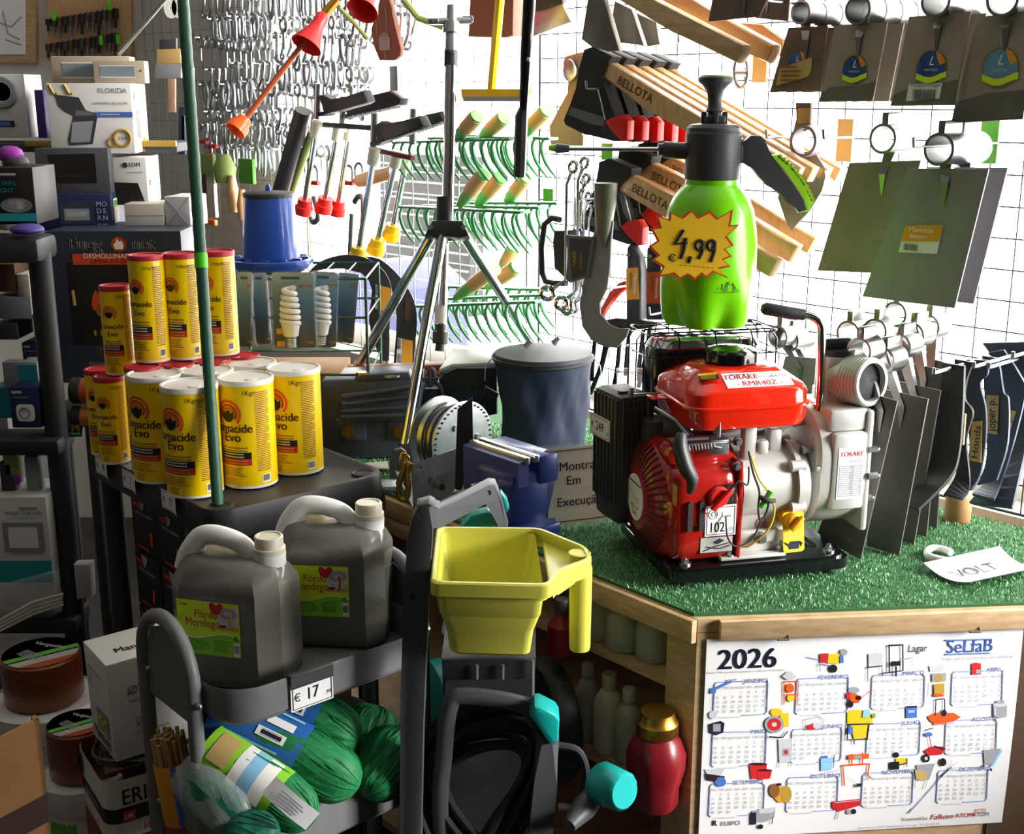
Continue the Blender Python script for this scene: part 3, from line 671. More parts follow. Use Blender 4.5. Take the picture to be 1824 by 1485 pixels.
price_tag(FM @ face(V((-.0345, .012, .042)), (0, -1, 0), (0, 0, 1)), .066, .034, '249', ',00', 'white price card reading 249 on the black air filter of the red water pump')
# ================================================================== pressure sprayer
SPM = PM @ TR(.128, .218, .3495) 
SP0 = SPM.translation.copy()
sp = thing('pressure_sprayer', 'lime green pressure sprayer bottle with black pump head on top of the water pump', 'sprayer', SP0)
b = MB(TR(*SP0)); R = .0735
def foot(a, z):
    k = max(0, 1 - z / .085); return 1 - .30 * k ** 1.3 * (.5 + .5 * math.cos(5 * a + .3)) ** 1.5 * (1 if z > .0 else 1)
b.lathe([(0, .016), (.03, .010), (.050, .0), (.064, .003), (.071, .018), (R, .05), (R, .09), (R, .13), (.0705, .155), (.066, .18), (.058, .199), (.048, .212), (.041, .219), (.040, .228)], 'green_bottle', 60, rfun=foot)
bt = b.build('bottle', sp)
b = MB(TR(*SP0)); b.lathe([(.040, .226), (.0415, .228), (.0425, .295), (.041, .297), (.041, .303), (.036, .308), (.02, .310), (0, .310)], 'sprayer_black', 40)
b.box((0, 0, .315), (.03, .03, .012), 'sprayer_black', .003)
b.build('pump_collar', sp)
b = MB(TR(*SP0)); b.lathe([(.010, .308), (.010, .325), (.0135, .328), (.0105, .333), (.0105, .345), (.013, .357), (.020, .366), (.0255, .370), (.0262, .376), (.024, .378), (0, .379)], 'sprayer_black', 28)
for a in range(4): b.box((.016 * math.cos(a * pi / 2), .016 * math.sin(a * pi / 2), .318), (.008, .008, .018), 'sprayer_black', .002)
pl_ = b.build('plunger', sp)
b = MB(TR(*SP0)); b.lathe([(.024, .378), (.023, .380), (0, .3805)], 'green_accent', 28); b.build('plunger_cap', pl_)
yy = SP0.y
# trigger handle traced in the frontal plane through the bottle axis
def yp(pts, y=None): return [YP(x, yv, yy if y is None else y) for x, yv in pts]
c8 = lambda x, y: (960 + x / 3.03, 130 + y / 3.03)
b = MB(); out = [c8(*q) for q in [(1062, 395), (1090, 380), (1140, 335), (1190, 338), (1222, 365), (1225, 425), (1290, 500), (1360, 590), (1420, 680), (1445, 735), (1400, 750), (1350, 690), (1290, 650), (1240, 600), (1190, 570), (1150, 515), (1115, 480), (1062, 475)]]
b.prism([p - V((0, .011, 0)) for p in yp(out)], (0, .022, 0), 'sprayer_black', .003); b.box(tuple(YP(*c8(1062, 430), yy)), (.02, .024, .026), 'sprayer_black', .003)
tr = b.build('trigger_handle', sp)
b = MB(); out = [c8(*q) for q in [(1240, 445), (1290, 438), (1350, 500), (1420, 590), (1478, 690), (1450, 745), (1395, 752), (1440, 705), (1400, 640), (1330, 540)]]
b.prism([p - V((0, .0095, 0)) for p in yp(out)], (0, .019, 0), 'green_accent', .002)
A0, A1 = YP(*c8(1285, 440), yy), YP(*c8(1475, 690), yy)
for k in range(13):
    t = (k + .5) / 13; q = A0.lerp(A1, t) + V((.005, 0, .004)) * math.sin(pi * t); b.cyl(q - V((0, .0095, 0)), q + V((0, .0095, 0)), .0036, 'green_accent', 8)
b.build('soft_grip', tr)
b = MB(); N0, N1 = YP(1232, 270, yy), YP(1180, 266, yy); b.cyl(N0, N1, .0125, 'sprayer_black', 20, bev=.002); b.cyl(N1, YP(1172, 266, yy), .009, 'sprayer_black', 14); b.build('nozzle_holder', sp)
b = MB(); b.cyl(YP(1176, 266, yy), YP(1012, 265, yy), .0032, 'chrome', 14); b.build('lance', sp)
b = MB(); b.cyl(YP(1014, 265, yy), YP(990, 264, yy), .0058, 'sprayer_black', 14, .0075); b.build('nozzle', sp)
b = MB(); b.cyl(YP(995, 264, yy), YP(977, 263, yy), .0066, 'green_accent', 14, .004); b.build('nozzle_tip', sp)
# printed pictograms on the bottle
b = MB(TR(*SP0)); ink = 'ink_black'
def onb(a0, z0, R_=.0712): 
    def f(x, y): a = a0 + x / R_; return (R_ * math.sin(a), -R_ * math.cos(a), z0 + y)
    return f
def strokes(b, f, segs, r, m):
    for s_ in segs: b.tube([f(*q) for q in s_], r, m, 4)
for k, x0 in enumerate((-.005, .016, .037)):
    f = onb(.05 + x0 / .0712, .062)
    strokes(b, f, [[(0, 0), (.019, 0)], [(.019, 0), (.019, .026)], [(.019, .026), (0, .026)], [(0, .026), (0, 0)]], .0004, ink)
    if k == 0: strokes(b, f, [[(.003, .003), (.006, .006), (.006, .018), (.013, .018), (.013, .006), (.016, .003)], [(.005, .012), (.014, .012)]], .0005, ink)
    if k == 1: strokes(b, f, [[(.005 * math.cos(t) + .006, .005 * math.sin(t) + .016) for t in [i * .6 for i in range(11)]], [(.010, .012), (.017, .003)], [(.008, .014), (.013, .001)]], .0005, ink)
    if k == 2: strokes(b, f, [[(.003, 0), (.007, .012), (.013, .024)], [(.004, .020), (.016, .020)], [(.010, .014), (.016, .009)]], .0005, ink)
for k in range(3):
    f = onb(.72, .092 + .02 * k)
    strokes(b, f, [[(.001 * (i % 3), .0015 * i) for i in range(8)], [(.006 - .001 * (i % 2), .0018 * i) for i in range(7)], [(.003, .002), (.008, .012)], [(.0, .010), (.009, .004)]], .0006, ink)
b.build('pictogram_print', sp)
# price star
st = [(630, 765), (700, 790), (705, 745), (770, 777), (820, 737), (858, 777), (925, 743), (965, 782), (1048, 735), (1033, 822), (1084, 816), (1015, 880), (1052, 930), (1005, 950), (1043, 990), (995, 1008), (1035, 1045), (972, 1058), (1024, 1110), (945, 1075), (910, 1105), (880, 1085), (840, 1116), (800, 1090), (755, 1114), (722, 1085), (640, 1102), (668, 1050), (608, 1010), (640, 988), (590, 935), (636, 905), (600, 838), (648, 830)]
SPN = V((.08, -1, .03)).normalized(); SPP = SP0 + V((-.012, -.082, .118))
stt = thing('price_star', 'yellow starburst price tag with red edge reading 4,99 on the green sprayer', 'price tag', SPP)
pts = pp([c8(*q) for q in st], SPP, SPN)
cc = sum(pts, V()) / len(pts); inner = [cc + (p - cc) * .93 for p in pts]
b = MB(); b.prism(pts, -SPN * .0008, 'tag_red'); b.build('red_card', stt)
b = MB(); b.prism([p + SPN * .0002 for p in inner], SPN * .0004, 'tag_yellow'); b.build('yellow_face', stt)
b = MB(); Q = lambda x, y: PL(*c8(x, y), SPP + SPN * .001, SPN)
def pen(b, segs, r, m='ink_black'):
    for s_ in segs: b.tube([Q(*q) for q in s_], r, m, 8, sq=1)
pen(b, [[(783, 848), (735, 925), (800, 915)], [(797, 890), (783, 960), (768, 1002)], [(822, 990), (810, 1025)]], .0026)
for x in (890, 955):
    pen(b, [smooth([(x - 5, 915), (x - 22, 903), (x - 42, 925), (x - 30, 955), (x - 5, 935), (x - 3, 905), (x - 6, 960), (x - 26, 1020 if x > 900 else 1003)], 4)], .0023)
pen(b, [smooth([(738, 985), (718, 978), (708, 1000), (722, 1016), (738, 1010)], 4), [(700, 993), (730, 993)], [(700, 1003), (728, 1003)]], .0007)
pen(b, [[(760 + 24 * k, 1036 + k * 2.2), (774 + 24 * k, 1037 + k * 2.2)] for k in range(8)], .0004)
b.build('lettering', stt)
# ================================================================== black tray shelf with the yellow cans
zt = .887; T0 = Z(378, 919, .885); ea = (Z(150, 799, .885) - T0).normalized(); eb = V((-ea.y, ea.x, 0)); eb = eb if eb.x > 0 else -eb
TM = frame(V((T0.x, T0.y, 0)), eb, (0, 0, 1))        # x to right-back, y to left-back
if (TM.to_3x3() @ V((0, 1, 0))).dot(ea) < 0: pass
tray = thing('tray_shelf', 'black plastic tray shelf unit holding the yellow cans', 'shelf unit', mtx=TM)
TLn, TW = .50, .33
b = MB(TM)
b.loft([[(TW / 2 + x, TLn / 2 + y, z) for x, y in rrect(TW - s_, TLn - s_, .04, 6)] for s_, z in ((.02, .835), (.006, .838), (0, .845), (0, .884), (.004, .888), (.02, .888), (.028, .885))], 'black_shelf'); b.build('top_shelf', tray)
b = MB(TM)
for (x, y) in ((.03, .03), (TW - .035, .03), (TW - .035, TLn - .035), (.035, TLn - .035)): b.ring((x, y, .886), (0, 0, 1), .018, .003, 'black_shelf', 20, 6); b.cyl((x, y, .8862), (x, y, .8868), .0165, 'black_matte', 18)
b.build('leg_socket', tray)['kind'] = 'stuff'
for (x, y) in ((TW - .035, .035), (TW - .035, TLn - .035), (.035, TLn - .035)):
    b = MB(TM); b.cyl((x, y, 0), (x, y, .838), .018, 'black_shelf', 14); b.build('leg', tray)
b = MB(TM); b.loft([[(TW / 2 + x, TLn / 2 + y, z) for x, y in rrect(TW - s_, TLn - s_, .04, 6)] for s_, z in ((.02, .35), (0, .355), (0, .395), (.02, .397))], 'black_shelf'); b.build('lower_shelf', tray)

# ------------------------------------------------------------------ yellow cans
def can_fn(R, a0):
    return lambda ox, oy: (lambda x, y: (R * math.sin(a0 + (x + ox) / R), -R * math.cos(a0 + (x + ox) / R), y + oy))
def make_can(R, H, lidm, wt, label, cat='can'):
    t = thing('yellow_can', label, cat)
    b = MB(); b.lathe([(R - .002, 0), (R, .001), (R, .005)], 'can_white', 40); b.lathe([(R, .005), (R, H - .006)], 'can_yellow', 40); bd = b.build('body', t)
    b = MB(); b.lathe([(R - .0005, H - .009), (R + .0008, H - .008), (R + .0008, H - .0015), (R, H), (R - .003, H), (R - .0045, H - .0025), (.0, H - .0025)], lidm, 40)
    b.lathe([(.010, H - .0025), (.010, H - .0012), (0, H - .0012)], lidm, 16, TR(R * .35, -R * .15, 0)); b.build('lid', t)
    p = MB(); f = can_fn(R + .0004, 0); u = R / .0443; h = H / .195
    def rc_(x0, x1, z0, z1, m, off=0):
        n = max(2, int(abs(x1 - x0) / R * 8)); g = can_fn(R + .0004 + off, 0)(0, 0)
        p.grid(lambda a, c: g(x0 + (x1 - x0) * a, z0 + (z1 - z0) * c), n, 1, m)
    def arcb(r0, r1, a0, a1, cx, cz, m, off=0):
        g = can_fn(R + .0004 + off, 0)(cx, cz)
        p.grid(lambda a, c: g((r0 + (r1 - r0) * c) * math.cos(a0 + (a1 - a0) * a), (r0 + (r1 - r0) * c) * math.sin(a0 + (a1 - a0) * a)), 24, 2, m)
    cx, cz = -.004 * u, .137 * h; q = u
    arcb(.0185 * q, .023 * q, -.75, pi + .6, cx, cz, 'ink_orange'); arcb(.0125 * q, .016 * q, -.6, pi + .5, cx, cz, 'ink_red'); arcb(.008 * q, .011 * q, -.4, pi + .4, cx, cz, 'ink_orange')
    g = can_fn(R + .0008, 0)(cx, cz)
    p.add([g(x * q, y * q) for x, y in [(-.011, .004), (-.006, .001), (-.002, .006), (.002, .006), (.005, .001), (.010, .005), (.010, -.006), (.006, -.012), (0, -.014), (-.007, -.012), (-.012, -.006)]], [tuple(range(11))], 'ink_black')
    z1 = .104 * h
    p.text('Lumacide', .0205 * q, 'ink_maroon', fn=can_fn(R + .0009, 0)(0, z1), bold=.022, sx=.92); p.text('Evo', .021 * q, 'ink_maroon', fn=can_fn(R + .0009, 0)(.001, z1 - .0165 * h), bold=.022)
    p.text(wt + '℮', .0105 * q, 'ink_maroon', fn=can_fn(R + .0006, 0)(.032 * q, H - .024 * h))
    rnd = random.Random(4)
    for k in range(2): rc_(-.026 * q, (.026 + .004 * rnd.random()) * q, (.075 - .005 * k) * h, (.0768 - .005 * k) * h, 'ink_brown')
    rc_(-.032 * q, .032 * q, .056 * h, .068 * h, 'ink_black'); rc_(-.032 * q, .032 * q, .044 * h, .056 * h, 'ink_red')
    for z in (.0635, .0585): rc_(-.028 * q, .020 * q, z * h, (z + .0022) * h, 'ink_lightgrey', .0003)
    for z in (.0515, .0465): rc_(-.028 * q, .026 * q, z * h, (z + .002) * h, 'ink_gold', .0003)
    for k in range(5): rc_(-.028 * q, (.012 + .012 * rnd.random()) * q, (.038 - .0035 * k) * h, (.0392 - .0035 * k) * h, 'ink_brown')
    for k in range(5): rc_(-.015 * q, (.0 + .006 * rnd.random()) * q, (.019 - .0028 * k) * h, (.020 - .0028 * k) * h, 'ink_brown')
    for k in range(44):
        z = (.032 + .0033 * k) * h
        if z < H - .014: rc_(.041 * q, (.066 - (.006 * rnd.random() if k % 5 == 0 else 0)) * q, z, z + .0016 * h, 'ink_brown')
    rc_(.048 * q, .064 * q, .010 * h, .025 * h, 'ink_white')
    for k in range(9): rc_((.050 + .0014 * k) * q, (.0507 + .0014 * k) * q, .013 * h, .024 * h, 'ink_black', .0003)
    p.build('label_print', bd)
    return t
big = make_can(.0445, .178, 'can_white', '1Kg', 'large yellow 1 kg can with white lid, front corner of the tray beside the green pole')
med = make_can(.0300, .18, 'can_red', '500gr', 'tall slim yellow can with red lid, leftmost of the three stacked on top')
sml = make_can(.0255, .153, 'can_red', '100gr', 'short slim yellow can with red lid, at the front left end of the tray')
A1 = -.28
def put(src, P, label, group, first=[set()], rot=A1):
    m = TR(*P) @ RZ(rot)
    if src.name not in first[0]: first[0].add(src.name); src.matrix_world = m; src['group'] = group; src['label'] = label; return src
    return dup(src, label, group, m)
G1, G2, G3 = 'large yellow cans with white lids', 'tall slim yellow cans with red lids', 'short slim yellow cans with red lids'
zc_ = zt
put(big, Z(349, 874, zc_), 'large white-lidded yellow can at the front corner, partly behind the green pole', G1, rot=-.42)
put(big, Z(447, 857, zc_), 'large white-lidded yellow can just right of the green pole', G1, rot=-.42)
put(big, Z(530, 834, zc_), 'large white-lidded yellow can at the right end, beside the dark gearbox', G1, rot=-.5)
put(big, Z(289, 849, zc_), 'large white-lidded yellow can left of the corner can, above the 7 card', G1, rot=-.42)
put(big, V(Z(366, 657, zt + .178)) - V((0, 0, .178)), 'white-lidded yellow can behind the corner can, crossed by the green pole', G1, rot=-.4)
put(big, V(Z(444, 643, zt + .178)) - V((0, 0, .178)), 'white-lidded yellow can behind the right row, only its lid showing', G1, rot=-.4)
put(med, Z(273, 641, zt + .18), 'tall slim red-lidded yellow can, leftmost of three atop the stack', G2, rot=-.35)
put(med, Z(333, 636, zt + .18), 'tall slim red-lidded yellow can, middle of three atop the stack', G2, rot=-.35)
put(med, Z(396, 629, zt + .18), 'tall slim red-lidded yellow can, rightmost of three atop the stack', G2, rot=-.45)
for (x, y), l in zip(((254, 651), (315, 646), (379, 641), (431, 631)), ('tall red-lidded yellow can in the lower tier under the left top can', 'tall red-lidded yellow can in the lower tier under the middle top can', 'tall red-lidded yellow can in the lower tier hidden behind the green pole', 'tall yellow can in the lower tier, red lid showing right of the pole')):
    put(med, V(Z(x, y, zt + .18)) - V((0, 0, .18)), l, G2, rot=-.35)
put(sml, Z(206, 821, zt), 'short red-lidded yellow can at the left, above the 4 price card', G3, rot=-.15)
put(sml, Z(189, 805, zt), 'short red-lidded yellow can, hindmost at the far left end of the tray', G3, rot=-.15)
put(sml, Z(216, 664, zt + .153), 'short red-lidded yellow can stacked on top, before the fireplace box', G3, rot=-.1)
put(sml, Z(228, 797, zt), 'short red-lidded yellow can in the lower tier, under the stacked short can', G3, rot=-.1)
# shelf edge price cards
nT = (TM.to_3x3() @ V((-1, 0, 0))).normalized()
ed = -(TM.to_3x3() @ V((0, 1, 0)))
for (x, y, s_, c_, l) in ((304, 894, '11', ',90', 'white price card reading 11 on the tray edge under the corner can'), (233, 857, '7', ',00', 'white price card reading 7 on the tray edge, middle of three'), (184, 832, '4', ',00', 'white price card reading 4 on the tray edge, leftmost of three')):
    P = PL(x, y, T0 + nT * .004, nT)
    price_tag(face(P, ed, (0, 0, 1)), .062, .032, s_, c_, l, warp=lambda x, y: .006 * (x / .03) ** 2 * (1 if x > 0 else .2))
# ------------------------------------------------------------------ green garden stake
gp = thing('garden_stake', 'dark green ribbed garden stake standing in the corner of the black tray', 'pole', Z(388, 898, .89))
P0 = Z(388, 898, .888); P1 = D(322, -60, 1.88)
b = MB(); n = 60; b.tube([P0.lerp(P1, i / n) for i in range(n + 1)], [.0088 + .0006 * (i % 2) for i in range(n + 1)], 'green_pole', 14); b.build('shaft', gp)
k0 = P0.lerp(P1, (893 - 470) / 953); k1 = P0.lerp(P1, (893 - 443) / 953)
b = MB(); b.cyl(k0, k1, .0102, 'green_tag', 14); b.build('tape_tag', gp)

# ================================================================== trolley
C0 = Z(450, 1228, .80); cx_ = (Z(714, 1138, .80) - C0); clen = .50; cx_ = cx_.normalized()
CM = frame(V((C0.x, C0.y, 0)) - cx_ * .036, cx_); CW, CD = .325, .25
tro = thing('utility_trolley', 'grey metal utility trolley with trays, holding oil jugs above and green nets below', 'trolley', mtx=CM)
def trolley_tray(z0, z1):
    b = MB(CM); r = .055
    O = rrect(CW, CD, r, 7, CW / 2, CD / 2); I = rrect(CW - .006, CD - .006, r - .003, 7, CW / 2, CD / 2)
    b.loft([[(x, y, z0) for x, y in rrect(CW - .02, CD - .02, r - .01, 7, CW / 2, CD / 2)], [(x, y, z0 + .01) for x, y in O], [(x, y, z1 - .004) for x, y in O], [(x, y, z1) for x, y in rrect(CW - .002, CD - .002, r, 7, CW / 2, CD / 2)], [(x, y, z1 - .003) for x, y in I], [(x, y, z0 + .006) for x, y in I]], 'trolley_grey')
    return b.build('tray', tro)
trolley_tray(.748, .80); trolley_tray(.545, .612); trolley_tray(.16, .22)
for x in (-.013, CW + .013):
    b = MB(CM); s_ = -1 if x < 0 else 1
    pts = [(x, .06, .06), (x, .06, .795)] + [(x, .06 + .07 * (1 - math.cos(t)), .795 + .07 * math.sin(t)) for t in [pi * i / 14 for i in range(1, 14)]] + [(x, .20, .795), (x, .20, .06)]
    b.tube(pts, .0098, 'trolley_grey', 12); fr = b.build('end_frame', tro)
    b = MB(CM); b.prism([(x, .065, .74), (x, .195, .74), (x, .195, .80), (x, .17, .84), (x, .13, .855), (x, .09, .84), (x, .065, .80)], (-s_ * .002, 0, 0), 'trolley_grey'); b.build('end_plate', fr)
    for z in (.775, .58, .19):
        for y in (.06, .20): b = MB(CM); b.ball((x, y - .0125, z), .005, 'zinc', 10); b.build('screw', fr)
    for y in (.06, .20):
        b = MB(CM); b.cyl((x - .008, y, .026), (x + .008, y, .026), .026, 'dark_rubber', 20); b.cyl((x, y, .03), (x, y, .065), .008, 'zinc', 10); b.build('caster', fr)
P = CM @ V((.118, -.0025, .771))
price_tag(face(P + V((0, -.001, 0)), cx_, (0, 0, 1)), .062, .037, '17', ',99', 'white price card reading 17,99 in a holder on the front rim of the trolley')
b = MB(CM); b.box((.118, -.0015, .785), (.062, .006, .004), 'dark_grey', .001); b.box((.118, .001, .80), (.062, .012, .003), 'dark_grey', .001); b.box((.118, -.004, .793), (.062, .001, .016), 'dark_grey'); b.build('card_holder', tro)

# ------------------------------------------------------------------ oil jugs
def make_jug():
    t = thing('oil_jug', '', 'jug'); w, d, h = .195, .135, .20; JS = MX.Diagonal((.79, .79, .68, 1))
    b = MB(JS)
    def s(ws, ds, r, z, dx=0): 
        # rectangle with chamfered corners
        return [(x + dx, y, z) for x, y in rrect(w * ws, d * ds, r, 1)]
    b.loft([s(.9, .86, .02, .002), s(.97, .96, .026, .010), s(1, 1, .030, .03), s(1, 1, .030, .185), s(1.005, 1.005, .030, .197), s(.98, .97, .030, .208), s(.90, .80, .03, .232), s(.82, .62, .026, .246), s(.74, .45, .02, .251)], 'jug')
    body = b.build('body', t)
    b = MB(JS); pts = [(-.090, 0, .212), (-.080, 0, .245), (-.058, 0, .278), (-.035, 0, .285), (-.005, 0, .280), (.016, 0, .270), (.026, 0, .255), (.030, 0, .238)]
    b.tube(smooth(pts, 6), [.021 - .0001 * i for i in range(43)], 'jug_clear', 16, sq=.85); b.build('handle', t)
    b = MB(JS); b.lathe([(.026, .238), (.027, .262), (.0225, .262)], 'jug_clear', 28, TR(.064, 0, 0)); b.build('neck', t)
    b = MB(JS); b.lathe([(.0255, .262), (.0265, .263), (.0265, .272), (.0235, .273), (.0235, .293), (.022, .295), (.019, .295), (.018, .293), (0, .293)], 'cap_cream', 36, TR(.064, 0, 0), rfun=lambda a, z: 1 + (.012 * math.cos(30 * a) if .272 < z < .2945 else 0)); b.build('cap', t)
    T = face(V((-.016, -.0682, .128)), (1, 0, 0), (0, 0, 1)) @ MX.Diagonal((1.08, 1.3, 1, 1)); b = MB(JS)
    def wav(x): return -.012 + .005 * math.sin(x * 60)
    b.grid(lambda u, v: (-.052 + .104 * u, -.042 + v * (wav(-.052 + .104 * u) + .042), .0006), 14, 2, 'label_green', T)
    b.grid(lambda u, v: (-.052 + .104 * u, wav(-.052 + .104 * u) + v * (.042 - wav(-.052 + .104 * u)), .0006), 14, 2, 'label_lime', T)
    b.grid(lambda u, v: (-.052 + .104 * u, wav(-.052 + .104 * u) - .0006 + v * .0014, .001), 14, 1, 'ink_white', T)
    tx(b, T, 'Flôrdo', -.004, .016, .017, 'ink_red', .0011, sx=.85); tx(b, T, 'Mondego', -.010, .002, .018, 'ink_red', .0011, sx=.85)
    tx(b, T, 'a taste', -.042, .033, .006, 'ink_black', .001)
    for dx, a in ((0, .5), (.009, -.5)):
        pts = [(.010 + dx + .0 + .006 * math.cos(q) * math.cos(a) - .010 * math.sin(q) * math.sin(a), .032 + .006 * math.cos(q) * math.sin(a) + .010 * math.sin(q) * math.cos(a), .0011) for q in [i * pi / 8 for i in range(16)]]
        b.add([T @ V(p) for p in pts], [tuple(range(16))], 'ink_red')
    rect(b, T, .016, .050, .0, .036, 'paper_warm', .0009); rect(b, T, .016, .050, .0, .006, 'label_tan', .001)
    b.tube([(.036, .002, .0012), (.038, .016, .0012), (.036, .026, .0012)], .0016, 'ink_brown', 5, T=T)
    for k in range(10): a = k * .62; b.ball((.034 + .011 * math.cos(a), .026 + .006 * math.sin(a), .001), (.004, .003, .0004), 'ink_grey', 8, T=T)
    b.prism([T @ V((x, y, .0011)) for x, y in ((.018, .007), (.030, .008), (.027, .004), (.021, .004))], T.to_3x3() @ V((0, 0, .0003)), 'ink_black')
    b.tube([T @ V((-.048 + .003 * i, .010 + .012 * math.sin(i * .5), .0008)) for i in range(14)], .0004, 'label_green', 4)
    bars(b, T, -.048, .002, -.036, -.017, 7, 'ink_green', z=.001); bars(b, T, .006, .036, -.036, -.017, 7, 'ink_green', z=.001)
    rect(b, T, .040, .050, -.040, -.018, 'ink_white', .001); barcode(b, T @ TR(0, 0, .0012), .041, .049, -.034, -.022)
    b.lathe([(0, .0011), (.004, .0011)], 'ink_green', 14, T @ TR(.044, -.012, 0)); b.build('label_sheet', body)
    return t
jug = make_jug(); jz = .7545
jp1 = CM @ V((.098, .118, jz)); jp2 = CM @ V((.30, .205, jz))
jp1 = Z(430, 1199, jz); jp2 = Z(602, 1128, jz)
jug.matrix_world = TR(*jp1) @ RZ(-.27); ROOTM[jug.name] = jug.matrix_world.copy(); jug['label'] = 'large oil jug with white handle and full label at the left front of the trolley'; jug['group'] = 'oil jugs on the trolley'
dup(jug, 'oil jug with white handle standing behind the front jug, nearer the pressure washer', 'oil jugs on the trolley', TR(*jp2) @ RZ(-.10))
# ------------------------------------------------------------------ green nets on the middle tray
def blob_bag(name, label, c, ax, L_, r, m, seed, group=None, twist=True, squash=.8):
    """a rolled net bundle: a lumpy spindle along ax gathered at its end"""
    rnd = random.Random(seed); ax = V(ax).normalized(); M = axis_m(c, ax); t = thing(name, label, 'net bundle', c, 0, group)
    ph = [rnd.uniform(0, 6) for _ in range(4)]
    prof = [(r * .12, -L_ * .5), (r * .45, -L_ * .47), (r * .8, -L_ * .38), (r * .98, -L_ * .2), (r, 0), (r * .97, L_ * .2), (r * .8, L_ * .38), (r * .45, L_ * .47), (r * .12, L_ * .5)]
    sm = [(p.x, p.y) for p in smooth([(a, c_, 0) for a, c_ in prof], 5)]
    b = MB(M); b.lathe(sm, m, 48, rfun=lambda a, z: 1 + .05 * math.sin(3 * a + ph[0] + z * 20) + .02 * math.sin(17 * a + ph[1] + 40 * z) + .012 * math.sin(31 * a + ph[2] - 60 * z)); b.build('netting', t)
    b = MB(M)
    for k in range(26):
        a0 = k * 2 * pi / 26 + rnd.uniform(-.1, .1); tw = rnd.uniform(.4, 1.4)
        b.tube([((rr * 1.03) * math.cos(a0 + tw * z / L_), (rr * 1.03) * math.sin(a0 + tw * z / L_), z) for rr, z in sm[3:-3:2]], .0007, m, 4)
    b.build('mesh_strands', t)['kind'] = 'stuff'
    return t, M
def band(t, M, z0, z1, r, a0, a1, m, deco):
    b = MB(M); b.grid(lambda u, v: (r * math.cos(a0 + (a1 - a0) * u), r * math.sin(a0 + (a1 - a0) * u), z0 + (z1 - z0) * v), 16, 2, m); bd = b.build('paper_band', t)
    b = MB(M); deco(b, lambda x, y, rr=r + .0012: (rr * math.cos(a0 + (a1 - a0) * x), rr * math.sin(a0 + (a1 - a0) * x), z0 + (z1 - z0) * y)); b.build('band_print', bd)
def gpatch(b, f, x0, x1, y0, y1, m): b.grid(lambda u, v: f(x0 + (x1 - x0) * u, y0 + (y1 - y0) * v), 4, 1, m)
def deco1(b, f):
    for k in range(4): gpatch(b, f, .15 + .012 * k, .17 + .012 * k, .1, .9, 'ink_lblue')
    gpatch(b, f, .3, .42, .55, .85, 'ink_white'); gpatch(b, f, .5, .62, .5, .82, 'ink_white'); gpatch(b, f, .52, .6, .55, .78, 'ink_navy'); gpatch(b, f, .3, .33, .1, .5, 'ink_lblue'); gpatch(b, f, .72, .75, .2, .8, 'ink_lblue')
mat('band_blue', '#2c68b4', .5)
NA0, NA1 = -.5, 1.75
def span(x0, y0, d0, x1, y1, d1): P, Q = D(x0, y0, d0), D(x1, y1, d1); return (P + Q) / 2, Q - P, (Q - P).length
def net(name, label, a, r, m, seed): 
    c, ax, L_ = span(*a); t, M = blob_bag(name, label, c, ax, L_ , r, m, seed); return t, M, L_
n1, M1, l1 = net('garden_net', 'green garden net bundle with blue band lying on top of the pile', (455, 1250, 1.66, 640, 1318, 1.64), .040, 'net_green', 1)
band(n1, M1, -l1 * .5, l1 * .12, .0418, NA0, NA1, 'band_blue', deco1)
n2, M2, l2 = net('garden_net', 'long green garden net bundle lying diagonally across the middle tray', (385, 1275, 1.62, 640, 1400, 1.60), .043, 'net_green', 2)
band(n2, M2, -l2 * .5, l2 * .10, .0448, NA0, NA1, 'band_blue', deco1)
n3, M3, l3 = net('garden_net', 'green garden net bundle at the front tray edge with a white paper tag', (362, 1330, 1.58, 560, 1462, 1.545), .036, 'net_green', 3)
def deco3(b, f):
    gpatch(b, f, .1, .9, .42, .55, 'ink_white'); gpatch(b, f, .1, .9, .55, .72, 'ink_lblue'); gpatch(b, f, .1, .9, .72, .88, 'ink_white'); gpatch(b, f, .2, .7, .1, .35, 'label_tan')
band(n3, M3, -l3 * .45, l3 * .2, .0375, NA0, NA1, 'label_green', deco3)
b = MB(); T = face(D(518, 1430, 1.50), (.75, -.1, -.65), (.6, .3, .75)); b.grid(lambda u, v: (-.035 + .07 * u, -.013 + .026 * v, .006 * math.sin(u * 3)), 8, 2, 'paper', T); bars(b, T, -.02, .02, -.008, .008, 4, 'ink_grey', z=.0075); b.build('paper_tag', n3)
n4, M4, l4 = net('garden_net', 'round green garden net bundle at the right back of the middle tray', (640, 1370, 1.70, 668, 1255, 1.73), .040, 'net_green', 4)
n5, M5, l5 = net('garden_net', 'green garden net bundle partly hidden behind the pressure washer post', (655, 1420, 1.64, 715, 1300, 1.70), .036, 'net_green', 5)
n6, M6, l6 = net('plastic_net_bag', 'dark teal net in a clear plastic bag at the left end of the middle tray', (345, 1370, 1.57, 440, 1470, 1.535), .036, 'net_teal', 6)
b = MB(M6); sm = [(.012, -.065), (.03, -.058), (.038, -.03), (.040, 0), (.038, .03), (.02, .055), (.008, .062)]; b.lathe(sm, 'polybag', 24, rfun=lambda a, z: 1 + .08 * math.sin(5 * a + 30 * z) + .05 * math.sin(9 * a - 50 * z)); b.build('plastic_bag', n6)
n7, M7, l7 = net('plastic_net_bag', 'small dark teal net in clear plastic at the bottom front of the middle tray', (400, 1485, 1.52, 500, 1478, 1.53), .028, 'net_teal', 7)
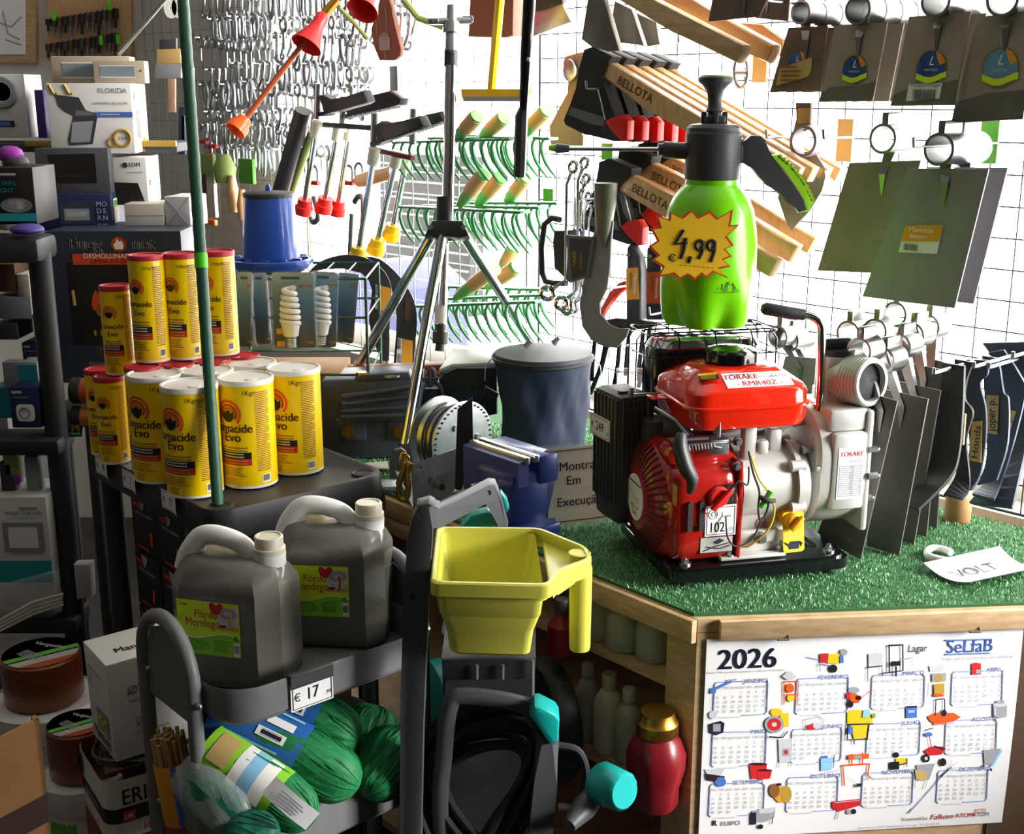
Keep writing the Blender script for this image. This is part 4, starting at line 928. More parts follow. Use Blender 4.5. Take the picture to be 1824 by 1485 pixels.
# ================================================================== tools hanging on the window grid
def crop(ox, oy, s): return lambda pts: [(ox + x / s, oy + y / s) for x, y in pts]
k4 = crop(1180, 0, 2.832); k3 = crop(760, 0, 3.535); k2 = crop(340, 0, 3.535); k7 = crop(760, 380, 3.094); k68 = crop(1400, 480, 2.561); k9 = crop(1300, 400, 2.475)
kU = crop(980, 0, 4.145); k6 = crop(380, 380, 3.094); k2b = crop(560, 440, 5.714); k3b = crop(1000, 380, 4.367); k8 = crop(960, 130, 3.03); k10 = crop(640, 0, 4.56)
def Wp(pts, off): return [W(x, y, off) for x, y in pts]
def slab(b, pts, off, th, m, bev=0.): b.prism(Wp(pts, off), -WN * th, m, bev)
def wdisc(b, c, r, off, m, n=24, sx=1.):  # round sticker facing the room on the plane at off (radius in metres)
    M = axis_m(W(c[0], c[1], off), WN); b.lathe([(r, 0), (r, .0004), (0, .0004)], m, n, M)
def wface(c, off): return face(W(c[0], c[1], off), WT, (0, 0, 1))
def wrod(name, label, x, y, off, ln=None, r=.0022, up=.018, group='wire display hooks', parent=None, m='zinc'):
    """a display hook: rod out of the grid with a turned-up tip at pixel x,y"""
    P = W(x, y, off); b = MB(); b.tube([P + V((0, 0, up)) + WN * up * .5, P + WN * .004, P - WN * .004, P - WN * off], r, m, 6)
    return b.build(name, label=label, cat='hook', group=group)
def moved(root, v, label, group=None): return dup(root, label, group, TR(*v) @ root.matrix_world)

def hoe(label, blade, off, sock, r, ln, group, cut=None, worn=None, m='blade', th=.003, neck=True, name='hoe_blade', lug=True):
    c = W(sock[0][0], sock[0][1], off + ln * .3); t = thing(name, label, 'hoe', c, 0, group)
    b = MB(); slab(b, blade, off, th, m); bl = b.build('blade', t)
    if worn:
        b = MB(); slab(b, worn, off + .0006, .0006, 'blade_raw'); b.build('worn_edge', bl)
    M = axis_m(c, -WN); b = MB(); b.lathe([(r * .82, 0), (r, 0), (r, ln), (r * .82, ln), (r * .82, 0)], 'socket', 28, M); s = b.build('socket', t)
    if lug: b = MB(); b.box((0, 0, 0), (.012, ln * .9, r * .9), 'socket', .002, T=frame(c - WN * ln * .5 + V((0, 0, r * 1.25)), WT)); b.build('lug', s)
    if neck:
        top = sum(Wp(blade[:2], off), V()) / 2; low = c - WN * ln * .5 - V((0, 0, r * .9)); b = MB()
        b.loft([[low + WT * .010 + WN * .006, low - WT * .010 + WN * .006, low - WT * .010 - WN * .006, low + WT * .010 - WN * .006], [top + WT * .006 + WN * .004 - V((0, 0, .02)), top - WT * .006 + WN * .004 - V((0, 0, .02)), top - WT * .006 - WN * .002 - V((0, 0, .02)), top + WT * .006 - WN * .002 - V((0, 0, .02))], [top - V((0, 0, .055)) + WT * .001 + WN * .001, top - V((0, 0, .055)) - WT * .001 + WN * .001, top - V((0, 0, .055)) - WT * .001, top - V((0, 0, .055)) + WT * .001]], 'socket', smooth=False); b.build('neck', t)
    return t, bl
def roundel(parent, c, off, r, pale=False):
    T = wface(c, off + .0009); b = MB()
    b.lathe([(0, 0), (r, 0)], 'ink_gold', 28, T); b.lathe([(0, .0003), (r * .92, .0003)], 'ink_lblue' if pale else 'ink_blue', 28, T)
    b.grid(lambda u, v: (r * (-.9 + 1.9 * u), r * (-.55 + .16 * math.sin(u * 5 + 2.6) + (-.16 + .34 * v)), .0006), 12, 1, 'label_lime', T)
    b.text('L', r * .7, 'ink_white', T=T @ TR(0, r * .15, .0006), shear=.3); b.text('venoso', r * .3, 'ink_lightgrey', T=T @ TR(0, -r * .18, .0006))
    b.add([T @ V((r * x, r * y, .0005)) for x, y in ((.25, .95), (.6, .75), (.9, .3), (.55, .15), (.35, .55))], [tuple(range(5))], 'label_orange')
    b.build('round_sticker', parent)
GT = 'hoe blades on the top hooks'
T1, bl = hoe('brown hoe blade with tan price sticker, leftmost on the top row of hoes', k4([(635, 140), (832, 130), (797, 455), (540, 467)]), .20, k4([(695, 62)]), .019, .045, GT, m='blade_brown')
roundel(bl, k4([(680, 318)])[0], .20, .020)
b = MB(); slab(b, k4([(590, 345), (755, 288), (752, 350), (735, 385), (572, 434)]), .2022, .0005, 'label_tan'); T = wface(k4([(655, 365)])[0], .2032); bars(b, T, -.022, .020, -.016, .012, 4, 'ink_brown'); b.build('price_sticker', bl)
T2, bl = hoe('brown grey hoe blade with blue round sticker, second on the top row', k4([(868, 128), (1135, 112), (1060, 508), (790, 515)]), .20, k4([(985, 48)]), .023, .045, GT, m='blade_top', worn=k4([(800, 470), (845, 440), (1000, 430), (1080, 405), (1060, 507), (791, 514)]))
roundel(bl, k4([(968, 352)])[0], .20, .023)
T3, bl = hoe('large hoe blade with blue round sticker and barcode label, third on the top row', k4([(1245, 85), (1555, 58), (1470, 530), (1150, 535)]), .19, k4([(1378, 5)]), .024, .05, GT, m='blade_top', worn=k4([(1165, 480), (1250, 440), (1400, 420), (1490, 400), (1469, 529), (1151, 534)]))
roundel(bl, k4([(1355, 342)])[0], .19, .026)
b = MB(); slab(b, k4([(1243, 425), (1412, 418), (1398, 498), (1228, 510)]), .1912, .0005, 'paper'); T = wface(k4([(1322, 464)])[0], .1922); barcode(b, T, -.020, .018, -.012, .004); bars(b, T, -.025, .026, .007, .012, 1, 'ink_grey'); b.build('barcode_label', bl)
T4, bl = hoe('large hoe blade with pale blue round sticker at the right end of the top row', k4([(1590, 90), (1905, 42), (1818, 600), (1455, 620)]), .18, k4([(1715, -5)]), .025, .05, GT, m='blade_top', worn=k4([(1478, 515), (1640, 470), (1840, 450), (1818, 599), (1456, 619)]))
roundel(bl, k4([(1702, 342)])[0], .18, .029, True)
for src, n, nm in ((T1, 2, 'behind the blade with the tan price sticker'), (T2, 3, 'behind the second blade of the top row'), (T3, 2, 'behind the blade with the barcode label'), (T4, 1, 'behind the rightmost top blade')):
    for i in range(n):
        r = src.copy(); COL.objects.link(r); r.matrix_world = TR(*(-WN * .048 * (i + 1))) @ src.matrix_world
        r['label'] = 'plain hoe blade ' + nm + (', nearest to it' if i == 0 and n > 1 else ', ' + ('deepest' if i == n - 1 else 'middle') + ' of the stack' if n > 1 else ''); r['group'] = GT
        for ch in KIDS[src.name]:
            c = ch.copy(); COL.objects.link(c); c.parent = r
for i, q in enumerate(([(1275, -40), (1385, -40), (1352, 30), (1262, 38)], [(1330, -40), (1410, -40), (1403, 38), (1345, 32)])): hoe('brown hoe blade cut off by the top edge above the hatchet handles, ' + ('left' if i == 0 else 'right') + ' of two', q, .30 - .06 * i, [(1340 + 30 * i, -70)], .019, .045, GT, m='blade_brown')
GM = 'hoe blades on the middle hooks'
M1_, bl = hoe('plain dark hoe blade on the middle hook, left of the orange labelled one', [(1513, 290), (1640, 285), (1577, 487), (1456, 482)], .16, [(1572, 247)], .024, .06, GM, m='blade_warm')
M2_, bl = hoe('dark hoe blade with orange label on the middle right hook', [(1617, 300), (1761, 301), (1700, 549), (1536, 528)], .20, [(1672, 266)], .025, .06, GM)
b = MB(); slab(b, [(1613, 402), (1681, 400), (1669, 452), (1600, 449)], .2012, .0005, 'paper'); slab(b, [(1613, 402), (1681, 400), (1672, 430), (1604, 430)], .2018, .0005, 'label_orange')
T = wface((1640, 416), .2026); b.text('Mantools', .011, 'ink_white', T=T @ TR(0, .002, 0)); bars(b, T, -.018, .012, -.008, -.003, 2, 'ink_white'); T = wface((1620, 440), .2024); barcode(b, T, -.010, .014, -.005, .005); b.build('orange_label', bl)
moved(M2_, -WN * .06, 'hoe blade behind the orange labelled blade, its edge showing at right', GM)
for ch in KIDS.get(SC.objects['hoe_blade'].name, []): pass
# pointed hoe
th = thing('pointed_hoe', 'heart shaped pointed hoe hanging behind the sprayer trigger', 'hoe', W(1433, 250, .14))
b = MB(); slab(b, k4([(672, 765), (770, 770), (815, 840), (823, 890), (805, 960), (745, 1060), (648, 1163), (620, 1110), (582, 1000), (590, 900), (640, 810)]), .14, .003, 'blade'); b.build('blade', th)
b = MB(); slab(b, k4([(672, 518), (748, 518), (745, 640), (720, 660), (660, 660), (675, 600)]), .142, .006, 'blade_brown'); b.build('tang', th)
b = MB(); M = axis_m(W(*k4([(708, 712)])[0], .16), -WN); b.lathe([(.0215, 0), (.027, 0), (.027, .03), (.0215, .03), (.0215, 0)], 'blade', 28, M); b.build('socket', th)
b = MB(); slab(b, k4([(682, 545), (742, 545), (740, 622), (680, 625)]), .1432, .0005, 'label_tan'); b.build('sticker', th)

# hoes standing in a row on the turf
def off_at(x, y):   # offset whose plane meets the turf at that pixel
    return (Z(x, y, ZT) - W0).dot(WN)
GS = 'hoe blades standing on the turf'
row = [([(372, 560), (508, 600), (340, 1322), (140, 1215)], (340, 1322), (332, 372), 'nearest the pump housing'), ([(425, 540), (648, 590), (515, 1305), (368, 1260)], (515, 1305), (440, 415), 'second from the pump housing'),
       ([(490, 505), (705, 552), (583, 1256), (500, 1230)], (583, 1256), (515, 352), 'third from the pump housing'), ([(555, 425), (718, 458), (640, 1220), (560, 1195)], (640, 1220), (575, 300), 'fourth from the pump housing'), ([(612, 395), (732, 425), (688, 1180), (600, 1160)], (688, 1180), (645, 262), 'deepest of the row by the log stub')]
for i, (bl_, ft, so, nm) in enumerate(row):
    of = off_at(*k68([ft])[0]); hoe('dark hoe blade standing on the turf, ' + nm, k68(bl_), of, k68([so]), .021, .04, GS, neck=True, m='blade_dark')
for i, (so, of, nm) in enumerate((((282, 292), .10, 'left'), ((405, 282), .07, 'middle'), ((495, 205), .035, 'right'))):
    q = k68([so])[0]
    hoe('hoe blade with ring socket in the back row behind the pump outlet, ' + nm + ' of three', [(q[0] + 10, q[1] + 62), (q[0] + 62, q[1] + 70), (q[0] + 20, q[1] + 240), (q[0] - 40, q[1] + 230)], of, [q], .023, .045, GS, m='blade_dark')
for i, (x, y) in enumerate(((1385, 600), (1405, 606))):
    hoe('hoe blade with pale socket hanging behind the pump fuel cap, ' + ('left' if i == 0 else 'right') + ' of two', [(x + 14, y + 34), (x + 72, y + 38), (x + 60, y + 130), (x - 10, y + 125)], .05 - .03 * i, [(x, y)], .022, .06, GS)

# tiller blades
def ribbon(name, label, rows, th, m, parent=None, group=None, cat='tiller blade', edge='blade_edge'):
    Ls = [W(*k68([l])[0], o) for l, r_, o in rows]; Rs = [W(*k68([r_])[0], o) for l, r_, o in rows]
    Ls, Rs = smooth(Ls, 5), smooth(Rs, 5); rings = []
    for i, (l, r_) in enumerate(zip(Ls, Rs)):
        t = (Ls[min(i + 1, len(Ls) - 1)] - Ls[max(i - 1, 0)]); n = (r_ - l).cross(t).normalized()
        if n.dot(CP - l) < 0: n = -n
        rings.append([l, r_, r_ - n * th, l - n * th])
    t = thing(name, label, cat, Ls[0], 0, group); b = MB(); b.loft(rings, m, smooth=False); b.build('steel_blade', t)
    return t
GB = 'tiller blades on the right hooks'
rb = [ribbon('tiller_blade', 'wide angled tiller blade at the far right, deepest of the row', [((895, 335), (1110, 330), .05), ((960, 450), (1120, 520), .05), ((1000, 700), (1125, 640), .05), ((960, 900), (1090, 820), .055), ((835, 1060), (1030, 1085), .10)], .006, 'blade_blue', group=GB),
      ribbon('tiller_blade', 'blue grey tiller blade with slanted top, left of the wide rightmost one', [((920, 380), (992, 366), .08), ((1000, 500), (1060, 470), .08), ((1010, 640), (1090, 560), .08), ((985, 830), (1040, 780), .08), ((915, 960), (985, 955), .085), ((850, 1020), (950, 1045), .12)], .005, 'blade_blue', group=GB),
      ribbon('tiller_blade', 'wavy blue grey tiller blade with a vertical label ending in p.', [((893, 392), (966, 405), .11), ((900, 480), (978, 470), .11), ((905, 580), (992, 560), .11), ((915, 700), (1015, 600), .11), ((910, 880), (1010, 790), .11), ((870, 985), (960, 960), .115)], .005, 'blade_blue', group=GB),
      ribbon('tiller_blade', 'dark notched tiller blade with a vertical label starting with H', [((822, 410), (922, 414), .14), ((815, 500), (918, 480), .14), ((812, 560), (885, 520), .14), ((825, 620), (910, 635), .14), ((835, 800), (910, 780), .14), ((830, 930), (885, 930), .14), ((790, 1020), (845, 1000), .15)], .005, 'blade_blue', group=GB),
      ribbon('tiller_blade', 'dark narrow tiller blade between the curved front one and the notched one', [((768, 408), (853, 424), .17), ((770, 520), (825, 500), .17), ((775, 590), (815, 590), .17), ((790, 650), (852, 655), .17), ((780, 780), (822, 780), .17), ((775, 930), (838, 985), .175), ((718, 1025), (805, 1046), .20)], .005, 'blade_black', group=GB),
      ribbon('tiller_blade', 'large black tiller blade with foot bent forward, front of the row', [((715, 425), (812, 440), .21), ((695, 640), (805, 650), .21), ((662, 850), (786, 850), .21), ((620, 960), (742, 950), .225), ((510, 1055), (605, 1090), .27)], .006, 'blade_black', group=GB)]
def vlabel(parent, txt, quad, off):
    b = MB(); P = Wp(k68(quad), off); b.prism(P, WN * .0006, 'label_tan'); a, bq, c, d = P
    up = (P[0] - P[3]); T = face((P[0] + P[2]) / 2 + WN * .001, V((0, 0, 1)) * 1.0 + (up.normalized() - V((0, 0, 1))) , -WT)
    sz = (P[1] - P[0]).length * .95
    b.text(txt, sz, 'ink_black', T=T @ TR(0, -sz * .3, .0004), sx=min(1.3, up.length * .86 / (glyphs(txt)[2] * sz)))
    fr = .0012
    b.build('label', parent)
vlabel(rb[3], 'Honda', [(850, 693), (895, 690), (890, 880), (830, 870)], .1425)
vlabel(rb[2], 'joper p.', [(915, 572), (972, 575), (965, 752), (918, 745)], .1125)
vlabel(rb[1], 'p.', [(1020, 640), (1050, 645), (1025, 730), (1015, 730)], .0825)
b = MB(); slab(b, k68([(800, 655), (818, 660), (808, 800), (795, 795)]), .19, .004, 'label_tan'); b.build('label', rb[4])
for (x, y), o, l in zip(k68([(680, 470), (862, 442), (930, 445), (1040, 395)]), (.26, .19, .15, .10), ('front tiller blade', 'notched tiller blade', 'wavy tiller blade', 'wide rightmost tiller blade')):
    wrod('display_hook', 'bright display hook through the ' + l, x, y, o, group='hooks of the tiller blades', up=.008, r=.003)
b = MB(); lg = Z(1704, 927, ZT - .003); b.lathe([(.022, 0), (.0225, .002), (.022, .045), (.021, .047), (0, .047)], 'log', 24, TR(*lg)); b.build('log_stub', label='small sawn log stub standing on the turf before the tiller blades', cat='log')

# ------------------------------------------------------------------ axes
def axe(name, label, cover, band, handle, off, group, clip=None, wires=(), hm='wood_handle', hth=.024, cth=.030, txt=None, txtp=None, end=None):
    t = thing(name, label, 'axe', W(*cover[0], off), 0, group)
    b = MB(); slab(b, cover, off, cth, 'black_matte', .003); hd = b.build('head_cover', t)
    if band: b = MB(); slab(b, band, off + .0012, .0015, 'mid_grey'); b.build('grey_band', hd)
    b = MB(); slab(b, handle, off - .004, hth, hm, .005); h_ = b.build('handle', t)
    if txt:
        c, d0, d1 = txtp; P, Q = W(*d0, off - .0032), W(*d1, off - .0032); T = face(W(*c, off - .0032), Q - P, V((0, 0, 1))); b = MB(); b.text(txt, .022, 'ink_brown', T=T, bold=.015, align='L'); b.build('branding', h_)
    if clip: b = MB(); slab(b, clip, off + .004, .02, 'red_plastic', .003); q = [((x - clip[0][0]) * .16 + clip[3][0] - 6, (y - clip[0][1]) * .3 + clip[3][1] - 16) for x, y in clip]; b.build('red_clip', t)
    for w_ in wires: b = MB(); b.tube(Wp(w_, off + .006), .0016, 'zinc', 6); b.build('strap_wire', t)
    return t
GX = 'axes on the upper hook'
ax1 = axe('axe', 'nearest axe on the upper hook, wooden handle over black head cover with grey band', kU([(245, 365), (300, 345), (460, 420), (415, 465), (372, 575), (405, 650), (445, 770), (485, 900), (540, 1045), (470, 1045), (250, 990), (110, 925), (95, 890), (110, 845), (150, 790), (190, 650), (215, 500)]), kU([(152, 790), (400, 865), (395, 930), (300, 915), (132, 845)]),
    [(1071, 136), (1078, 114), (1088, 112), (1396, 298), (1384, 324), (1150, 195)], .27, GX, kU([(400, 900), (440, 870), (530, 845), (570, 890), (565, 1030), (520, 1045), (470, 985)]), (kU([(355, 660), (385, 780), (408, 885)]),), txt='BELLOTA', txtp=((1098, 148), (1098, 148), (1300, 268)))
for i, l in enumerate(('second axe on the upper hook, just behind the nearest one', 'third axe on the upper hook, in the middle of five', 'fourth axe on the upper hook, before the last', 'deepest axe on the upper hook, its pale handle uppermost')):
    moved(ax1, -WN * .042 * (i + 1) + V((0, 0, -.002 * (i + 1))), l, GX)
t = thing('sheathed_axe', 'pale brown sheathed axe with an oval steel eye, left behind the upper axes', 'axe', W(1020, 150, .06))
b = MB(); slab(b, kU([(105, 415), (200, 390), (262, 380), (260, 500), (230, 650), (200, 850), (245, 1000), (240, 1078), (0, 1075), (-10, 930), (70, 790), (135, 690), (140, 610), (98, 540), (90, 470)]), .05, .02, 'pale_brown', .003); b.build('sheath', t)
b = MB(); slab(b, kU([(135 + 46 * math.cos(a), 520 + 84 * math.sin(a)) for a in [i * pi / 10 for i in range(20)]]), .062, .012, 'steel', .003); b.build('steel_eye', t)
GX2 = 'hatchets with heads hanging at the top'
def hatchet(label, blade, handle, off, hm, endc):
    t = thing('hatchet', label, 'hatchet', W(*handle[0], off), 0, GX2)
    if blade: b = MB(); slab(b, blade, off + .01, .012, 'blade_raw', .002); b.build('head', t)
    b = MB(); slab(b, handle, off, .026, hm, .006); h_ = b.build('handle', t)
    if endc:
        b = MB(); P = W(*endc, off - .012); M = axis_m(P, (WT * .9 - V((0, 0, .45))).normalized())
        for rr in (.004, .008, .0105): b.ring(tuple(M @ V((0, 0, .0005))), M.to_3x3() @ V((0, 0, 1)), rr, .0006, 'wood_dark', 20, 4)
        b.build('end_grain', h_)
    return t
hatchet('front hatchet at the top with grey blade and long brown handle', kU([(280, -40), (392, -30), (450, 180), (508, 372), (420, 380), (300, 345), (228, 290)]), kU([(430, -40), (700, -40), (1425, 332), (1418, 400), (1372, 466), (900, 236)]), .26, 'wood_light', (1319, 96))
hatchet('middle hatchet at the top, its handle end right of the sprayer plunger', kU([(475, 8), (600, 70), (692, 342), (640, 330), (500, 315), (445, 165)]), kU([(880, -40), (1000, -40), (1170, 75), (1648, 330), (1640, 390), (1602, 466), (1450, 395), (1140, 200), (770, 5)]), .20, 'wood_orange', (1371, 96))
hatchet('deepest hatchet at the top, orange handle passing behind the hoes', kU([(620, 90), (782, 165), (808, 325), (740, 335), (692, 345)]), kU([(1330, 160), (1560, 175), (1712, 290), (1720, 430), (1640, 405), (1480, 270)]), .14, 'wood_orange', None)
GX3 = 'axes on the lower hook'
la = axe('axe', 'nearest axe on the lower hook with black head cover and red clip', k8([(320, 480), (375, 460), (500, 515), (495, 552), (430, 600), (420, 640), (460, 760), (525, 930), (480, 925), (250, 850), (220, 830), (235, 780), (280, 690), (312, 600)]), k8([(250, 770), (420, 800), (430, 850), (240, 815)]), [(1101, 340), (1106, 318), (1118, 308), (1200, 350), (1384, 464), (1368, 494), (1190, 390)], .25, GX3, k8([(438, 830), (470, 800), (530, 790), (558, 835), (555, 930), (530, 932), (490, 890)]), (k8([(415, 690), (430, 760), (440, 830)]), k8([(462, 660), (480, 740), (495, 795)])), txt='BELLOTA', txtp=((1124, 340), (1124, 340), (1330, 450)))
moved(la, -WN * .055 + V((0, 0, .02)), 'second axe on the lower hook, between the nearest and the deepest', GX3)
moved(la, -WN * .11 + V((0, 0, .03)), 'deepest axe on the lower hook, orange handle highest', GX3)
t = thing('handle_loop', 'flat steel oval loop hanging right of the sprayer plunger', 'metal loop', W(1320, 130, .1)); b = MB()
pts = [W(1320 + 11 * math.cos(a) * 1.1, 128 + (28 if math.sin(a) > 0 else 28) * math.sin(a), .1) for a in [i * pi / 10 for i in range(20)]]
b.tube(pts, .0035, 'steel', 8, closed=True); b.build('oval_ring', t); b = MB(); b.cyl(W(1312, 130, .1), W(1330, 130, .1), .004, 'steel', 10); b.build('pin', t)
# billhook
t = thing('billhook', 'large grey curved billhook blade hanging in front of the lower axes', 'billhook', W(1080, 330, .34))
b = MB(); slab(b, k3b([(268, 60), (400, 60), (385, 200), (375, 420), (350, 590), (295, 690), (298, 780), (365, 865), (440, 900), (525, 895), (500, 965), (430, 1042), (340, 1042), (230, 985), (160, 880), (140, 720), (168, 560), (200, 400), (240, 200)]), .34, .004, 'blade', .001); b.build('blade', t)
b = MB(); b.tube([W(1079, 326, .345), W(1078, 360, .345), W(1076, 410, .342), W(1076, 440, .341)], [.021, .020, .014, .004], 'blade_raw', 16); b.build('socket', t)
# wrench sets
t = thing('wrench_set', 'set of chrome ring wrenches in a black holder with grey front plate', 'wrench set', W(1010, 400, .3))
b = MB(); b.tube([W(*q, .33) for q in k7([(735, 35), (690, 25), (650, 60), (632, 190), (638, 330), (655, 375), (700, 385), (770, 385)])], .006, 'black_plastic', 10); slab(b, k7([(700, 95), (765, 95), (785, 385), (700, 300), (695, 160)]), .33, .05, 'black_plastic', .003); hl = b.build('holder', t)
b = MB(); slab(b, k7([(765, 118), (925, 130), (890, 352), (786, 382)]), .345, .006, 'mid_grey', .002); slab(b, k7([(785, 135), (905, 145), (876, 338), (800, 362)]), .3456, .0012, 'dark_grey'); pl2 = b.build('front_plate', hl)
b = MB(); T = face(W(*k7([(822, 250)])[0], .3462), V((0, 0, 1)), -WT); b.text('FAIER', .012, 'ink_yellow', T=T, bold=.02); bars(b, T @ TR(0, -.016, 0), -.018, .018, 0, .006, 2, 'ink_gold'); b.build('lettering', pl2)
for i, (tp, bt) in enumerate((((1021, 297), (975, 522)), ((1041, 290), (1000, 540)), ((1034, 332), (1010, 548)), ((1044, 318), (1020, 546)), ((1048, 350), (1028, 540)), ((1056, 362), (1036, 535)))):
    o = .335 - .016 * i; b = MB(); r_ = .0095 - .0006 * i
    A, B2 = W(*tp, o), W(tp[0] - 12 + i, tp[1] + 32, o); E2 = W(tp[0] - 14 + i, bt[1] - 24, o); F2 = W(*bt, o + .01)
    b.tube([A.lerp(B2, .28), B2, E2, E2.lerp(F2, .6)], [.004, .0032, .0032, .005], 'chrome', 10, sq=.7); b.ring(tuple(A), (WN + V((0, 0, .2))).normalized(), r_, .0036, 'chrome', 20, 8); b.ring(tuple(F2), (WN * .8 + WT * .5).normalized(), r_ * 1.25, .0048, 'chrome', 20, 8); b.build('ring_wrench', t)
# two shears in black sheaths with orange labels, and a red pruning saw
def sheath(label, out, lab, off, m, txt):
    t = thing('sheathed_shears', label, 'shears', W(*out[0], off)); b = MB(); slab(b, out, off, .02, 'black_plastic', .004); s = b.build('black_sheath', t)
    b = MB(); slab(b, lab, off + .0012, .0014, m); c = (sum(x for x, y in lab) / 4, sum(y for x, y in lab) / 4); T = face(W(*c, off + .0018), V((0, 0, -1)), WT); b.text(txt, .010, 'ink_white', T=T @ TR(0, .004, 0)); bars(b, T, -.02, .015, -.008, .0, 2, 'ink_brown'); b.build('paper_label', s)
    b = MB(); b.cyl(W(out[1][0], out[1][1] + 18, off + .001), W(out[1][0], out[1][1] + 18, off + .0045), .004, 'zinc', 12); b.build('rivet', s)
    return t
sheath('black sheathed shears with yellow label left of the green sprayer', k3b([(505, 270), (520, 245), (545, 245), (600, 340), (612, 450), (615, 830), (500, 830)]), k3b([(502, 425), (595, 420), (602, 668), (506, 672)]), .26, 'label_orange', 'Mantools')
sheath('black sheathed shears with orange label touching the green sprayer', k3b([(660, 270), (690, 255), (770, 330), (785, 450), (790, 830), (655, 830)]), k3b([(660, 460), (775, 450), (778, 700), (660, 700)]), .22, 'ink_orange', 'Mantools')
b = MB(); slab(b, k3b([(500, 520), (440, 540), (370, 620), (310, 720), (285, 790), (310, 815), (345, 740), (400, 650), (500, 590)]), .16, .012, 'red_plastic', .003); b.build('pruning_saw', label='curved red handle of a pruning saw behind the billhook', cat='saw')
t = thing('black_garden_forks', 'black coated tool rack with curved rods hanging below the sheathed shears', 'tool rack', W(1130, 580, .2)); t.name = 'rod_rack'; ROOTM['rod_rack'] = t.matrix_world.copy()
b = MB(); slab(b, k3b([(310, 832), (420, 815), (620, 830), (720, 850), (700, 890), (560, 910), (400, 890)]), .25, .012, 'black_plastic', .003); b.build('cross_bar', t)
for q in ([(345, 1000), (310, 1180), (225, 1400)], [(262, 990), (245, 1150), (240, 1300)], [(455, 1000), (435, 1200), (400, 1400)], [(535, 900), (515, 1050), (500, 1260)], [(640, 900), (610, 1150), (585, 1300)], [(385, 880), (350, 1050), (300, 1250)], [(690, 880), (660, 1100), (600, 1350)]):
    b = MB(); b.tube(smooth([W(*p, .2) for p in k3b(q)], 4), .0048, 'black_gloss', 10); b.build('curved_rod', t)
b = MB(); slab(b, k3b([(420, 1205), (690, 1205), (690, 1330), (640, 1420), (430, 1400)]), .27, .012, 'polybag', .004); slab(b, k3b([(420, 1228), (690, 1235), (690, 1242), (420, 1236)]), .2705, .001, 'ink_red'); b.build('zip_bag', label='clear zip bag with red seam behind the air filter', cat='bag')
# long black grip, squeegee, red pack, grey blade, sole shaped sheath
t = thing('long_lopper', 'long black tool handle hanging down beside the yellow squeegee', 'tool handle', W(925, 310, .3))
b = MB(); b.tube([W(945, -30, .3), W(937, 90, .3), W(932, 196, .3)], [.013, .011, .008], 'black_gloss', 14); b.build('shaft', t); b = MB(); b.tube([W(932, 194, .3), W(929, 206, .3), W(926, 300, .3), W(925, 315, .3)], [.009, .0125, .0125, .0115], 'black_plastic', 8); b.build('grip', t)
b = MB(); b.ball(W(941, 106, .315), .004, 'zinc', 10); b.build('bolt', t)
t = thing('squeegee', 'yellow scraper with dirty edge on a yellow handle against the window', 'scraper', W(878, 158, .24))
b = MB(); b.tube([W(893, -30, .24), W(884, 70, .24), W(876, 160, .24)], .0095, 'yellow_plastic', 8); b.build('handle', t)
b = MB(); slab(b, [(820, 158), (937, 158), (930, 174), (926, 181), (824, 181), (822, 172)], .25, .02, 'yellow_plastic', .003); hd_ = b.build('head', t); b = MB(); slab(b, [(826, 172), (924, 172), (921, 181), (828, 181)], .2508, .0015, 'ink_grey'); b.build('worn_strip', hd_)
b = MB(); slab(b, k10([(895, -30), (1250, -30), (1245, 290), (1180, 305), (880, 300)]), .12, .03, 'brown_leather', .004); rp = b.build('red_pack', label='red brown packet hanging behind the yellow squeegee handle', cat='packet')
t = thing('shovel_blade', 'pale grey blade with dark upper half hanging right of the long black handle', 'blade', W(985, 30, .15)); b = MB(); slab(b, k10([(1425, 80), (1640, 0), (1660, 70), (1720, 175), (1400, 300)]), .15, .006, 'zinc', .001); b.build('lower_blade', t); b = MB(); slab(b, k10([(1420, -30), (1640, -30), (1650, 20), (1425, 90)]), .156, .014, 'dark_grey', .002); b.build('upper_sleeve', t)
t = thing('leather_sheath', 'brown sole shaped leather sheath with round grey sticker near the red funnels', 'sheath', W(688, 100, .2)); b = MB(); slab(b, k10([(175, -40), (240, -40), (265, 100), (300, 250), (335, 400), (330, 450), (280, 490), (160, 490), (115, 380), (90, 240), (130, 150)]), .2, .012, 'brown_leather', .003); s_ = b.build('leather', t)
b = MB(); wdisc(b, k10([(205, 340)])[0], .021, .2012, 'grey_photo'); T = wface(k10([(205, 340)])[0], .2022); rect(b, T, -.02, .02, -.018, .01, 'paper_grey'); bars(b, T, -.016, .016, -.012, .008, 3, 'ink_grey', z=.0006); b.build('round_sticker', s_)
for i, q in enumerate(([(212, 60), (228, 250)], [(140, 200), (140, 270)], [(205, 420), (215, 480)])): b = MB(); b.tube([W(*p, .2015) for p in k10(q)], .0012, 'paper_grey', 5); b.build('stitching', s_)
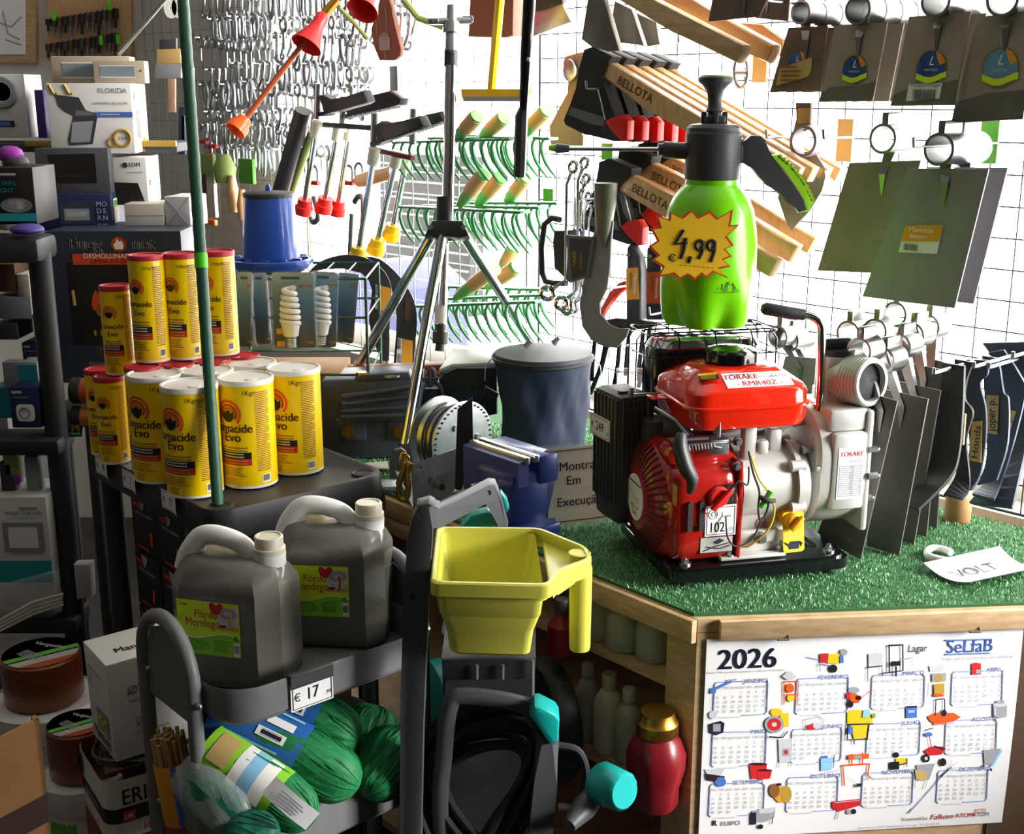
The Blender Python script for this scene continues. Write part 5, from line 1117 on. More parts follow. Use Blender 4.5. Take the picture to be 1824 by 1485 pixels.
# ------------------------------------------------------------------ rakes
def rake(label, L_, R_2, off, n, fer, group):
    t = thing('rake_head', label, 'rake', W(*L_, off), 0, group); A, B2 = W(*L_, off), W(*R_2, off)
    b = MB(); T = face((A + B2) / 2, B2 - A, (0, 0, 1)); b.box((0, 0, 0), ((B2 - A).length, .006, .030), 'rake_green', .0015, T=T); b.build('bar', t)
    for i in range(n):
        P = A.lerp(B2, (i + .5) / n); b = MB(); b.tube(smooth([P + WN * .014, P + WN * .022 + V((0, 0, -.018)), P + WN * .016 + WT * .008 + V((0, 0, -.05)), P + WT * .026 + V((0, 0, -.082))], 4), [.0036] * 9 + [.003, .0026, .002, .0013], 'rake_green', 8); b.build('tine', t)
    P, Q = W(*fer[0], off), W(*fer[1], off); b = MB(); b.tube([P, P.lerp(Q, .25), Q], [.008, .014, .0155], 'rake_bright', 16); f_ = b.build('ferrule', t)
    b = MB(); b.cyl(P.lerp(Q, .45), P.lerp(Q, .93), .0158, 'rake_label', 16, .0165); b.build('label_band', f_)
    return t
GR = 'green rake heads on the window grid'
for args in (('green rake head on the top rake hook, nearer the tripod', (706, 254), (916, 248), .25, 13, ((812, 248), (850, 206)), GR), ('green rake head on the top rake hook, nearer the axes', (832, 242), (986, 247), .14, 10, ((930, 242), (974, 196)), GR), ('green rake head behind the top two, its ferrule between theirs', (770, 246), (940, 246), .2, 9, ((858, 244), (898, 209)), GR),
             ('green rake head on the middle hook, leftmost of three', (718, 368), (936, 378), .25, 13, ((818, 366), (862, 309)), GR), ('green rake head on the middle hook, in the middle of three', (760, 366), (968, 370), .2, 10, ((850, 364), (893, 315)), GR), ('green rake head on the middle hook, rightmost of three', (812, 361), (1000, 362), .14, 10, ((902, 360), (938, 316)), GR),
             ('green rake head on the lowest hook, leftmost of three', (738, 545), (962, 537), .25, 13, ((812, 530), (882, 478)), GR), ('green rake head on the lowest hook, in the middle of three', (780, 532), (975, 525), .2, 11, ((868, 512), (922, 474)), GR), ('green rake head on the lowest hook, rightmost of three', (800, 510), (985, 516), .14, 10, ((888, 494), (916, 440)), GR)): rake(*args)
for (x, y, o, l) in ((1048, 158, .30, 'before the upper axe cover'), (1036, 355, .32, 'holding the wrench set'), (1042, 520, .34, 'crossing the billhook'), (1160, 560, .26, 'left of the sprayer bottle'), (1368, 245, .20, 'through the pointed hoe eye'), (1470, 246, .24, 'through the middle left hoe'), (1630, 262, .26, 'through the middle right hoe'), (1370, 2, .28, 'through the top left hoes'), (1212, 75, .05, 'bare on the grid above the axe handles'), (1215, 245, .05, 'bare on the grid left of the sprayer')):
    wrod('display_hook', 'steel display hook ' + l, x, y, o, group='hooks on the window grid', up=.014)
for (x, y, m, l) in ((1503, 250, 'label_tan', 'tan price strip on the grid between the hoes'), (1760, 250, 'ink_green', 'green price strip on the grid behind the middle right hoe'), (700, 145, 'mid_grey', 'grey price strip on the grid right of the leather sheath'), (1352, 110, 'label_tan', 'tan price strip on the grid below the hatchet handles'), (1080, 270, 'ink_green', 'green price strip on the grid above the wrenches'), (975, 350, 'ink_green', 'small green price strip on the grid right of the middle rakes')):
    b = MB(); b.box((0, .003, 0), (.032, .003, .075 if m != 'ink_green' or x > 1500 else .035), m, .0006, T=wface((x, y), .004) @ RX(-pi / 2)); b.build('price_strip', label=l, cat='price strip')
# ================================================================== things on the counter
k7z = crop(560, 600, 3.257); kW = crop(700, 860, 2.377); kC = crop(1220, 1060, 3.02)
def Yp(pts, y): return [YP(a, c, y) for a, c in pts]
def yslab(b, pts, y, th, m, bev=0.): b.prism(Yp(pts, y), (0, th, 0), m, bev)
def fface(c, y): return face(YP(c[0], c[1], y), (1, 0, 0), (0, 0, 1))
# montra sign
S0, S1 = Z(968, 944, ZT + .001), Z(1118, 926, ZT + .001); sx_ = (S1 - S0).normalized(); sup = (V((0, 0, 1)) + V((-.02, .10, 0))).normalized()
ST = face(S0, sx_, sup)
def S(x, y): q = ST.inverted() @ PL(x, y, S0, ST.to_3x3() @ V((0, 0, 1))); return (q.x, q.y)
tl, tr_, br, bl_ = S(945, 801), S(1090, 786), S(1122, 926), S(968, 944)
sg = thing('sign', 'white card sign reading Montra Em Execução, leaning by the red pump', 'sign', S0)
w_, h_ = br[0] - .0, .142
b = MB(ST); b.prism([(-.004 + x, y, 0) for x, y in rrect(w_ + .02, h_, .004, 2, w_ / 2, h_ / 2)], (0, 0, -.002), 'film'); b.build('plastic_sleeve', sg)
b = MB(ST); b.prism([(x, y, .0006) for x, y in rrect(w_ - .006, h_ - .012, .010, 5, w_ / 2, h_ / 2)], (0, 0, -.0005), 'paper_warm'); b.build('card', sg)
b = MB(ST)
bo = rrect(w_ - .016, h_ - .022, .010, 5, w_ / 2, h_ / 2); b.tube([(x, y, .0009) for x, y in bo], .0009, 'wood_dark', 5, closed=True); b.build('border', sg)
b = MB(ST)
for t_, (x, y) in (('Montra', (1027, 836)), ('Em', (1021, 862)), ('Execução', (1032, 898))):
    q = S(x, y); b.text(t_, .0215, 'ink_black', T=TR(q[0], q[1], .0014), bold=.006)
b.build('lettering', sg)
# navy bag
bc = Z(966, 803, ZT); bg = thing('cloth_bag', 'round navy blue cloth bucket bag with black zipped rim in front of the window', 'bag', bc)
b = MB(TR(*bc)); rs = lambda a, z: 1 + (.05 * math.sin(3 * a + 1 + z * 12) + .045 * math.sin(6 * a - z * 26) + .022 * math.sin(11 * a + z * 40) + .012 * math.sin(23 * a - z * 60)) * min(1, max(0, (.195 - z) * 14)) * min(1, .3 + z * 8)
b.lathe([(0, .002), (.07, .0), (.082, .01), (.085, .03), (.086, .05), (.086, .075), (.087, .1), (.088, .125), (.090, .15), (.093, .17), (.096, .182), (.097, .19)], 'navy_cloth', 72, rfun=rs); b.build('cloth_body', bg)
b = MB(TR(*bc)); b.lathe([(.0985, .188), (.1005, .19), (.1005, .200), (.097, .205), (.02, .209), (0, .209)], 'dark_rubber', 48); b.build('rim', bg)
b = MB(TR(*bc)); b.ring((0, 0, .197), (0, 0, 1), .1015, .0016, 'ink_navy', 48, 6); b.build('zip', bg)
for sx in (-1, 1): b = MB(TR(*bc)); b.tube(smooth([(sx * .099, -.01, .195), (sx * .113, -.01, .18), (sx * .116, -.012, .15)], 5), .0012, 'zinc', 6); b.build('zip_pull', bg)
for i, (x, y) in enumerate(((935, 618), (985, 612))):
    b = MB(); P = D(x, y, 2.42); b.tube([P, P + V((.012, 0, .012))], [.007, .004], 'mid_grey', 10); b.build('strap_end', bg)
# vise
vj0, vj1 = Z(829, 790, .935), Z(925, 822, .935); VMx = frame(V((vj0.x, vj0.y, ZT)), V((vj1.x - vj0.x, vj1.y - vj0.y, 0))); JL = (vj1 - vj0).length; jh = .935 - ZT
vs_ = thing('bench_vise', 'blue bench vise with bright steel jaws, between the winch and the sign', 'vise', mtx=VMx)
mat('vise_pale', '#464e90', .4, coat=.2)
b = MB(VMx); b.loft([[(x, -.002, z) for x, z in ((-.004, .028), (-.004, jh - .003), (JL, jh - .003), (JL, jh - .045), (JL - .03, jh - .06), (JL - .06, jh - .10))], [(x, .02, z) for x, z in ((-.004, .028), (-.004, jh), (JL, jh), (JL, jh - .045), (JL - .03, jh - .06), (JL - .06, jh - .10))]], 'vise_pale', smooth=False); b.build('front_jaw', vs_)
for y0, nm in ((.016, 'jaw_plate'), (.036, 'jaw_plate')):
    b = MB(VMx); b.box((JL / 2, y0, jh - .002), (JL + .006, .010, .012), 'steel', .001); b.build(nm, vs_)
b = MB(VMx); b.box((JL / 2, .065, jh - .025), (JL, .045, .05), 'vise_blue', .006); b.box((JL * .62, .05, .055), (JL * .7, .12, .11), 'vise_blue', .012); b.box((JL * .8, .03, .05), (.05, .09, .10), 'vise_blue', .014); b.build('rear_body', vs_)
b = MB(VMx); b.cyl((JL * .75, .03, .004), (JL * .75, .03, .02), .06, 'vise_blue', 28); b.box((JL * .72, .02, .012), (.13, .10, .02), 'vise_blue', .006); b.build('swivel_base', vs_)
b = MB(VMx); b.cyl((JL * .5, -.045, .075), (JL * .5, .03, .075), .011, 'steel', 16); b.tube([(JL * .5 - .055, -.035, .055), (JL * .5 + .055, -.035, .095)], .0045, 'steel', 10); b.build('screw_handle', vs_)
b = MB(VMx); b.box((JL * .72, -.022, .055), (.018, .012, .022), 'label_orange', .002); b.build('orange_clamp', vs_)
# winch
wn = thing('hand_winch', 'galvanised hand winch with toothed drum and steel cable standing at the counter edge', 'winch', Z(720, 895, ZT))
ax_ = V((.72, -.68, -.02)).normalized(); wc = D(783, 775, 2.26)
b = MB(axis_m(wc, ax_)); b.lathe([(.073, -.004), (.073, 0), (.063, .006), (.060, .02), (.060, .045), (.063, .052), (.066, .056), (.066, .058), (0, .058)], 'zinc', 48); b.build('drum', wn)
b = MB(axis_m(wc + ax_ * .058, ax_)); b.lathe([(.075, 0), (.075, .003), (.067, .004), (0, .004)], 'zinc', 48)
for k in range(44):
    a = 2 * pi * k / 44; b.box((.0695 * math.cos(a), .0695 * math.sin(a), .0045), (.003, .003, .003), 'black_matte', T=MX.Identity(4))
fl = b.build('gear_flange', wn)
for k in range(3): a = .6 + k * 2.1; b = MB(axis_m(wc + ax_ * .062, ax_)); b.cyl((.036 * math.cos(a), .036 * math.sin(a), 0), (.036 * math.cos(a), .036 * math.sin(a), .004), .006, 'steel', 14); b.build('rivet', fl)
b = MB(axis_m(wc, ax_)); b.tube([(.0645 * math.cos(a), .0645 * math.sin(a), .018 + .0008 * i) for i, a in enumerate([j * .25 for j in range(50)])], .0024, 'dark_grey', 8); b.build('steel_cable', wn)
yf = (wc + ax_ * .06).y - .035
b = MB(); yslab(b, k7z([(575, 745), (600, 730), (820, 648), (828, 780), (800, 960), (572, 990), (563, 780)]), 2.065, .003, 'zinc'); fp = b.build('side_plate', wn)
b = MB(); yslab(b, k7z([(435, 670), (455, 640), (490, 635), (580, 608), (600, 700), (560, 800), (470, 880), (437, 860)]), 2.19, .003, 'zinc'); b.build('side_plate', wn)
b = MB(); P = [YP(*q, 2.065) for q in k7z([(437, 870), (572, 990), (800, 955)])]; b.prism([P[0] + V((0, .1, 0)), P[1], P[2], P[2] + V((.02, .1, .01))], (0, 0, -.003), 'zinc'); b.build('base_plate', wn)
b = MB(); yslab(b, k7z([(830, 420), (916, 352), (922, 690), (850, 900), (815, 880), (822, 640)]), 2.052, .004, 'black_matte'); b.build('cover_plate', wn)
b = MB(); q = YP(*k7z([(690, 835)])[0], 2.065); e_ = YP(*k7z([(740, 870)])[0], 2.022); b.cyl(q, q.lerp(e_, .35), .0105, 'steel', 18); b.cyl(q.lerp(e_, .35), e_, .0075, 'steel', 14); b.cyl(e_, e_ + (e_ - q).normalized() * .001, .0045, 'black_matte', 10); b.build('crank_shaft', fp)
b = MB(); q = YP(*k7z([(605, 770)])[0], 2.065); b.cyl(q, q - V((0, .008, 0)), .007, 'zinc', 6); b.build('bolt', fp)
b = MB(); b.tube([YP(*q, 2.047) for q in k7z([(470, 660), (500, 650), (525, 670)])], .0035, 'zinc', 8); b.tube(smooth([YP(*q, 2.042) for q in k7z([(520, 670), (508, 720), (520, 760), (500, 820), (485, 880), (500, 935), (535, 930), (545, 850), (540, 780), (560, 730)])], 5), .0058, 'gold_wire', 10); b.build('snap_hook', wn)
b = MB(); b.tube(smooth([YP(*q, 2.052) for q in k7z([(525, 690), (545, 700), (530, 780), (525, 860)])], 4), .003, 'gold_wire', 8); b.build('hook_latch', wn)
t = thing('winch_crank', 'flat steel crank arm with black grip beside the winch', 'crank', YP(*k7z([(360, 900)])[0], 2.03)); b = MB(); P = Yp(k7z([(335, 875), (350, 868), (475, 868), (478, 905), (345, 908)]), 2.03); b.prism(P, (0, .03, .004), 'zinc', .001); b.build('arm', t)
b = MB(); A, B2 = YP(*k7z([(370, 905)])[0], 2.04), YP(*k7z([(365, 1090)])[0], 2.04); b.tube([A, A.lerp(B2, .3), A.lerp(B2, .8), B2], [.012, .0135, .0135, .011], 'black_plastic', 16); b.build('grip', t)
b = MB(); A = YP(*k7z([(375, 872)])[0], 2.022); b.cyl(A, A + V((0, 0, .006)), .006, 'zinc', 6); b.build('bolt', t)
# gearbox casting
gb = thing('gearbox', 'dark blue cast gearbox housing with brass bolts behind the winch', 'gearbox', YP(750, 820, 2.36))
b = MB(); g0 = k6([(583, 945), (600, 925), (1120, 905), (1140, 930), (1145, 1010), (1105, 1320), (1085, 1342), (610, 1368), (592, 1345), (577, 1010)])
yslab(b, g0, 2.36, .13, 'gearbox', .008); hb = b.build('housing', gb)
b = MB(); P = k6([(690, 1040), (880, 985), (1090, 955), (1100, 1130), (900, 1130), (700, 1140)]); F_ = Yp(P, 2.36); c_ = sum(F_, V()) / 6; b.loft([F_, [c_ + (p - c_) * .93 - V((0, .022, 0)) for p in F_]], 'gearbox', smooth=False); b.build('raised_boss', hb)
for q in ((710, 1010, 1090, 960), (710, 1050, 1090, 1010), (710, 1090, 1090, 1065), (700, 1120, 1080, 1110)):
    A, B2 = YP(*k6([q[:2]])[0], 2.334), YP(*k6([q[2:]])[0], 2.334); b = MB(); b.tube([A, B2], .005, 'gearbox', 8); b.build('rib', hb)
for q in ((745, 1197), (1030, 1197)):
    P = YP(*k6([q])[0], 2.36); b = MB(); b.cyl(P, P - V((0, .012, 0)), .0135, 'brass', 6); b.build('brass_bolt', hb)
    b = MB(); b.box(tuple(P + V((.005, -.002, .004))), (.06, .006, .045), 'gearbox', .004); b.build('bolt_pad', hb)
b = MB(); P = Yp(k6([(780, 905), (830, 885), (1080, 868), (1095, 905), (1075, 915), (800, 925)]), 2.37); b.prism([p + V((0, -.01, 0)) for p in P], (0, .04, 0), 'gearbox', .004); lg_ = b.build('lug', gb)
b = MB(); P = YP(*k6([(985, 893)])[0], 2.375); b.lathe([(.012, 0), (.022, 0), (.022, .004), (.012, .004), (.012, 0)], 'steel', 24, TR(*P)); b.build('bushing', lg_)
b = MB(); P = YP(*k6([(820, 900)])[0], 2.375); b.cyl(P, P + V((0, 0, .010)), .012, 'brass', 6); b.build('bolt', lg_)
bd = thing('wooden_handle', 'brown wooden handle with orange end label lying behind the gearbox', 'handle', YP(660, 668, 2.56))
b = MB(); yslab(b, k6([(588, 860), (600, 853), (1262, 832), (1262, 905), (600, 922), (588, 912)]), 2.53, .035, 'wood_board', .005); b.build('shaft', bd)
b = MB(); yslab(b, k6([(1105, 848), (1262, 842), (1262, 898), (1105, 903)]), 2.529, .001, 'orange_blood'); T = fface(k6([(1200, 873)])[0], 2.528); b.text('Mantools', .020, 'ink_white', T=T @ TR(0, -.006, .0004)); b.build('end_label', bd)
b = MB(); b.box(tuple(YP(690, 760, 2.55)), (.30, .05, .20), 'card_dark', .003); b.build('carton', label='dark carton under the wooden handle behind the gearbox', cat='box')
ch = thing('battery_charger', 'black motor unit with silver top behind the winch', 'motor unit', YP(810, 740, 2.46))
b = MB(); yslab(b, k7z([(755, 215), (830, 180), (1062, 185), (1062, 450), (960, 470), (750, 460), (722, 380), (722, 250)]), 2.46, .12, 'dark_rubber', .006); cb = b.build('casing', ch)
b = MB(); P = Yp(k7z([(722, 205), (762, 215), (830, 180), (1062, 185), (1062, 168), (800, 172)]), 2.458); b.prism(P, (0, .03, 0), 'zinc', .001); Q = Yp(k7z([(722, 205), (800, 170), (1062, 166), (1062, 138), (792, 138)]), 2.46); b.prism([Q[0], Q[1], Q[2], Q[2] + V((0, .1, .004)), Q[4] + V((0, .1, .0))], (0, 0, .006), 'alu_light', .001); b.build('silver_top', ch)
b = MB(); yslab(b, k7z([(765, 310), (965, 300), (965, 370), (765, 375)]), 2.457, .003, 'ink_navy'); b.build('nameplate', cb)
for q in ([(672, 290), (670, 200), (690, 190), (700, 250), (735, 300), (742, 360)], [(640, 260), (665, 250), (690, 270), (640, 280)], [(620, 255), (660, 240), (720, 240)]):
    b = MB(); b.tube(smooth([YP(*p, 2.42) for p in k7z(q)], 4), .0045, 'dark_grey', 8); b.build('cable', ch)
b = MB(); q = Yp(k7z([(975, 315), (1060, 350)]), 2.43); b.cyl(q[0], q[1], .014, 'dark_rubber', 14, .009); b.build('cable_gland', ch)
b = MB(); yslab(b, k7z([(622, 300), (720, 300), (722, 440), (630, 440)]), 2.47, .08, 'dark_grey', .004); b.build('terminal_box', ch)
b = MB(); P = [Z(x, y, ZT + .002) for x, y in ((650, 825), (690, 822), (693, 836), (655, 835))]; b.prism(P, (0, 0, .001), 'paper_warm'); b.build('paper_scrap', label='small paper scrap on the turf left of the winch', cat='paper')
# white hook and VOLT sign
b = MB(); b.tube(smooth([Z(x, y, ZT + .006) for x, y in ((1694, 984), (1680, 978), (1662, 976), (1652, 981), (1655, 990), (1680, 997), (1712, 1001), (1740, 1003))], 6), .0055, 'can_white', 12); b.build('plastic_hook', label='white plastic hook lying on the turf behind the white card', cat='hook')
V0 = [Z(1645, 1013, ZT + .004), Z(1727, 1047, ZT + .004), Z(1850, 1020, ZT + .004), Z(1780, 983, ZT + .004)]
vt = thing('volt_card', 'white card with handwriting starting VOLT lying on the turf at the right', 'card', V0[0])
def vb(u, v): p = V0[0].lerp(V0[1], u).lerp(V0[3].lerp(V0[2], u), v); return p + V((0, 0, .010 * (abs(u - .5) * 2) ** 2))
b = MB(); b.grid(lambda u, v: vb(u, v), 10, 10, 'paper'); b.grid(lambda u, v: vb(u, v) - V((0, 0, .0012)), 10, 10, 'paper'); b.build('card', vt)
b = MB(); L1 = (V0[3] - V0[0]).length; L2 = (V0[1] - V0[0]).length
b.text("VOLT", .036, 'ink_black', fn=lambda x, y: vb(.62 - y / L2, .40 + x / L1) + V((0, 0, .0014)), shear=.1, bold=.012)
for u, v in ((.1, .08), (.1, .5), (.1, .92), (.06, .97), (.06, .03)): b.lathe([(.0025, 0), (0, .0004)], 'ink_grey', 8, TR(*(vb(u, v) + V((0, 0, .0012)))))
b.build('handwriting', vt)
# ------------------------------------------------------------------ tripod
tp = thing('sprinkler_tripod', 'chrome tripod sprinkler stand with black joints in front of the rakes', 'tripod', Z(712, 840, ZT)); th_ = D(797, 408, 2.42)
b = MB(); b.tube([th_, D(805, 40, 2.40)], .0115, 'chrome', 18); b.build('upper_tube', tp)
b = MB(); b.cyl(D(791, 398, 2.42), D(793, 352, 2.42), .0165, 'black_plastic', 18); b.cyl(D(803, 118, 2.405), D(804, 88, 2.405), .0135, 'black_plastic', 18); b.build('clamp_collar', tp)
b = MB(); b.cyl(D(804, 92, 2.40), D(805, 10, 2.40), .0125, 'zinc', 14, .0095); b.cyl(D(770, 38, 2.39), D(838, 36, 2.41), .007, 'zinc', 10); b.box(tuple(D(772, 38, 2.39)), (.02, .012, .012), 'zinc', .002); b.box(tuple(D(833, 34, 2.41)), (.022, .012, .012), 'zinc', .002); b.cyl(D(804, 60, 2.40), D(804, 40, 2.40), .016, 'zinc', 12); b.build('sprinkler_head', tp)
b = MB(); hubp = [(770, 392), (824, 392), (836, 420), (818, 424), (797, 418), (778, 424), (756, 419)]
hp_ = [D(x, y, 2.39) for x, y in hubp]; b.prism(hp_, FW * .055, 'black_plastic', .004); hub = b.build('hub', tp)
for x, y in ((767, 405), (826, 405)): b = MB(); P = D(x, y, 2.388); b.cyl(P, P - FW * .004, .0045, 'zinc', 12); b.build('rivet', hub)
for A, B2 in ((D(768, 418, 2.44), D(588, 742, 2.68)), (D(787, 420, 2.40), Z(712, 842, ZT)), (D(826, 418, 2.46), D(985, 668, 2.68))):
    b = MB(); b.tube([A, B2], .0105, 'chrome', 16); lg3 = b.build('leg', tp)
    b = MB(); k_ = (B2 - A).normalized(); b.tube([B2 - k_ * .055, B2], .0125, 'dark_rubber', 14); b.build('rubber_tip', lg3)
b = MB(); b.tube([D(789, 422, 2.43), D(785, 592, 2.40)], .0115, 'chrome', 16); lw = b.build('lower_tube', tp)
b = MB(); b.cyl(D(787, 515, 2.415), D(785, 578, 2.402), .0120, 'paper_warm', 16); b.build('paper_label', lw)
b = MB(); b.cyl(D(785, 578, 2.40), D(785, 595, 2.40), .0115, 'black_plastic', 14); b.cyl(D(785, 592, 2.40), D(784, 612, 2.40), .0155, 'black_plastic', 20); b.cyl(D(784, 612, 2.40), D(783, 625, 2.40), .009, 'black_plastic', 14); b.build('hose_connector', lw)
# ------------------------------------------------------------------ bulb rack, blister packs, blue feeder
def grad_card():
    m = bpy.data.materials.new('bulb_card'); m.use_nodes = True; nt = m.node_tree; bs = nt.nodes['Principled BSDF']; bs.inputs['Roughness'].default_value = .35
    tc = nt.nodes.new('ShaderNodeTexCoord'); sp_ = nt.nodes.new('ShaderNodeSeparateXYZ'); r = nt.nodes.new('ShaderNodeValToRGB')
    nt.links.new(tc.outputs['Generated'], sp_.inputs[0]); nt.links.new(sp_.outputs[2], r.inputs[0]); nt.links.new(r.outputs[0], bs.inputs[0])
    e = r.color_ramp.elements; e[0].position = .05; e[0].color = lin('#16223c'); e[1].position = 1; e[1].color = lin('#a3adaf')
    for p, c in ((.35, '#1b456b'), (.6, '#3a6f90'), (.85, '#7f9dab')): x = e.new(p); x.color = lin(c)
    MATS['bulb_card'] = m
grad_card()
GBp = 'light bulb blister packs on the wire stand'
def bulb_pack(label, quad, y, bulb, show):
    P = Yp(quad, y); c = sum(P, V()) / 4; wv = (P[1] - P[0]); hv = (P[0] - P[3]); n = wv.cross(hv).normalized()
    if n.dot(CP - c) < 0: n = -n
    t = thing('bulb_pack', label, 'light bulb pack', (P[2] + P[3]) / 2, 0, GBp); T = face(c, wv, hv); w, h = wv.length, hv.length
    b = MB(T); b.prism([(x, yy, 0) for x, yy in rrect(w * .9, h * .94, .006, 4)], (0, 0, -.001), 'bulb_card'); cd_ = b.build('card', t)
    b = MB(T); rect(b, MX.Identity(4), w * .12, w * .40, h * .28, h * .315, 'ink_brown'); b.text('noroso', h * .03, 'ink_lightgrey', T=TR(w * .26, h * .287, .0005)); b.text('7W', h * .06, 'ink_gold', T=TR(w * .32, -h * .43, .0005)); b.prism([(x, yy, .0004) for x, yy in rrect(w * .4, h * .035, h * .012, 4, -w * .05, h * .40)], (0, 0, .0003), 'green_pole')
    if show: b.text('ESPIRAL', h * .055, 'ink_grey', T=TR(-w * .2, h * .24, .0005)); rect(b, MX.Identity(4), -w * .4, -w * .25, -h * .30, -h * .23, 'label_orange'); rect(b, MX.Identity(4), -w * .4, -w * .2, -h * .46, -h * .39, 'label_orange')
    b.build('print', cd_)
    if bulb:
        b = MB(T); bx = -w * .06; r0 = .0095
        hel = []
        for i in range(140):
            z = i / 139; rr = .0155 - .007 * z ** 2; a = z * 2 * pi * 6; hel.append((bx + rr * math.cos(a), -.022 + .066 * z, .014 + rr * .8 * math.sin(a)))
        b.tube(hel, .0050, 'bulb_white', 8); b.cyl((bx, -.018, .014), (bx, -.045, .014), .0185, 'bulb_white', 20, .014); bu = b.build('spiral_bulb', t)
        b = MB(T); b.cyl((bx, -.045, .014), (bx, -.066, .014), .0105, 'steel', 16, .010); [b.ring((bx, -.048 - .004 * k, .014), (0, 1, 0), .0106, .0012, 'steel', 16, 5) for k in range(5)]; b.build('screw_base', bu)
    b = MB(T); O = rrect(w, h, .010, 4); b.loft([[(x, yy, .0006) for x, yy in O], [(x * .98, yy * .98, .018) for x, yy in O], [(x * .94, yy * .96, .024) for x, yy in O], [(x * .01, yy * .01, .024) for x, yy in O]], 'blister', caps=False); b.build('blister', t)
    return t
bulb_pack('spiral bulb blister pack in front, white bulb fully visible', k6([(315, 310), (575, 310), (568, 755), (322, 750)]), 2.26, True, True)
bulb_pack('spiral bulb blister pack just behind the front one, to its right', k6([(530, 305), (695, 315), (690, 745), (525, 745)]), 2.33, True, False)
bulb_pack('bulb blister pack at the right end of the stand, turned aside', k6([(690, 315), (820, 330), (770, 715), (640, 720)]), 2.40, False, False)
bulb_pack('bulb blister pack left of the front one, beside the yellow can', k6([(130, 310), (228, 315), (218, 745), (120, 745)]), 2.30, False, False)
bulb_pack('bulb blister pack between the leftmost pack and the front one', k6([(222, 320), (315, 318), (315, 720), (215, 735)]), 2.36, False, False)
rk = thing('wire_stand', 'green wire stand holding the bulb packs behind the yellow cans', 'wire stand', YP(540, 700, 2.45))
ztop = YP(478, 478, 2.5).z
b = MB()
for x in (400, 655):
    for yy_ in (2.38, 2.62): P = YP(x, 640, 2.38); b.tube([(P.x, yy_, .803), (P.x, yy_, ztop - .004)], .003, 'green_pole', 8)
b.build('upright', rk)['kind'] = 'stuff'
b = MB(); xa, xb = YP(400, 640, 2.38).x, YP(655, 640, 2.38).x
for z in (ztop - .004, ztop - .08, .97, .90): b.tube([(xa, 2.38, z), (xb, 2.38, z), (xb, 2.62, z), (xa, 2.62, z)], .0025, 'green_pole', 6, closed=True)
for k in range(7): x = xa + (xb - xa) * k / 6; b.tube([(x, 2.38, ztop - .004), (x, 2.62, ztop - .004)], .002, 'green_pole', 6); b.tube([(x, 2.38, .90), (x, 2.62, .90)], .002, 'green_pole', 6)
b.build('shelf_wires', rk)
b = MB(); b.box(((xa + xb) / 2 - .02, 2.5, .935), (.20, .16, .06), 'card_brown', .002); b.build('carton', label='brown carton on the lower wires of the green bulb stand', cat='box')
fe = thing('poultry_feeder', 'blue plastic feeder cone with flanged base on top of the wire stand', 'feeder', (YP(484, 470, 2.5).x, 2.5, ztop)); FT = TR(YP(484, 470, 2.5).x, 2.5, ztop)
b = MB(FT); b.lathe([(.060, .018), (.058, .022), (.0495, .145), (.048, .147), (0, .147)], 'blue_plastic', 40); b.build('cone', fe)
b = MB(FT); b.lathe([(.0495, .143), (.051, .144), (.051, .151), (.048, .153), (.01, .156), (0, .156)], 'dark_grey', 36); b.lathe([(.006, .155), (.006, .162), (.003, .168), (0, .168)], 'blue_plastic', 14); b.build('lid', fe)
b = MB(FT); b.lathe([(.070, 0), (.080, .004), (.083, .010), (.083, .020), (.080, .022), (.066, .018), (.055, .018)], 'blue_plastic', 44)
for k in range(12): a = k * pi / 6; b.box((.068 * math.cos(a), .068 * math.sin(a), .021), (.016, .016, .008), 'blue_plastic', .002)
b.build('flange', fe)
b = MB(FT); b.lathe([(.066, -.004), (.070, 0), (.055, 0)], 'dark_rubber', 36); b.build('foot_ring', fe)
# ------------------------------------------------------------------ big black sickle blades
def sickle(label, out, y, labels, ferr):
    t = thing('sickle_blade', label, 'sickle', YP(*out[0], y), 0, 'black curved sickle blades'); b = MB(); yslab(b, out, y, .005, 'blade_black', .0012); bl = b.build('blade', t)
    for q, m in labels:
        b = MB(); yslab(b, q, y - .0012, .001, m); c = (sum(p[0] for p in q) / 4, sum(p[1] for p in q) / 4)
        if m == 'paper': T = face(YP(*c, y - .0016), (0, 0, 1), (-1, 0, 0)); barcode(b, T, -.03, -.006, -.004, .005); barcode(b, T, .004, .028, -.004, .005)
        b.build('barcode_label' if m == 'paper' else 'orange_label', bl)
    if ferr: b = MB(); A, B2 = Yp(ferr, y + .002); b.cyl(A, B2, .012, 'steel', 14, .014); b.build('ferrule', t)
sickle('large black curved blade behind the bulb packs, front one of two', smooth([V((x, y, 0)) for x, y in k2b([(-60, 260), (0, 195), (100, 130), (250, 85), (380, 80), (520, 110), (650, 190), (740, 290), (785, 420)])], 3) and [(p.x, p.y) for p in smooth([V((x, y, 0)) for x, y in k2b([(-60, 260), (0, 195), (100, 130), (250, 85), (380, 80), (520, 110), (650, 190), (740, 290), (785, 420)])], 3)] + k2b([(772, 600), (765, 800), (760, 1160), (690, 1160), (640, 1060), (580, 900), (555, 760), (558, 650), (575, 560), (592, 440), (560, 340), (480, 260), (300, 215), (100, 220), (0, 250)]), 2.66, [(k2b([(620, 378), (676, 392), (664, 640), (620, 630)]), 'paper'), (k2b([(680, 394), (775, 420), (768, 675), (668, 640)]), 'label_orange')], k2b([(728, 1150), (728, 1215)]))
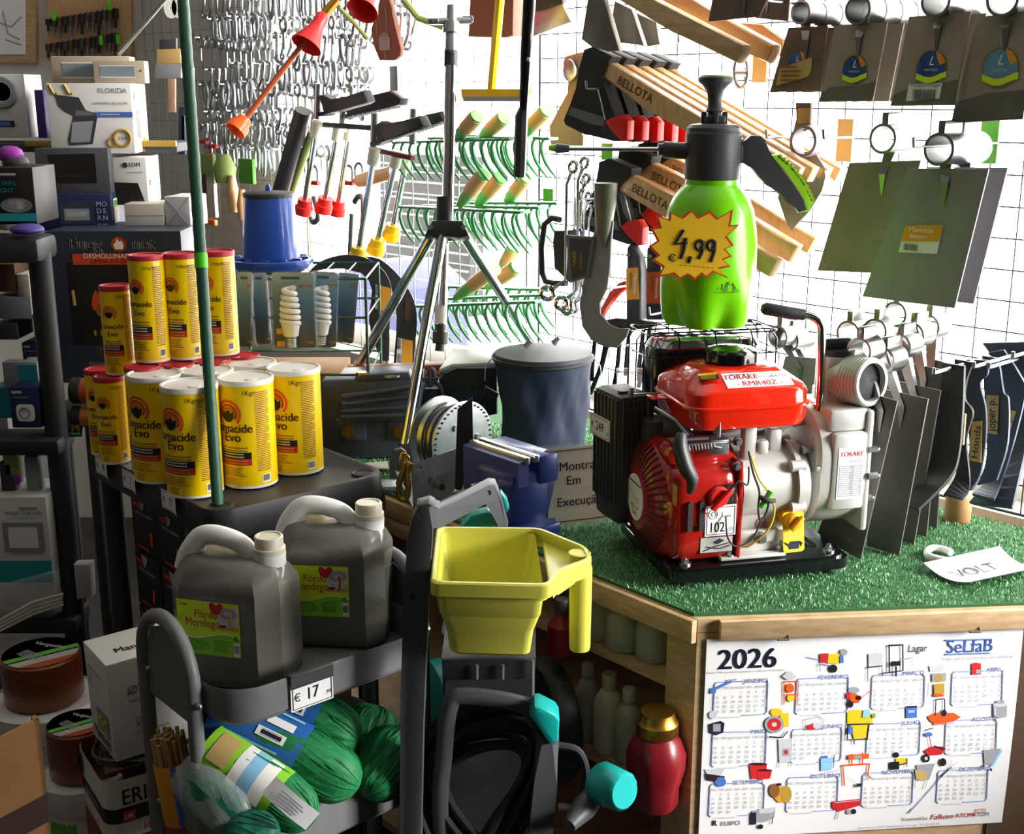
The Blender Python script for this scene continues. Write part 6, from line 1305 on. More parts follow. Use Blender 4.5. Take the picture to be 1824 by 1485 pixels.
sickle('large black curved blade nearest the tripod, rear one of two', [(p.x, p.y) for p in smooth([V((x, y, 0)) for x, y in k2b([(520, 100), (620, 108), (720, 160), (850, 280), (960, 430), (1030, 600), (1045, 780)])], 3)] + k2b([(1010, 1230), (800, 1230), (830, 900), (838, 720), (820, 560), (785, 420), (740, 290), (650, 190)]), 2.71, [(k2b([(845, 920), (892, 932), (885, 1195), (832, 1185)]), 'paper'), (k2b([(895, 932), (1002, 956), (996, 1205), (888, 1196)]), 'label_orange'), (k2b([(925, 530), (978, 540), (970, 755), (918, 740)]), 'wood_dark')], None)
# ------------------------------------------------------------------ calendar poster
CPn = nr; CP0 = A_ + nr * .0035; CXd = dr
def cq(x, y): return PL(*kC([(x, y)])[0], CP0, CPn)
cal = thing('wall_calendar', 'white 2026 wall calendar with small machine pictures on the front of the counter', 'calendar', cq(120, 1283))
TLc, TRc = cq(118, 238), cq(1822, 168); cx_d = (TRc - TLc).normalized(); cdn = V((0, 0, -1)); BLc = cq(50, 1300)
wC = (TRc - TLc).length; hC = TLc.z - BLc.z + .004
CT = face(TLc, cx_d, V((0, 0, 1)))
def cl(x, y, z=.0008): q = CT.inverted() @ cq(x, y); return (q.x, q.y, z)
b = MB(CT); b.grid(lambda u, v: (wC * u, -hC * v, .0004 + .003 * math.sin(v * pi) * u), 12, 10, 'paper'); b.grid(lambda u, v: (wC * u, -hC * v, .0001 + .003 * math.sin(v * pi) * u - .0005), 12, 10, 'paper'); sheet = b.build('paper_sheet', cal)
def zc2(x, y): u = x / wC; v = -y / hC; return .0004 + .003 * math.sin(max(0, min(1, v)) * pi) * u + .0007
def ctext(b, st, x, y, size, m, align='C', bold=0., dz=0., sx=1., shear=0.):
    q = cl(x, y); b.text(st, size, m, align=align, bold=bold, sx=sx, shear=shear, fn=lambda a, c: (q[0] + a, q[1] + c, zc2(q[0] + a, q[1] + c) + dz))
b = MB(CT); ctext(b, '2026', 330, 390, .043, 'ink_navy', bold=.03); ctext(b, 'Desde 1996 a produzir qualidade e a oferecer diversidade', 325, 412, .0048, 'ink_grey'); b.build('year_lettering', cal)
b = MB(CT); ctext(b, 'Lagar', 1248, 300, .0155, 'ink_black', bold=-.005, sx=.85); ctext(b, 'SeLfaB', 1525, 303, .029, 'ink_blue', bold=.008, sx=.9)
q0, q1 = cl(1400, 240), cl(1650, 232); b.tube([(q0[0], q0[1], zc2(q0[0], q0[1])), (q1[0], q1[1], zc2(q1[0], q1[1]))], .0012, 'ink_blue', 5); ctext(b, 'Tudo isto e muito mais em selfab.pt', 1572, 340, .0074, 'ink_grey', shear=.2); q0, q1 = cl(1400, 314), cl(1635, 306); b.tube([(q0[0], q0[1], zc2(q0[0], q0[1])), (q1[0], q1[1], zc2(q1[0], q1[1]))], .0012, 'ink_blue', 5)
ctext(b, 'EUIPO', 243, 1235, .0105, 'ink_grey', bold=.03); ctext(b, 'R', 157, 1237, .013, 'ink_navy', bold=.04); ctext(b, 'Falkom', 1378, 1200, .0125, 'ink_red', bold=.01, shear=.3); ctext(b, 'ATOM', 1500, 1190, .0098, 'ink_red', bold=.02); ctext(b, 'ECO', 1585, 1165, .009, 'ink_red'); ctext(b, 'ATOM', 1588, 1185, .009, 'ink_navy'); ctext(b, 'Vinomatika', 1232, 1208, .009, 'ink_brown', bold=-.01)
ctext(b, 'Sede: Parceiros 3100 · Zona Industrial · Portugal · Tel. 236 000 000', 1150, 1242, .0046, 'ink_grey'); b.build('brand_lettering', cal)
months = [('JANEIRO', 378, 468, 160, 463, 448, 650, 3, 31), ('FEVEREIRO', 795, 447, 600, 445, 880, 638, 6, 28), ('MARÇO', 1225, 425, 1005, 425, 1290, 610, 6, 31), ('ABRIL', 1660, 405, 1435, 405, 1708, 590, 2, 30), ('MAIO', 395, 740, 150, 733, 440, 922, 4, 31), ('JUNHO', 790, 710, 575, 715, 845, 900, 0, 30), ('JULHO', 1212, 690, 980, 685, 1265, 865, 2, 31), ('AGOSTO', 1604, 669, 1400, 665, 1675, 850, 5, 31), ('SETEMBRO', 338, 1012, 135, 1010, 430, 1190, 1, 30), ('OUTUBRO', 752, 977, 550, 975, 825, 1165, 3, 31), ('NOVEMBRO', 1145, 954, 955, 950, 1228, 1135, 6, 30), ('DEZEMBRO', 1552, 937, 1358, 935, 1628, 1115, 1, 31)]
for nm, tx_, ty_, x0, y0, x1, y1, off, nd in months:
    b = MB(CT); ctext(b, nm, tx_, ty_, .0092, 'ink_blue', bold=.004)
    def ln(pts, r=.0005):
        P = []
        for x, y in pts: q = cl(x, y); P.append((q[0], q[1], zc2(q[0], q[1])))
        b.tube(P, r, 'ink_blue', 4)
    sl_ = -.05 * (x1 - x0); hw = len(nm) * 8.2 + 8
    ln([(x0 + 10, y0 + 2), (tx_ - hw, y0 - 3)]); ln([(min(x1, tx_ + hw), y0 - 8), (x1 - 2, y0 + 8), (x1 - 8, y1 + sl_ - 14), (x1 - 20, y1 + sl_)]); ln([(x0 + 10, y0 + 2), (x0, y0 + 14), (x0 - 8, y1 - 12), (x0 + 4, y1)]); ln([(x1 - 20, y1 + sl_), (x0 + (x1 - x0) * .5, y1 + sl_ * .5)])
    cw_ = (x1 - x0 - 36) / 6; rh = (y1 - y0 - 62) / 5
    for k, d in enumerate(('SEG', 'TER', 'QUA', 'QUI', 'SEX', 'SÁB', 'DOM')): ctext(b, d, x0 + 18 + cw_ * k, y0 + 40 - k * 1.6, .0052, 'ink_grey')
    for d in range(1, nd + 1):
        i = d - 1 + off; c, r = i % 7, i // 7; ctext(b, str(d), x0 + 15 + cw_ * c - r * 1.0, y0 + 68 + r * rh - c * 1.6, .0064, 'ink_grey' if c < 5 else 'ink_lightgrey')
    ctext(b, '1 Dia de festa nacional', x0 + 70, y1 + 8, .0036, 'ink_grey'); b.build('month_grid', cal)
# small printed machine pictures
pics = {'blue_pruner': [('l', 140, 510, 250, 460, 12, 'ink_blue'), ('r', 135, 495, 30, 30, 'ink_blue'), ('l', 225, 455, 275, 450, 8, 'ink_grey')],
 'wheeled_sprayer': [('l', 650, 330, 720, 345, 4, 'ink_blue'), ('r', 725, 310, 45, 50, 'ink_red'), ('p', [(770, 315), (825, 308), (845, 350), (825, 365), (765, 362)], 'ink_yellow'), ('e', 795, 390, 22, 22, 'ink_black'), ('e', 852, 302, 20, 18, 'ink_grey'), ('l', 720, 365, 780, 375, 5, 'ink_blue'), ('l', 720, 365, 725, 405, 4, 'ink_blue'), ('r', 830, 320, 20, 40, 'ink_blue')],
 'wine_press': [('r', 985, 310, 75, 70, 'ink_lightgrey'), ('l', 975, 385, 1060, 375, 6, 'ink_navy'), ('l', 980, 385, 980, 460, 4, 'ink_navy'), ('l', 1055, 380, 1060, 430, 4, 'ink_navy'), ('l', 1095, 265, 1095, 410, 8, 'ink_navy'), ('l', 1168, 262, 1168, 400, 8, 'ink_navy'), ('l', 1090, 265, 1172, 262, 8, 'ink_navy'), ('r', 1105, 350, 50, 25, 'ink_black'), ('l', 1050, 415, 1165, 400, 6, 'ink_navy'), ('l', 1130, 375, 1130, 430, 10, 'ink_black'), ('l', 1165, 340, 1220, 330, 5, 'ink_grey'), ('l', 1215, 335, 1215, 375, 3, 'ink_grey'), ('l', 1025, 280, 1025, 310, 2, 'ink_grey')],
 'red_can': [('r', 1538, 362, 50, 60, 'ink_red'), ('r', 1548, 358, 22, 14, 'ink_red'), ('r', 1560, 395, 25, 20, 'ink_grey')],
 'orange_mill': [('l', 530, 460, 530, 585, 6, 'ink_orange'), ('l', 608, 458, 600, 585, 6, 'ink_orange'), ('l', 530, 462, 608, 458, 6, 'ink_orange'), ('e', 562, 495, 22, 26, 'ink_orange'), ('e', 567, 548, 20, 20, 'ink_yellow'), ('p', [(520, 430), (560, 400), (600, 435), (575, 450), (545, 450)], 'ink_lightgrey'), ('l', 535, 530, 605, 528, 6, 'ink_orange')],
 'motor_hoe': [('e', 885, 580, 18, 20, 'ink_black'), ('p', [(870, 530), (910, 520), (950, 545), (930, 575), (890, 565)], 'ink_orange'), ('e', 905, 505, 30, 18, 'ink_grey'), ('l', 940, 550, 1010, 500, 3, 'ink_orange'), ('r', 865, 520, 20, 30, 'ink_red'), ('e', 930, 545, 14, 12, 'ink_black')],
 'steel_grinder': [('p', [(1310, 375), (1395, 365), (1390, 400), (1315, 405)], 'ink_lightgrey'), ('r', 1325, 415, 75, 45, 'ink_grey'), ('e', 1360, 440, 20, 20, 'ink_gold'), ('r', 1335, 470, 55, 55, 'ink_gold'), ('l', 1318, 460, 1312, 540, 5, 'ink_lightgrey'), ('l', 1398, 455, 1402, 535, 5, 'ink_lightgrey'), ('e', 1360, 530, 30, 9, 'ink_orange')],
 'steel_churn': [('r', 1650, 580, 75, 60, 'ink_grey'), ('e', 1688, 580, 37, 12, 'ink_lightgrey'), ('r', 1668, 558, 42, 18, 'ink_grey'), ('e', 1688, 640, 37, 10, 'ink_grey'), ('r', 1655, 595, 10, 40, 'ink_lightgrey')],
 'blower_sprayer': [('e', 490, 625, 32, 22, 'ink_yellow'), ('r', 510, 630, 45, 75, 'ink_yellow'), ('e', 478, 690, 52, 46, 'ink_grey'), ('e', 478, 690, 38, 34, 'ink_red'), ('e', 478, 690, 14, 12, 'ink_lightgrey'), ('l', 450, 755, 520, 760, 7, 'ink_black'), ('l', 520, 760, 550, 725, 6, 'ink_black')],
 'frame_pump': [('l', 640, 665, 720, 648, 4, 'ink_grey'), ('l', 720, 648, 745, 665, 4, 'ink_grey'), ('l', 745, 665, 735, 715, 4, 'ink_grey'), ('l', 640, 665, 645, 715, 4, 'ink_grey'), ('l', 645, 715, 735, 715, 4, 'ink_grey'), ('r', 655, 690, 40, 28, 'ink_red'), ('e', 705, 695, 20, 18, 'ink_lightgrey')],
 'yellow_tank': [('p', [(870, 625), (900, 610), (985, 615), (1005, 640), (1005, 680), (870, 685)], 'ink_yellow'), ('p', [(885, 690), (990, 688), (975, 760), (905, 765)], 'ink_yellow'), ('l', 868, 690, 1010, 685, 7, 'ink_black'), ('l', 872, 690, 868, 770, 7, 'ink_black'), ('l', 985, 690, 975, 770, 7, 'ink_black'), ('l', 905, 770, 905, 795, 6, 'ink_black'), ('r', 875, 700, 24, 40, 'ink_blue'), ('p', [(955, 610), (990, 606), (985, 650), (950, 650)], 'ink_lblue'), ('e', 1010, 640, 10, 14, 'ink_green'), ('l', 868, 770, 980, 765, 5, 'ink_black')],
 'fence_energiser': [('r', 1185, 592, 58, 62, 'ink_blue'), ('r', 1185, 590, 58, 10, 'ink_navy'), ('r', 1196, 612, 34, 14, 'ink_lblue')],
 'rotary_mower': [('p', [(1300, 645), (1345, 625), (1440, 625), (1478, 648), (1440, 672), (1340, 690), (1310, 665)], 'ink_orange'), ('l', 1340, 640, 1345, 555, 6, 'ink_navy'), ('l', 1345, 553, 1390, 550, 6, 'ink_navy'), ('l', 1390, 550, 1392, 630, 6, 'ink_navy'), ('e', 1388, 625, 14, 18, 'ink_navy'), ('l', 1330, 688, 1440, 680, 4, 'ink_grey')],
 'lantern_box': [('p', [(128, 690), (190, 672), (212, 685), (205, 735), (165, 750), (130, 735)], 'ink_navy'), ('r', 150, 690, 40, 40, 'ink_grey'), ('e', 150, 640, 22, 22, 'ink_lightgrey')],
 'red_tubs': [('p', [(345, 905), (440, 900), (432, 980), (355, 985)], 'ink_red'), ('p', [(385, 935), (468, 935), (455, 982), (392, 988)], 'ink_red'), ('e', 392, 903, 47, 8, 'ink_maroon'), ('e', 427, 936, 40, 6, 'ink_maroon')],
 'steel_cabinet': [('p', [(500, 770), (575, 765), (570, 890), (505, 895)], 'ink_lightgrey'), ('r', 522, 820, 38, 40, 'ink_grey'), ('e', 541, 838, 10, 12, 'ink_red'), ('l', 505, 895, 500, 925, 4, 'ink_grey'), ('l', 568, 890, 565, 918, 4, 'ink_grey')],
 'backpack_sprayer': [('p', [(728, 870), (800, 865), (785, 935), (728, 940)], 'ink_lblue'), ('r', 735, 858, 30, 14, 'ink_blue'), ('l', 800, 850, 795, 925, 4, 'ink_navy'), ('l', 680, 965, 825, 935, 3, 'ink_grey')],
 'post_driver': [('l', 840, 910, 990, 900, 8, 'ink_orange'), ('l', 845, 910, 855, 1020, 8, 'ink_orange'), ('l', 988, 900, 978, 965, 8, 'ink_orange'), ('l', 978, 960, 1000, 978, 7, 'ink_orange'), ('l', 893, 845, 893, 910, 8, 'ink_orange'), ('l', 950, 838, 950, 900, 8, 'ink_orange'), ('r', 875, 850, 110, 26, 'ink_orange'), ('r', 905, 855, 40, 18, 'ink_grey'), ('l', 865, 965, 935, 1015, 2, 'ink_grey'), ('r', 918, 1005, 28, 18, 'ink_navy')],
 'yellow_engine': [('r', 1130, 870, 62, 34, 'ink_yellow'), ('e', 1132, 852, 15, 15, 'ink_black'), ('r', 1098, 890, 50, 42, 'ink_black'), ('l', 1130, 910, 1190, 895, 6, 'ink_black'), ('l', 1190, 870, 1188, 915, 4, 'ink_black')],
 'red_tiller': [('p', [(1280, 830), (1320, 808), (1395, 805), (1375, 850), (1300, 855)], 'ink_red'), ('e', 1292, 870, 20, 22, 'ink_black'), ('e', 1292, 870, 9, 10, 'ink_lightgrey'), ('e', 1382, 890, 18, 22, 'ink_black'), ('l', 1320, 810, 1305, 740, 5, 'ink_red'), ('e', 1305, 740, 20, 12, 'ink_blue'), ('l', 1285, 720, 1330, 705, 4, 'ink_navy'), ('l', 1330, 800, 1395, 820, 6, 'ink_navy')],
 'steel_hopper': [('p', [(1600, 825), (1695, 815), (1650, 905), (1605, 900)], 'ink_grey'), ('p', [(1690, 820), (1640, 910), (1650, 915), (1700, 830)], 'ink_lblue'), ('e', 1600, 910, 6, 8, 'ink_navy'), ('e', 1640, 930, 6, 8, 'ink_navy')],
 'crusher_hopper': [('p', [(105, 932), (215, 928), (190, 965), (120, 968)], 'ink_lightgrey'), ('p', [(108, 955), (215, 970), (195, 1005), (115, 990)], 'ink_navy'), ('e', 190, 1000, 30, 26, 'ink_blue'), ('r', 125, 965, 45, 28, 'ink_maroon')],
 'wooden_barrel': [('p', [(455, 1020), (560, 1025), (560, 1110), (500, 1110), (455, 1060)], 'label_orange'), ('e', 542, 1065, 30, 46, 'ink_gold'), ('e', 480, 1045, 28, 38, 'ink_brown'), ('r', 490, 1006, 26, 14, 'ink_black')],
 'crop_spreader': [('p', [(788, 1105), (940, 1090), (942, 1125), (825, 1160), (790, 1140)], 'ink_red'), ('e', 880, 1160, 14, 14, 'ink_grey'), ('e', 905, 1158, 14, 14, 'ink_navy'), ('l', 825, 1160, 815, 1200, 6, 'ink_grey'), ('l', 800, 1110, 935, 1098, 3, 'ink_lightgrey')],
 'steel_destemmer': [('p', [(360, 1155), (485, 1135), (480, 1190), (430, 1215), (360, 1215)], 'ink_grey'), ('p', [(395, 1145), (488, 1135), (470, 1165), (400, 1170)], 'ink_lightgrey'), ('r', 352, 1165, 30, 65, 'ink_navy'), ('e', 405, 1240, 14, 13, 'ink_black'), ('l', 470, 1190, 465, 1225, 5, 'ink_navy')],
 'steel_crusher': [('p', [(1240, 905), (1340, 898), (1310, 985), (1250, 990)], 'ink_grey'), ('p', [(1232, 930), (1300, 945), (1290, 990), (1240, 985)], 'label_tan'), ('l', 1235, 985, 1232, 1030, 4, 'ink_grey'), ('l', 1300, 985, 1285, 1035, 4, 'ink_grey')],
 'olive_shaker': [('l', 1210, 1160, 1410, 930, 4, 'ink_violet'), ('l', 1200, 1168, 1225, 1140, 7, 'ink_grey'), ('l', 1370, 970, 1430, 915, 6, 'ink_black'), ('l', 1410, 930, 1460, 890, 2, 'ink_grey'), ('l', 1410, 930, 1475, 915, 2, 'ink_grey'), ('l', 1410, 930, 1430, 880, 2, 'ink_grey')]}
mat('ink_violet', '#5a4fa0', .5)
for nm, sh in pics.items():
    b = MB(CT); dz = .0003
    for s_ in sh:
        dz += .00012
        if s_[0] == 'r': _, x, y, w, h, m = s_; pts = [(x, y), (x + w, y - w * .045), (x + w, y + h - w * .045), (x, y + h)]
        elif s_[0] == 'e': _, x, y, rx, ry, m = s_; pts = [(x + rx * math.cos(a), y + ry * math.sin(a)) for a in [i * pi / 9 for i in range(18)]]
        elif s_[0] == 'l':
            _, x0, y0, x1, y1, w, m = s_; dx, dy = x1 - x0, y1 - y0; L_ = math.hypot(dx, dy) or 1; nx, ny = -dy / L_ * w / 2, dx / L_ * w / 2; pts = [(x0 + nx, y0 + ny), (x1 + nx, y1 + ny), (x1 - nx, y1 - ny), (x0 - nx, y0 - ny)]
        else: _, pts, m = s_
        P = []
        for x, y in pts: q = cl(x, y); P.append((q[0], q[1], zc2(q[0], q[1]) + dz))
        b.add(P, [tuple(range(len(P)))], m)
    b.build(nm + '_picture', cal)
for x, y, l in ((545, 220, 'left'), (1567, 178, 'right')):
    P = cq(x, y); Q = cq(x, y - 42); R2 = cq(x - 70, y - 12); b = MB(); b.tube([R2 + nr * .02, P + nr * .012, Q + nr * .003], .0016, 'blade_black', 6); b.build('bent_nail', label='bent nail over the ' + l + ' part of the top edge of the calendar', cat='nail', group='nails holding the calendar')
b = MB(); P = A_ + dr * .452; b.prism([V((P.x, P.y, .765)) + nr * .0, V((P.x, P.y, .0)), V((P.x, P.y, 0)) + dr * .38, V((P.x, P.y, .765)) + dr * .38], nr * .003, 'cabinet_brown'); b.build('dark_panel', cr)
# ------------------------------------------------------------------ lime planter
zr = .927; pl3 = thing('lime_planter', 'lime green plastic trough with spout and hollow leg resting on the pressure washer', 'trough', YP(870, 1178, 1.45))
FLp, FRp, BRp, BLp = Z(766, 1040, zr), Z(980, 1045, zr), Z(962, 941, zr), Z(777, 939, zr); SP1, SP2, SP3 = Z(1000, 1017, zr), Z(1056, 997, zr), Z(1046, 975, zr)
rim = [FLp, FRp, SP1, SP2, SP3, BRp, BLp]
def inset(poly, d):
    n = len(poly); c = sum(poly, V()) / n; out = []
    for i in range(n):
        a, p, q = poly[i - 1], poly[i], poly[(i + 1) % n]; e1 = (p - a).normalized(); e2 = (q - p).normalized(); n1 = V((-e1.y, e1.x, 0)); n2 = V((-e2.y, e2.x, 0)); nn = (n1 + n2).normalized(); out.append(p + nn * d / max(.5, nn.dot(n1)))
    return out
def rnd_poly(poly, r, k=3):
    out = []; n = len(poly)
    for i in range(n):
        a, p, q = poly[i - 1], poly[i], poly[(i + 1) % n]; r1 = min(r, (p - a).length * .4); r2 = min(r, (q - p).length * .4); s, e = p + (a - p).normalized() * r1, p + (q - p).normalized() * r2
        for j in range(k + 1): t = j / k; out.append(s.lerp(p, t).lerp(p.lerp(e, t), t))
    return out
sgn = 1 if (FRp - FLp).cross(BRp - FRp).z > 0 else -1
R0 = rnd_poly(rim, .012); RI = rnd_poly(inset(rim, .007 * sgn), .010)
dz = V((0, 0, 1)); b = MB()
box4 = [FLp, FRp, BRp, BLp]
def level(poly, z, ins): return [V((p.x, p.y, z)) for p in rnd_poly(inset(poly, ins * sgn), .012)]
b.loft([[p - dz * .016 for p in R0], [p for p in R0], [p + dz * .002 for p in rnd_poly(inset(rim, .002 * sgn), .012)], [p + dz * .002 for p in rnd_poly(inset(rim, .006 * sgn), .011)], [p - dz * .002 for p in RI], [p - dz * .022 for p in RI]], 'lime', caps=False); b.build('rim', pl3)
bin_ = [FLp, FRp, BRp, BLp]; b = MB()
b.loft([level(bin_, zr - .014, .006), level(bin_, zr - .045, .010), level(bin_, zr - .052, .016), level(bin_, zr - .10, .022), level(bin_, zr - .104, .026)], 'lime', caps=True); b.build('outer_bin', pl3)
# inner surface sits just inside; the top cap of the outer bin is opened by building walls instead
pl3_outer = SC.objects[[c.name for c in KIDS[pl3.name]][-1]]
bm = bmesh.new(); bm.from_mesh(pl3_outer.data); bm.faces.ensure_lookup_table()
topf = [f for f in bm.faces if len(f.verts) > 8 and f.calc_center_median().z + pl3_outer.matrix_world.translation.z > -1e9]
topf.sort(key=lambda f: f.calc_center_median().z); bmesh.ops.delete(bm, geom=[topf[-1]], context='FACES'); bm.to_mesh(pl3_outer.data); bm.free()
b = MB(); b.loft([level(bin_, zr - .004, .0075), level(bin_, zr - .05, .012), level(bin_, zr - .075, .020)], 'lime', caps=False); q = level(bin_, zr - .075, .020); b.add(q, [tuple(range(len(q)))], 'lime'); b.build('inner_bin', pl3)
b = MB(); sp4 = [FRp.lerp(BRp, .06), SP1, SP2, SP3, BRp.lerp(FRp, .04)]; b.prism([V((p.x, p.y, zr - .012)) for p in inset(sp4, .004 * sgn)], (0, 0, -.012), 'lime', .002)
b.prism([V((p.x, p.y, zr - .02)) for p in inset([FRp.lerp(BRp, .1), SP1.lerp(SP2, .1), SP2.lerp(SP3, .3), BRp.lerp(FRp, .1)], .012 * sgn)], (0, 0, -.016), 'lime', .003); b.build('spout', pl3)
hc = Z(1032, 986, zr); b = MB(); b.lathe([(.015, .001), (.0135, .002), (.0125, .001), (.0125, -.02)], 'lime', 28, TR(*hc)); b.lathe([(.0124, -.004), (0, -.004)], 'ink_brown', 24, TR(*hc)); b.build('drain_hole', pl3)
b = MB(); hz = Z(1034, 1001, zr - .016); b.lathe([(.0145, -.016), (.0150, -.02), (.0140, -.128), (.0130, -.132), (0, -.132)], 'lime', 28, TR(hc.x + .002, hc.y - .004, zr)); b.build('leg', pl3)
# ------------------------------------------------------------------ pressure washer
pw = thing('pressure_washer', 'dark grey pressure washer with teal wheels, knob and coiled black hose', 'pressure washer', YP(850, 1940, 1.55))
b = MB(); out = kW([(60, 220), (78, 150), (108, 95), (150, 84), (172, 96), (150, 200), (150, 480), (128, 1030), (118, 1485), (110, 2560), (20, 2560), (28, 1485), (32, 900), (45, 480)])
yslab(b, out, 1.45, .035, 'washer_grey', .005); post = b.build('handle_post', pw)
b = MB(); A = [YP(*q, yy_) for q, yy_ in zip(kW([(100, 96), (165, 95), (192, 122), (400, 5), (430, 8), (458, 80), (488, 190), (440, 190), (415, 110), (392, 80), (200, 190), (150, 200)]), (1.46, 1.47, 1.5, 1.66, 1.68, 1.68, 1.69, 1.67, 1.66, 1.65, 1.5, 1.47))]; b.prism(A, (0, .022, .004), 'washer_grey', .003); b.build('handle_bar', pw)
for q in ((100, 150), (405, 40), (80, 480)): 
    P = YP(*kW([q])[0], 1.449 if q[0] < 200 else 1.655); b = MB(); b.cyl(P + V((0, .002, 0)), P - V((0, .002, 0)), .004, 'black_matte', 10); b.build('screw', post)
b = MB(); yslab(b, kW([(285, 190), (330, 140), (400, 122), (438, 140), (450, 190)]), 1.70, .03, 'teal', .004); b.build('teal_insert', pw)
b = MB(); yslab(b, kW([(455, 40), (480, 70), (492, 110), (480, 130), (462, 90)]), 1.72, .02, 'teal', .003); b.build('trigger_hook', pw)
b = MB(); yslab(b, kW([(205, 640), (605, 640), (600, 940), (590, 1100), (560, 1485), (540, 2560), (180, 2560), (190, 1485), (215, 1000)]), 1.60, .12, 'dark_rubber', .008); b.build('motor_body', pw)
b = MB(); yslab(b, kW([(205, 745), (605, 745), (600, 838), (210, 842)]), 1.52, .10, 'black_plastic', .006); b.build('top_housing', pw)
b = MB(); b.tube(smooth([YP(*q, 1.50) for q in kW([(300, 2560), (205, 1485), (215, 1150), (240, 945), (300, 900), (540, 935), (600, 1000), (650, 1120), (640, 1485), (620, 2560)])], 5), .012, 'washer_grey', 10, sq=.8); b.build('front_frame', pw)
for q in ((355, 770, 355, 830), (465, 770, 465, 830), (590, 750, 590, 940)): b = MB(); A, B2 = YP(*kW([q[:2]])[0], 1.515), YP(*kW([q[2:]])[0], 1.515); b.tube([A, B2], .002, 'mid_grey', 6); b.build('housing_rib', pw)
b = MB(); yslab(b, kW([(610, 1060), (702, 1095), (695, 1290), (678, 1485), (660, 2560), (545, 2560), (575, 1485), (600, 1250)]), 1.47, .04, 'washer_grey', .008); lg5 = b.build('front_leg', pw)
b = MB(); yslab(b, kW([(578, 990), (600, 952), (622, 950), (690, 985), (706, 1010), (700, 1098), (665, 1115)]), 1.462, .045, 'teal', .006); b.build('teal_cap', lg5)
# wheels
wv = V((.93, .36, 0)).normalized(); wc2 = YP(*kW([(655, 1000)])[0], 1.74)
b = MB(axis_m(wc2, wv)); b.lathe([(.075, -.02), (.09, -.018), (.096, -.01), (.096, .012), (.09, .02), (.07, .02)], 'dark_rubber', 60, rfun=lambda a, z: 1 + (.025 if math.sin(40 * a) > 0 else 0)); wh = b.build('wheel_tyre', pw)
b = MB(axis_m(wc2, -wv)); b.lathe([(.078, 0), (.074, .012), (.02, .02), (0, .02)], 'teal', 40); b.build('wheel_disc', wh)
wc3 = YP(*kW([(200, 1000)])[0], 1.72); b = MB(axis_m(wc3, wv)); b.lathe([(.085, -.012), (.092, -.01), (.092, .01), (.085, .012)], 'teal', 48); b.build('teal_wheel_rim', pw)
# hose coil
for i in range(15):
    rnd = random.Random(i); r = .052 + .0042 * i; cxp = YP(*kW([(385 + rnd.uniform(-20, 20), 1310 + rnd.uniform(-25, 25))])[0], 1.50 + .012 * (i % 4)); tl = rnd.uniform(-.35, .35)
    pts = [cxp + V((r * .86 * math.cos(a) + .02 * math.sin(a * 2 + tl), .016 * math.sin(a + tl), r * 1.22 * math.sin(a) + .35 * r * math.cos(a))) for a in [j * 2 * pi / 48 for j in range(48)]]
    b = MB(); b.tube(pts, .0052, 'dark_rubber', 8, closed=True); b.build('hose_coil', pw)
b = MB(); b.tube(smooth([YP(*q, 1.58) for q in kW([(700, 1110), (780, 1130), (815, 1200), (810, 1290), (760, 1360), (700, 1370)])], 6), .0055, 'dark_rubber', 8); b.build('loose_hose', pw)
b = MB(); A, B2 = YP(*kW([(745, 1450)])[0], 1.45), YP(*kW([(900, 1265)])[0], 1.52); b.tube([A, A.lerp(B2, .4), B2], [.010, .017, .012], 'washer_grey', 14); b.build('lance_grip', pw)
b = MB(); A, B2 = YP(*kW([(878, 1268)])[0], 1.50), YP(*kW([(985, 1310)])[0], 1.46); b.lathe([(.0, 0), (.027, 0), (.029, .004), (.026, .045), (.022, .050), (0, .05)], 'teal', 36, axis_m(A, B2 - A), rfun=lambda a, z: 1 + (.03 if math.sin(12 * a) > .3 else 0) * (0 < z < .05)); b.build('teal_knob', pw)
# ------------------------------------------------------------------ bottles on the counter shelves
def bottle(name, label, P, prof, m, capm, capz, group=None, capr=.5):
    t = thing(name, label, 'bottle', P, 0, group); b = MB(TR(*P)); b.lathe(prof, m, 28); b.build('body', t)
    r = prof[-1][0] if prof[-1][0] > .004 else prof[-2][0]
    b = MB(TR(*P)); b.lathe([(r * 1.15, capz), (r * 1.15, capz + .016), (r, capz + .02), (0, capz + .02)], capm, 20); b.build('cap', t); return t
mat('pale_bottle', '#9c9c94', .4, sss=.1); mat('pale_bottle2', '#b5b3a8', .4)
Gb = 'pale bottles on the upper counter shelf'
for x, y, l in ((1066, 1129, 'leftmost of three beside the trough leg'), (1112, 1150, 'middle of three'), (1166, 1168, 'rightmost of three near the corner post')):
    P = Z(x, y, .687); bottle('pale_bottle', 'squat pale bottle on the upper counter shelf, ' + l, P, [(0, 0), (.027, 0), (.029, .004), (.029, .05), (.02, .062), (.012, .064)], 'pale_bottle', 'pale_bottle2', .063, Gb)
Gb2 = 'bottles on the lower counter shelf'
for x, y, r, h, m, l in ((1045, 1312, .020, .11, 'pale_bottle', 'small printed pale bottle on the lower counter shelf, leftmost'), (1083, 1332, .024, .11, 'pale_bottle2', 'taller white bottle on the lower counter shelf, beside the wheel'), (1118, 1350, .022, .10, 'pale_bottle', 'pale bottle on the lower counter shelf just left of the dark red jar')):
    P = Z(x, y, .502); bottle('shelf_bottle', l, P, [(0, 0), (r * .94, 0), (r, .004), (r, h * .75), (r * .6, h * .92), (r * .42, h * .94), (r * .42, h)], m, 'pale_bottle2', h, Gb2)
